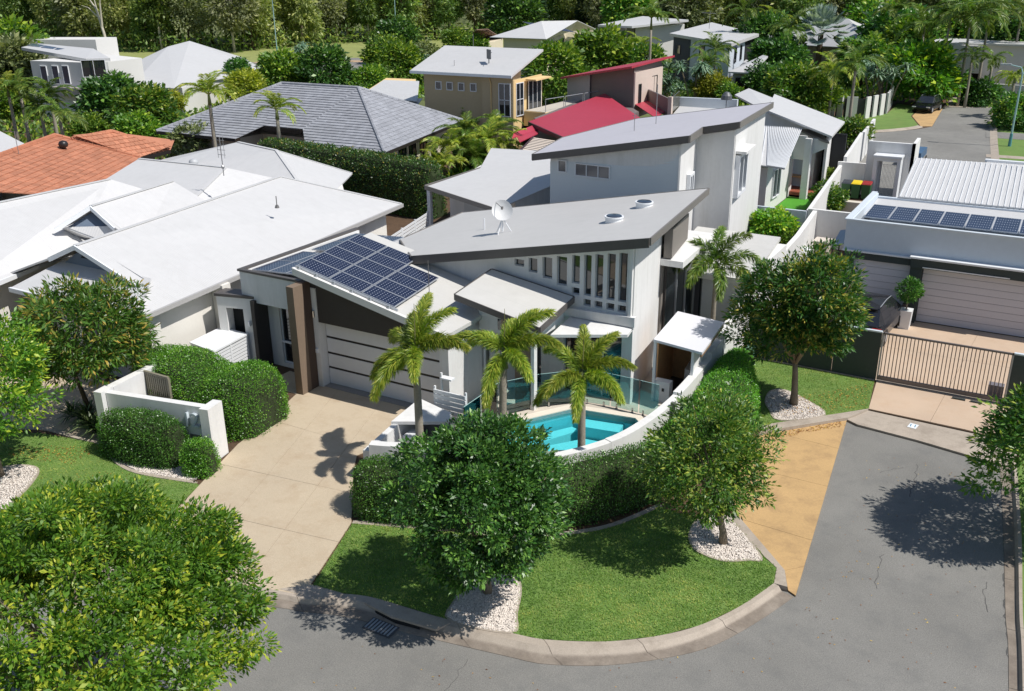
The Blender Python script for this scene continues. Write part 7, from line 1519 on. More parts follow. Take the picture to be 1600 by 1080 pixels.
roof_part(F2, [[e_[0], e_[1], apb]], ROOFWHITE_X); roof_part(F2, [[apb, e_[1], e_[2], ap]], ROOFWHITE_Y); roof_part(F2, [[ap, e_[2], e_[3]]], ROOFWHITE_X); roof_part(F2, [[ap, e_[3], e_[4]]], ROOFWHITE_Y)
boxwall(F2, [(e_[1][0]-1, e_[1][1]+1), (e_[2][0], e_[2][1]+1), (e_[3][0]-1, e_[3][1]), (e_[3][0]-8, e_[3][1]+6), (e_[0][0], e_[0][1]+3)], 0, 2.75, FW)
F3 = thing('solar_house', 'cream two storey house with blue solar panels on a white hip roof', 'house', (-63, 112, 0))
h0, h1, h2, h3, h4, h5 = at(765, 58, 5.4), at(853, 61, 5.4), at(893, 48, 5.4), at(935, 47, 5.4), at(846, 33, 7.2), at(902, 32, 7.0)
roof_part(F3, [[h0, h1, h4]], ROOFWHITE_X); roof_part(F3, [[h1, h2, h5, h4], [h2, h3, h5]], ROOFWHITE_Y)
boxwall(F3, [(h0[0]+1.5, h0[1]+1), (h1[0]-.5, h1[1]+.8), (h2[0]-.8, h2[1]-.3), (h3[0]-.6, h3[1]+.3), (h3[0]-8, h3[1]+6), (h0[0], h0[1]+9)], 0, 5.3, mat('far_cream', srgb(222, 210, 184), .8, .04))
vv = Vector((h2[0]-h1[0], h2[1]-h1[1], 0)); vv.normalize()
for f in (3.0, 6.2, 11.5): p = Vector((h1[0]-.5, h1[1]+.8, 3.6))+vv*f; window(F3, tuple(p), 1.5, 2.2, (tuple(vv), (vv.y, -vv.x, 0)), cols=2, fm=FRAMED, depth=.1)
c0_, c1_ = Vector(at(832, 36, 6.95)), Vector(at(868, 49, 6.0)); u_ = (c1_-c0_)/4
for k in range(4):
    for j in range(2): solar_panel(F3, c0_+u_*k+Vector((1.8*j-1.5, 1.0*j, .12-.1*j)), u_*.97, Vector((1.7, .9, -.25)))
F4 = thing('flat_roof_house', 'house with a taupe front block and long low white roof behind the round trees', 'house', (-64, 135, 0))
b0, b1, b2, b3 = at(934, 41, 5.2), at(978, 43, 5.2), at(1076, 31, 6.0), at(1030, 33, 6.0)
roof_part(F4, [[(b0[0], b0[1], 5.4), (b1[0]+1, b1[1], 5.4), b2, (b2[0]-12, b2[1]+10, 6), ]], ROOFWHITE_Y, .3); boxwall(F4, [b0, b1, (b1[0]+.2, b1[1]+6), (b0[0], b0[1]+8)], 0, 5.1, mat('far_taupe', srgb(126, 120, 112), .8, .05), 'front_block'); boxwall(F4, [(b1[0]+.3, b1[1]+3), (b2[0]-1, b2[1]+1), (b2[0]-10, b2[1]+8), (b0[0]+2, b0[1]+9)], 0, 5.3, FW)
boxwall(F4, [at(1022, 45, 3.5), at(1036, 43, 3.5), (at(1036, 43, 3.5)[0]+.2, at(1036, 43, 3.5)[1]+2), (at(1022, 45, 3.5)[0]+.2, at(1022, 45, 3.5)[1]+2)], 0, 5.25, MATS['far_taupe'], 'side_block')
F5 = thing('blue_block_house', 'white two storey house with a navy end block and flat white roof', 'house', (-42, 118, 0))
k0, k1, k2, k3 = at(1046, 52, 5.6), at(1143, 68, 5.6), at(1186, 53, 5.6), at(1112, 35, 5.6)
roof_part(F5, [[k0, k1, k2, k3]], ROOFWHITE_Y, .35)
w0, w1, w2 = (k0[0]+.6, k0[1]+.4), (k1[0]-.4, k1[1]+.8), (k2[0]-.6, k2[1]-.3)
boxwall(F5, [w0, w1, w2, (k3[0], k3[1]-1)], 0, 5.3, mat('far_blue_white', srgb(206, 214, 224), .8, .03))
wm = (w0[0]+(w1[0]-w0[0])*.32, w0[1]+(w1[1]-w0[1])*.32); boxwall(F5, [(w0[0]-.1, w0[1]-.12), (wm[0], wm[1]-.12), (wm[0], wm[1]+.4), (w0[0], w0[1]+.4)], 0, 5.2, mat('navy_block', srgb(46, 58, 76), .7, .05), 'navy_block')
vv = Vector((w2[0]-w1[0], w2[1]-w1[1], 0)); Lw = vv.length; vv.normalize()
for f, wd2 in ((.22, 1.3), (.45, 1.1)): window(F5, (w1[0]+vv.x*Lw*f, w1[1]+vv.y*Lw*f, 4.0), wd2, 1.7, (tuple(vv), (vv.y, -vv.x, 0)), fm=FRAMED, depth=.1)
part('balcony_recess', MB().prism([(w1[0]+vv.x*Lw*.62+.05, w1[1]+vv.y*Lw*.62), (w2[0]+.05, w2[1]), (w2[0]-.3, w2[1]), (w1[0]+vv.x*Lw*.62-.3, w1[1]+vv.y*Lw*.62)], 2.4, 5.2), DARKVOID, F5)
ud = Vector((w1[0]-w0[0], w1[1]-w0[1], 0)).normalized(); window(F5, (w0[0]+ud.x*10.5, w0[1]+ud.y*10.5, 3.6), 1.6, 2.4, (tuple(ud), (ud.y, -ud.x, 0)), fm=FRAMED, depth=.1); window(F5, (w0[0]+ud.x*1.9, w0[1]+ud.y*1.9-.15, 3.7), 1.8, 1.1, (tuple(ud), (ud.y, -ud.x, 0)), fm=FRAMED, depth=.1)
q = at(1108, 45, 5.7); part('aerial', MB().pipe([q, (q[0], q[1], q[2]+2.2)], .04, 6).pipe([(q[0]-1.2, q[1], q[2]+2.1), (q[0]+.8, q[1], q[2]+2.0)], .03, 5), AH, F5)
F6 = thing('porch_house', 'grey house corner with a pale roof and dark garage opening behind shrubs', 'house', (-33, 98, 0))
roof_part(F6, [[at(1138, 112, 3.2), at(1176, 114, 3.2), at(1200, 88, 4.6), at(1192, 86, 4.6)]], ROOFWHITE_X, .15); boxwall(F6, [at(1146, 116, 2.9), at(1172, 117, 2.9), at(1198, 98, 2.9), at(1165, 96, 2.9)], 0, 3.1, mat('far_grey', srgb(178, 178, 180), .8, .04))
a_, b_ = Vector(at(1150, 117, 2.9)), Vector(at(1170, 117.5, 2.9)); part('garage_opening', MB().prism([(a_.x, a_.y-.08), (b_.x, b_.y-.08), (b_.x, b_.y+.3), (a_.x, a_.y+.3)], 0, 2.6), DARKVOID, F6)
F7 = thing('hip_solar_house', 'white hip roofed house with two solar panel rows behind the silver palm', 'house', (-30, 140, 0))
s0, s1, s2, s3, s4 = at(1212, 68, 3.3), at(1376, 77, 3.3), at(1396, 60, 3.3), at(1325, 29, 6.8), at(1225, 62, 3.3)
roof_part(F7, [[s0, s1, s3]], ROOFWHITE_X); roof_part(F7, [[s1, s2, s3]], ROOFWHITE_Y); roof_part(F7, [[s0, s3, (s0[0]-6, s0[1]+16, 3.3)]], ROOFWHITE_Y)
boxwall(F7, [(s0[0]+1, s0[1]+1), (s1[0]-.8, s1[1]+.8), (s2[0]-.8, s2[1]-1), (s0[0]+2, s0[1]+16)], 0, 3.2, mat('far_dim_wall', srgb(120, 112, 104), .8, .06))
for k in range(2):
    c0_ = Vector(at(1322+k*20, 37+k*10, 5.9-k*.85)); c1_ = Vector(at(1340+k*20, 45+k*9, 5.1-k*.75)); solar_panel(F7, c0_+Vector((0, 0, .15)), c1_-c0_, Vector((3.0, 2.4, -.35)))
F8 = thing('white_block_house', 'long white flat roofed house with a dark garage at the end of the far road', 'house', (-6, 122, 0))
boxwall(F8, [(-14.5, 117.5), (-9.4, 116.0), (-9.4, 124), (-14.5, 126)], 2.6, 5.4, FW, 'garage_block'); boxwall(F8, [(-9.3, 117.5), (8, 117.5), (8, 128), (-9.3, 128)], 0, 5.4, FW)
boxwall(F8, [(-14.6, 119.2), (-13.6, 119.0), (-13.6, 124), (-14.6, 124)], 0, 2.6, FW, 'pier'); boxwall(F8, [(-13.6, 119.6), (-9.4, 118.6), (-9.4, 119), (-13.6, 120)], 0, 2.6, DARKVOID, 'garage_door')
part('roof', MB().box(-14.9, 8.3, 117.0, 128.5, 5.42, 5.62), ROOFWHITE_Y, F8); boxwall(F8, [(-3, 120), (10, 120), (10, 128), (-3, 128)], 5.6, 7.0, FW, 'upper_block')
for x in (-2.2, 1.8): window(F8, (x, 117.5, 4.3), 2.6, .8, '-y', fm=FRAMED, depth=.1)
fw8 = thing('front_wall', 'low white front wall under the dark palms at the end of the far road', 'wall', (-6, 113, 0)); part('wall_panel', MB().prism([(-9.6, 113.6), (-2.0, 112.0), (-2.0, 112.3), (-9.6, 113.9)], 0, 1.9), FW, fw8)
F9 = thing('edge_house', 'slice of a white house among the palms at the upper right edge', 'house', (0, 150, 0))
boxwall(F9, [at(1490, 58, 3), at(1507, 58, 3), (at(1507, 58, 3)[0], at(1507, 58, 3)[1]+6), (at(1490, 58, 3)[0], at(1490, 58, 3)[1]+6)], 0, 6.2, FW); roof_part(F9, [[at(1478, 18, 7.4), at(1495, 20, 7.0), at(1530, 12, 7.0), at(1500, 4, 7.8)], [at(1575, 42, 5.2), at(1625, 46, 5.2), at(1625, 26, 6.8), at(1596, 28, 6.4)]], ROOFWHITE_X, .2); boxwall(F9, [at(1576, 46, 4.8), at(1620, 50, 4.8), (at(1620, 50, 4.8)[0], at(1620, 50, 4.8)[1]+8), (at(1576, 46, 4.8)[0], at(1576, 46, 4.8)[1]+8)], 0, 5.0, FW)
F10 = thing('brown_tile_house', 'low house with a brown tiled hip roof behind the tan house', 'house', (-92, 148, 0))
t0_, t1_, t2_ = at(728, 57, 3), at(786, 60, 3), at(762, 45, 5.0); t3_ = at(745, 46, 5.0); BRT = mat('brown_far_tile', srgb(150, 122, 108), .8, .12, island=.1)
mb = MB(); tile_face(mb, [t0_, t1_, t2_, t3_], .5, .6, .05, rt); o = part('roof_tiles', mb, BRT, F10); o['kind'] = 'stuff'; boxwall(F10, [(t0_[0]+.5, t0_[1]+1), (t1_[0]-.5, t1_[1]+.8), (t2_[0], t2_[1]+2), (t3_[0], t3_[1]+2)], 0, 2.95, MATS['far_cream'])
roof_part(F10, [[t0_, t1_, t2_, t3_]], BRT, .1, 'roof_deck')
sf = thing('panel_fence', 'white boundary fence of tall panels alternating with dark gaps near the far road', 'fence', (-18, 95, 0))
fp = [(-21.6, 97.0), (-20.4, 96.2), (-18.6, 94.8), (-16.9, 95.2), (-15.7, 99.4), (-16.4, 107)]
for a, b in zip(fp, fp[1:]):
    d_ = Vector((b[0]-a[0], b[1]-a[1], 0)); l = d_.length; n = max(1, round(l/1.35)); d_.normalize(); nn = (-d_.y, d_.x, 0)
    for k in range(n):
        c = Vector((*a, 0))+d_*(l*(k+.3)/n); part('fence_panel', MB().obox((c.x, c.y, 1.0), (l/n*.28, .08, 1.0), tuple(d_), nn), FW, sf); c = Vector((*a, 0))+d_*(l*(k+.8)/n)+Vector(nn)*.2; part('dark_infill', MB().obox((c.x, c.y, .9), (l/n*.21, .04, .9), tuple(d_), nn), FRAMED, sf)

# ------------------------------------------------------------------ planting further off
L_LIME = leaf_mat('lime_leaf', srgb(36, 60, 22), srgb(82, 116, 36), srgb(150, 164, 58), .5, .25); L_GOLD = leaf_mat('golden_leaf', srgb(76, 92, 30), srgb(124, 132, 44), srgb(178, 172, 68), .5, .3); L_OLIVE = leaf_mat('olive_leaf', srgb(54, 66, 42), srgb(98, 110, 70), srgb(156, 160, 112), .5, .2); L_SILV = leaf_mat('silver_leaf', srgb(84, 104, 100), srgb(140, 158, 152), srgb(196, 206, 200), .5, .15)
CROWN = {}
def crown_of(key):
    """crown meshes shared by the far trees, unit size"""
    if key not in CROWN:
        kind, sd = key
        lm = {'dark': L_DARK, 'lime': L_LIME, 'mid': L_MID, 'gold': L_GOLD, 'olive': L_OLIVE, 'yell': L_YELL}[kind]
        CROWN[key] = crown_mesh('crown', lm, (1, 1, .92), 170, 30, .16, .085, 200+sd, shell=.5, clump_r=.24, new=.3, amp=.3)[0]
    return CROWN[key]
BUSH_TRUNK = MB().pipe([(0, 0, -.05), (.03, .02, .5), (0, 0, 1)], [.12, .09, .06], 7).pipe([(0, 0, .6), (.3, .1, 1.2)], [.05, .02], 5).pipe([(0, 0, .6), (-.25, .2, 1.25)], [.05, .02], 5).pipe([(0, 0, .5), (-.05, -.3, 1.2)], [.05, .02], 5).mesh('trunk', BARKDARK, smooth=True)
def far_tree(label, px, py, z, r, kind, sd=0, rz=None, name='garden_tree', cat='tree', group=None, up=0.0):
    """crown centre read off the photograph at height z; radius r"""
    x, y, _ = at(px, py, z); t = thing(name, label, cat, (x, y, 0), group); rz = rz or r*.9
    c = link('crown', crown_of((kind, sd % 3)), t, (0, 0, z), (0, 0, sd*1.7)); c.scale = (r, r, rz); c['kind'] = 'stuff'; ORG[c.name] = (x, y, 0)
    k = link('trunk', BUSH_TRUNK, t); k.scale = (max(1, r*.6), max(1, r*.6), max(.15, z-rz*.35)); ORG[k.name] = (x, y, 0); return t
T = [
 ('dark broadleaf tree between the orange roof and the pale tower house', 176, 160, 2.8, 2.9, 'dark', 0), ('green broadleaf tree right of the tower house before the white hip roof', 228, 172, 2.6, 2.6, 'mid', 1), ('dark tree topping the group before the white hip roof', 186, 138, 3.4, 1.4, 'dark', 2),
 ('golden shrub between the broadleaf trees and the charcoal roof', 268, 160, 2.0, 1.3, 'gold', 0), ('golden shrub mass on the right of the tall garden palm', 384, 136, 2.2, 2.2, 'gold', 1), ('dark shrub above the golden bushes by the white hip roof', 372, 108, 3.4, 1.5, 'dark', 1),
 ('low green shrub row along the back of the orange roof, left bush', 140, 205, 1.4, 1.5, 'lime', 2), ('low green shrub along the back of the orange roof, right bush', 215, 208, 1.3, 2.0, 'lime', 0), ('grey green olive bush before the charcoal house', 306, 226, 1.8, 1.9, 'olive', 1), ('mottled bush under the palm at the charcoal house front', 372, 210, 1.8, 1.5, 'olive', 2), ('dark bush beside the charcoal house front wall', 405, 212, 1.8, 1.5, 'mid', 2),
 ('lime green round tree by the park road', 440, 112, 2.8, 2.9, 'lime', 0), ('large dark round tree by the park road', 508, 106, 3.2, 3.1, 'dark', 1), ('mid green bush behind the charcoal ridge', 580, 128, 1.6, 2.3, 'lime', 1), ('bright round tree left of the tan house roof', 604, 90, 3.0, 3.0, 'lime', 2), ('green tree touching the tan house roof', 625, 100, 2.8, 3.2, 'lime', 1), ('dark bush at the tan house corner', 648, 110, 1.8, 2.0, 'dark', 2), ('dark tree behind the second street lamp', 618, 58, 4.0, 3.4, 'dark', 0),
 ('light green shrub before the tan house wall', 705, 168, 2.2, 1.6, 'lime', 0), ('light green shrub before the tan house window', 745, 182, 2.0, 1.5, 'lime', 1),
 ('broad round tree behind the tan house balcony', 868, 108, 3.6, 3.4, 'lime', 1), ('round green tree in front of the taupe block', 942, 88, 4.0, 3.9, 'lime', 0), ('small green bush left of the solar house', 838, 70, 4.0, 2.6, 'lime', 2),
 ('lime shrub below the strap leaved trees by the grey parapet', 1140, 148, 1.4, 1.3, 'lime', 2), ('golden shrub below the strap leaved trees', 1112, 138, 1.8, 1.9, 'gold', 2),
 ('dark tree left of the silver palm', 1212, 96, 3.6, 3.2, 'dark', 0), ('green tree by the striped fence', 1240, 138, 2.8, 2.9, 'mid', 1), ('green bush at the left end of the striped fence', 1272, 152, 2.2, 2.2, 'lime', 0), ('dark bush behind the deck house roof', 1195, 128, 2.4, 2.0, 'dark', 2),
 ('large round bright tree over the black car', 1441, 112, 3.3, 3.7, 'yell', 1), ('bush at the head of the long white wall', 1330, 208, 1.5, 1.5, 'mid', 0), ('yellow green shrub along the long white wall', 1302, 252, .9, .9, 'gold', 0), ('small lime shrub lower along the long white wall', 1292, 276, .7, .7, 'lime', 1), ('leafy shrub in front of the cream planter', 1296, 312, .7, 1.0, 'mid', 2), ('yellow green tree in the yard beside the white wall', 1206, 355, 1.3, 1.15, 'yell', 0), ('low lime shrub in the yard nearest the carport', 1232, 378, .8, .8, 'lime', 2), ('small bush at the yard cross wall', 1180, 352, .8, .7, 'lime', 1),
 ('dark undergrowth below the palms at the far right', 1530, 148, 1.0, 2.0, 'dark', 0), ('bush at the right edge by the far verge', 1590, 175, 1.4, 2.0, 'mid', 1), ('lime bush behind the brown tiled roof, left one', 712, 62, 2.0, 2.4, 'lime', 0), ('lime bush behind the brown tiled roof, right one', 755, 62, 2.0, 2.2, 'lime', 1), ('rough grey bush by the park lawn left of the tan roof', 662, 88, 1.6, 2.6, 'olive', 0),
 ('dark tree behind the white block house, left one', 1400, 60, 4.5, 5.0, 'dark', 1), ('dark tree behind the white block house, right one', 1590, 70, 5.0, 4.5, 'dark', 2), ('dark shrub row behind the timber pavilion yard', 1222, 372, .8, .9, 'mid', 1), ('shrub at the left edge beside the tall palms', 8, 165, 1.4, 2.2, 'lime', 2), ('olive tree at the far left edge behind the tower house', 12, 105, 4.0, 4.2, 'olive', 1), ('lime tree at the upper left edge before the woods', 20, 85, 5.0, 4.5, 'lime', 0), ('pale shrub beyond the silver palm', 1370, 45, 5.0, 4.5, 'yell', 2), ('mid green tree filling behind the striped fence', 1350, 92, 3.4, 3.2, 'mid', 0), ('dark tree between the silver palm and the navy block house', 1195, 62, 4.6, 4.2, 'dark', 1), ('green tree above the white block house roof, left part', 1480, 66, 5.0, 4.4, 'mid', 1), ('green tree above the white block house roof, middle part', 1545, 60, 5.4, 4.4, 'mid', 2), ('tall lime tree behind the round bright tree', 1425, 68, 4.6, 4.0, 'lime', 1), ('dark tree over the solar house ridge', 800, 20, 6.5, 5.0, 'dark', 0), ('mid green tree over the flat taupe house', 980, 14, 6.5, 5.0, 'mid', 0), ('olive tree over the flat roofed house end', 1075, 12, 6.8, 5.0, 'olive', 1), ('lime tree left of the solar house roof', 742, 74, 2.2, 2.2, 'lime', 2), ('leafy tree between the red tower and the round tree', 1010, 100, 3.4, 2.6, 'mid', 1)]
for lab, px, py, z, r, kd, sd in T: far_tree(lab, px, py, z, r, kd, sd, cat='tree' if r > 1.7 else 'shrub', name='garden_tree' if r > 1.7 else 'garden_shrub')
hedge('tall_hedge', 'tall dark hedge with a reddish clipped top before the charcoal house', (-38, 45, 0), [(-44.5, 45.3, .9, 3.3), (-40, 45.0, .95, 3.25), (-35, 44.6, .95, 3.2), (-31.5, 44.3, .9, 3.1)], leaf_mat('tall_hedge_leaf', srgb(22, 42, 20), srgb(60, 88, 34), srgb(140, 116, 54), .4, .2), HEDGECORE, 91, n=26000, L=.12, W=.07, new=.25, p=5, rough=.07)
def far_palm(label, px, py, z, kind, sd, n=11, sc=1.0, r=.13, lean=(0, 0), name='palm_tree', group=None):
    x, y, _ = at(px, py, z); return palm(name, label, (x, y, 0), z, kind, sd, n, sc, r, lean, group=group)
for a in [('tall feathery palm among the group at the left edge, left stem', 30, 138, 5.0, 'feather', 3, 12, .95), ('tall feathery palm of the left edge group, nearest the tower house', 78, 150, 4.6, 'feather', 4, 12, .9), ('shorter feathery palm at the left edge before the tower house', 62, 165, 3.8, 'feather', 5, 11, .9), ('feathery palm behind the left edge group', 12, 140, 4.8, 'gold', 6, 10, .9), ('feathery palm with drooping fronds over the orange ridge', 92, 178, 3.6, 'feather', 13, 10, 1.0),
          ('garden palm with a grey trunk before the charcoal roof, left of the pair', 326, 148, 5.8, 'gold', 7, 12, 1.0), ('garden palm with a short trunk at the charcoal eave', 432, 172, 5.0, 'gold', 8, 11, .8),
          ('palm behind the taupe block, slim stem', 1018, 28, 9.0, 'feather', 9, 10, 1.2), ('yellowish palm right of the round tree', 1000, 72, 4.6, 'gold', 10, 11, 1.2), ('dense yellow green palm beside the navy block', 985, 85, 3.4, 'gold', 11, 11, 1.2), ('palm in front of the navy block house wall', 1118, 78, 5.0, 'feather', 12, 11, 1.2), ('palm beside the pale garage opening', 1108, 100, 3.8, 'feather', 14, 10, 1.1),
          ('palm with a long pale trunk by the striped fence, right one', 1338, 98, 5.8, 'feather', 15, 11, 1.15), ('palm with drooping old fronds by the striped fence, left one', 1302, 112, 4.6, 'gold', 16, 11, 1.2), ('very tall dark palm at upper right, left stem', 1518, 26, 8.7, 'feather', 17, 13, 1.7), ('very tall dark palm at upper right, right stem', 1548, 14, 9.2, 'feather', 18, 13, 1.7), ('small palm in front of the white block house, left one', 1520, 88, 5.0, 'feather', 19, 9, .9), ('small palm in front of the white block house, right one', 1552, 92, 4.6, 'feather', 20, 9, .9), ('yellow crowned palm by the street lamp at the right edge', 1586, 122, 3.6, 'gold', 21, 12, .9), ('dark palm behind the round bright tree', 1445, 40, 7.5, 'feather', 22, 12, 1.4), ('dark feathery palm left of the very tall palms', 1400, 20, 8.0, 'feather', 23, 12, 1.4), ('broad palm by the hip roofed solar house', 1210, 30, 6.5, 'gold', 24, 11, 1.4), ('palm far behind the navy block house', 1165, 20, 8.0, 'feather', 25, 11, 1.4), ('dark palm left of the silver palm', 1235, 45, 7.0, 'feather', 27, 11, 1.3), ('feathery palm at the right edge above the white block house', 1595, 30, 8.0, 'feather', 28, 12, 1.4), ('feathery palm behind the very tall pair', 1485, 28, 8.5, 'feather', 29, 12, 1.4), ('palm crown above the solar house roof', 840, 45, 5.8, 'feather', 26, 9, .9)]: far_palm(*a)
# broad leaved clump between hedge and outbuilding
for i, (px, py, z, s, kd) in enumerate([(700, 232, 2.0, 1.0, 'gold'), (728, 215, 2.4, 1.0, 'feather'), (760, 222, 2.2, 1.0, 'gold'), (788, 232, 1.8, .9, 'gold'), (690, 262, 1.4, .9, 'gold'), (742, 246, 1.4, .9, 'feather'), (668, 275, .9, .7, 'gold'), (775, 205, 2.2, .9, 'feather')]):
    far_palm(['golden clumping palm behind the outbuilding, beside the tall hedge end', 'tall clumping palm behind the outbuilding nearest the charcoal house', 'golden clumping palm in the middle of the group behind the outbuilding', 'rightmost golden palm of the clump by the maroon pergola', 'low golden palm overhanging the outbuilding edge', 'low green palm right behind the outbuilding roof', 'short golden palm at the foot of the tall hedge', 'palm at the back of the clump near the tan house'][i], px, py, z, kd, 30+i, 12, s, .09)
BLADE = leaf_mat('broad_blade', srgb(46, 72, 26), srgb(92, 118, 44), srgb(164, 168, 84), .4, .3)
strap('banana_plant', 'broad bladed plant with arching leaves among the clumping palms', (*at(722, 250, 1.0)[:2], 0), 16, 2.4, .55, 51, BLADE, ((0, 0, .6), (1.2, .5, .5)), up=.95, droop=.35); strap('banana_plant', 'broad bladed plant beside the low golden palm over the outbuilding', (*at(690, 250, 1.0)[:2], 0), 14, 2.0, .5, 52, BLADE, ((0, 0, .5), (-.9, .3, .4)), up=1.0, droop=.35)
strap('cordyline', 'spiky pale cordyline in the dark corner at the foot of the tall hedge', (*at(600, 300, .9)[:2], 0), 44, .8, .06, 53, heads=((0, 0, .9), (.3, .2, 1.5), (-.3, .1, 1.2)), stem=.04); strap('cordyline', 'bright green spiky plant by the tall hedge end near the outbuilding', (*at(652, 262, 1.4)[:2], 0), 46, .9, .07, 54, BLADE, heads=((0, 0, 1.2), (.4, .2, 1.8)), stem=.04)
PAND = leaf_mat('pandanus_leaf', srgb(44, 68, 50), srgb(92, 120, 96), srgb(158, 178, 150), .4, .15)
for i, (px, py, z, n) in enumerate([(1035, 118, 3.0, 7), (1085, 116, 3.2, 8), (1060, 132, 2.0, 5), (1390, 112, 3.6, 9), (470, 78, 3.4, 6), (655, 100, 2.4, 5), (1368, 120, 3.0, 6)]):
    rnd = random.Random(i+5); hd = [(rnd.uniform(-1.7, 1.7), rnd.uniform(-1.5, 1.5), z+rnd.uniform(-.9, 1.0)) for _ in range(n)]
    strap('pandanus', ['strap leaved screw pine left of the pair beyond the red house', 'strap leaved screw pine right of the pair beyond the red house', 'low screw pine below the pair beyond the red house', 'large screw pine behind the striped fence', 'screw pine behind the lime tree by the park road', 'screw pine left of the tan house roof', 'smaller screw pine left of the large one at the striped fence'][i], (*at(px, py, z)[:2], 0), 60, 1.45, .14, 60+i, PAND, hd, 'screw pine', up=.55, droop=.45, stem=.07)
# silver fan palm
def fan_palm(label, px, py, z, seed):
    x, y, _ = at(px, py, z); t = thing('fan_palm', label, 'palm', (x, y, 0)); rng = np.random.default_rng(seed)
    part('trunk', MB().pipe([(x, y, 0), (x, y, z*.5), (x, y, z)], [.45, .38, .32], 10), BARKDARK, t); Vs = []
    for k in range(30):
        az = k*2.4+rng.random()*.4; el = -0.5+1.75*(k/29); st = 2.3; d = np.array([math.cos(az)*math.cos(el), math.sin(az)*math.cos(el), math.sin(el)])
        sd = np.array([-math.sin(az), math.cos(az), 0]); up = np.cross(d, sd)*-1; b = d*st; n = 30
        a = np.linspace(-2.0, 2.0, n); dirs = np.cos(a)[:, None]*d+np.sin(a)[:, None]*sd+up*(-.12*np.abs(a))[:, None]; c = np.tile(b, (n, 1))
        Vs.append(leaves(c, dirs, np.tile(up, (n, 1))+rng.normal(size=(n, 3))*.2, 1.65*(1-.12*np.abs(a)), .24, rng, .1)); Vs.append(np.array([[0, 0, 0], b*.5+sd*.03, b, b*.5-sd*.03]))
    V = np.concatenate(Vs); me = quad_mesh('fronds', V, L_SILV, np.repeat(rng.random(len(V)//4), 4)); o = link('fronds', me, t, (0, 0, z)); ORG[o.name] = (x, y, 0); o['kind'] = 'stuff'
fan_palm('big silver fan palm before the hip roofed solar house', 1283, 52, 5.6, 3)

# ------------------------------------------------------------------ the woods
GUM = [leaf_mat('gum_leaf', srgb(70, 82, 46), srgb(118, 128, 72), srgb(176, 174, 110), .5, .3), leaf_mat('gum_leaf_grey', srgb(70, 78, 56), srgb(114, 120, 86), srgb(168, 168, 124), .5, .3), leaf_mat('gum_leaf_green', srgb(50, 70, 34), srgb(90, 116, 54), srgb(150, 162, 82), .5, .3)]
PALEBARK = mat('pale_gum_bark', srgb(190, 182, 168), .8, .2, 1.0, 10)
WC = []
for i in range(6):
    WC.append(crown_mesh('crown', GUM[i % 3], (3.6, 3.6, 5.2), 150, 34, .62, .26, 400+i, shell=.35, clump_r=1.05, new=.3, amp=.55, bottom=-1, droop=.15)[0])
CONI = []
for i in range(2):
    rng = np.random.default_rng(70+i); n = 9000; h = rng.random(n)**1.3; rr = (1-h)*2.9*(0.55+.45*np.abs(np.sin(h*42)))*rng.random(n)**.4; a = rng.random(n)*6.283
    c = np.stack([rr*np.cos(a), rr*np.sin(a), h*13-5], 1); d = np.stack([np.cos(a), np.sin(a), rng.normal(size=n)*.3+.1], 1)
    CONI.append(quad_mesh('crown', leaves(c, d, np.tile([0, 0, 1.], (n, 1))+rng.normal(size=(n, 3))*.5, .7, .2, rng), leaf_mat('conifer_leaf', srgb(20, 38, 24), srgb(34, 58, 34), srgb(70, 92, 52), .5, .1), np.repeat(rng.random(n), 4)))
def trunk_mesh(m, sd):
    r_ = random.Random(sd); mb = MB(); mb.pipe([(0, 0, -.2), (r_.uniform(-.2, .2), r_.uniform(-.2, .2), 3), (r_.uniform(-.5, .5), r_.uniform(-.5, .5), 6), (r_.uniform(-.9, .9), r_.uniform(-.9, .9), 10)], [.26, .2, .16, .07], 7)
    for k in range(5): z = r_.uniform(3.5, 7.5); mb.pipe([(0, 0, z-.3), (r_.uniform(-1, 1), r_.uniform(-1, 1), z+1.4), (r_.uniform(-2.4, 2.4), r_.uniform(-2.4, 2.4), z+3)], [.1, .07, .03], 5)
    return mb.mesh('trunk', m, smooth=True)
WT = [trunk_mesh(PALEBARK, 1), trunk_mesh(BARK, 2), trunk_mesh(BARKDARK, 3), trunk_mesh(PALEBARK, 4)]
rw = random.Random(77); count = 0
def wood_tree(x, y, s, conifer=False):
    global count
    k = count; count += 1
    g = 'gum trees standing in the woods' if not conifer else 'dark conifers standing in the woods'
    ci, ti = rw.randrange(6), rw.randrange(4)
    where = ['at far left', 'behind the tower house', 'behind the hip roof', 'behind the park', 'behind the brown roof', 'behind the solar house', 'behind the navy block', 'behind the silver palm', 'at far right'][sum(x > v for v in (-210, -165, -138, -108, -84, -62, -40, -18))]
    look = ['olive green', 'grey green', 'deep green'][ci % 3]; tr_n = ['pale trunk', 'grey trunk', 'brown trunk', 'pale trunk'][ti]; depth_ = ['in the front row', 'in the second row', 'deep inside', 'deep inside', 'in the last row'][row]
    t = thing('conifer_tree' if conifer else 'gum_tree', ('dark narrow woodland conifer ' if conifer else look+' woodland gum with '+tr_n+' ')+depth_+' '+where, 'tree', (x, y, 0), g)
    if conifer: c = link('crown', CONI[k % 2], t, (0, 0, 5.2*s), (0, 0, rw.random()*6))
    else: c = link('crown', WC[ci], t, (0, 0, rw.uniform(6.4, 8.4)*s), (rw.uniform(-.1, .1), 0, rw.random()*6))
    c.scale = (s*rw.uniform(.85, 1.15), s*rw.uniform(.85, 1.15), s*rw.uniform(.85, 1.2)); c['kind'] = 'stuff'; ORG[c.name] = (x, y, 0)
    b = link('trunk', WT[ti], t, None, (0, 0, rw.random()*6)); b.scale = (s, s, s*1.0); ORG[b.name] = (x, y, 0)
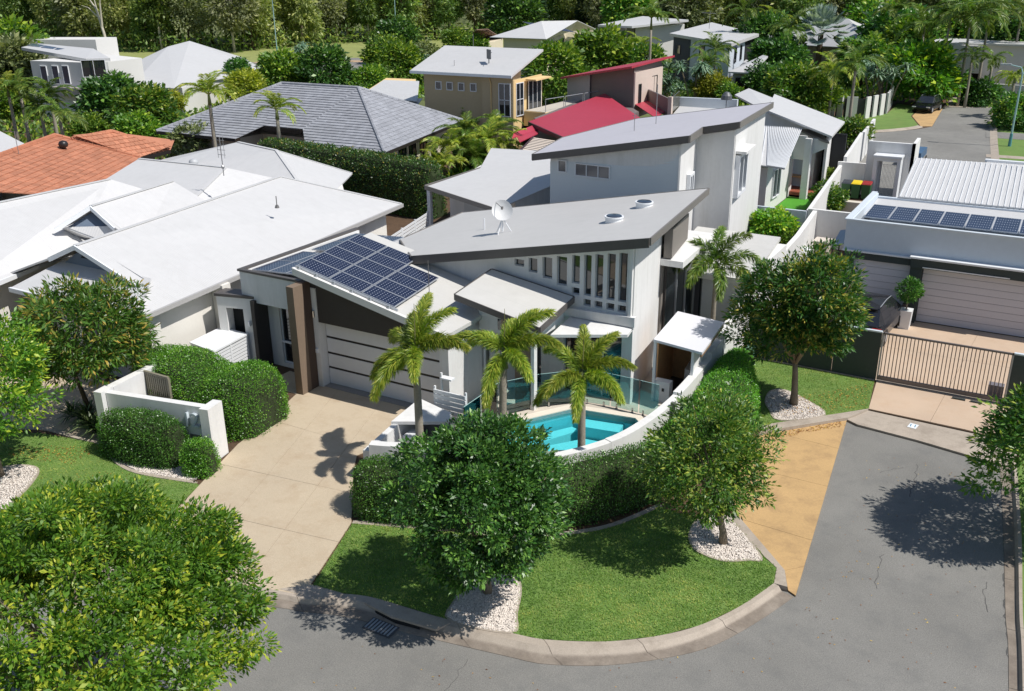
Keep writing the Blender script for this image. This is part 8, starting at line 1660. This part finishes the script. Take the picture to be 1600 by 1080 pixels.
edge = [(-330, 120), (-205, 140), (-160, 126), (-138, 130), (-136, 156), (-122, 172), (-104, 186), (-86, 190), (-70, 186), (-52, 182), (-36, 184), (-14, 178), (10, 172), (60, 170)]
for row in range(5):
    pts = resample(edge, 1200); s_ = 0.0
    for i in range(0, len(pts)):
        pass
    L_ = sum(math.dist(p, q) for p, q in zip(edge, edge[1:])); n = int(L_/(6.4+row*1.6)); P_ = resample(edge, n)
    for x, y in P_:
        if x < -300 and row > 2: continue
        u = Vector((-.5, .86)); xx, yy = x+u.x*row*8.5+rw.uniform(-2.6, 2.6), y+u.y*row*8.5+rw.uniform(-2.6, 2.6)
        con = -112 < x < -84 and rw.random() < .5
        wood_tree(xx, yy, rw.uniform(.85, 1.25)+.10*row, con)
far = MB(); 
wf = link('woodland', quad_mesh('woodland', *(lambda V, a: (V, GUM[2], a))(*(lambda rng, n: ((lambda c, d: leaves(c, d, rng.normal(size=(n, 3)), 2.2, 1.2, rng))(np.stack([-330+520*(u := rng.random(n)), 215+60*rng.random(n)+45*np.abs(u-.45), 12*rng.random(n)**.6+2*np.sin(u*60)], 1), rng.normal(size=(n, 3))), np.repeat(rng.random(n), 4)))(np.random.default_rng(9), 16000)))); wf['kind'] = 'stuff'; ORG[wf.name] = (0, 0, 0)
uw = MB()
for lab, x, y in (('bare white dead tree rising behind the tower house, forked limbs', 0, 0),):
    px_, py_ = 172, 90; x, y, _ = at(px_, py_, 0); t = thing('dead_tree', lab, 'tree', (x, y, 0)); mb = MB()
    mb.pipe([(x, y, 0), (x-.6, y, 4), (x-1.6, y, 8), (x-4.2, y+.5, 10.2)], [.3, .24, .16, .05], 7).pipe([(x-.8, y, 5), (x-.4, y, 9), (x+.8, y, 13)], [.18, .12, .04], 6).pipe([(x-1.4, y, 7.4), (x-1.8, y, 10), (x-1.0, y, 13)], [.12, .08, .03], 6).pipe([(x-1.2, y, 6.5), (x-3.6, y, 8.2), (x-5.4, y, 8.6)], [.1, .07, .03], 6)
    part('trunk', mb, PALEBARK, t)
# low undergrowth in front of the woods
rng = np.random.default_rng(31); n = 9000; P_ = np.array(resample(edge, n)); c = np.concatenate([P_+rng.normal(size=(n, 2))*1.6-np.array([-.8, 1.4]), (rng.random((n, 1))**1.3)*3.2], 1)
V = leaves(c, rng.normal(size=(n, 3))+np.array([0, 0, .6]), rng.normal(size=(n, 3)), .9, .4, rng); o = link('undergrowth', quad_mesh('undergrowth', V, GUM[2], np.repeat(rng.random(n), 4))); o['kind'] = 'stuff'; ORG[o.name] = (0, 0, 0)
# ground cover filling gardens between the houses
rng = np.random.default_rng(32)
for poly, n, m in (([(-70, 42), (-58, 46), (-57, 62), (-40, 63), (-48, 74), (-90, 80), (-100, 60)], 9000, L_LIME), ([(-40, 60), (-34, 50), (-22, 50), (-22, 58), (-30, 60)], 3000, L_MID), ([(-80, 85), (-50, 90), (-30, 90), (-20, 98), (-20, 130), (-60, 105), (-75, 125), (-85, 105)], 12000, L_LIME), ([(-30, 110), (-16, 110), (-12, 118), (-20, 170), (-60, 170), (-60, 150)], 9000, L_MID)):
    P_ = scatter(poly, n, rng); c = np.concatenate([P_, rng.random((len(P_), 1))**2*.5], 1); V = leaves(c, rng.normal(size=(len(P_), 3))+np.array([0, 0, .7]), rng.normal(size=(len(P_), 3)), .55, .26, rng)
    o = link('ground_cover', quad_mesh('ground_cover', V, m, np.repeat(rng.random(len(P_)), 4))); o['kind'] = 'stuff'; ORG[o.name] = (0, 0, 0)
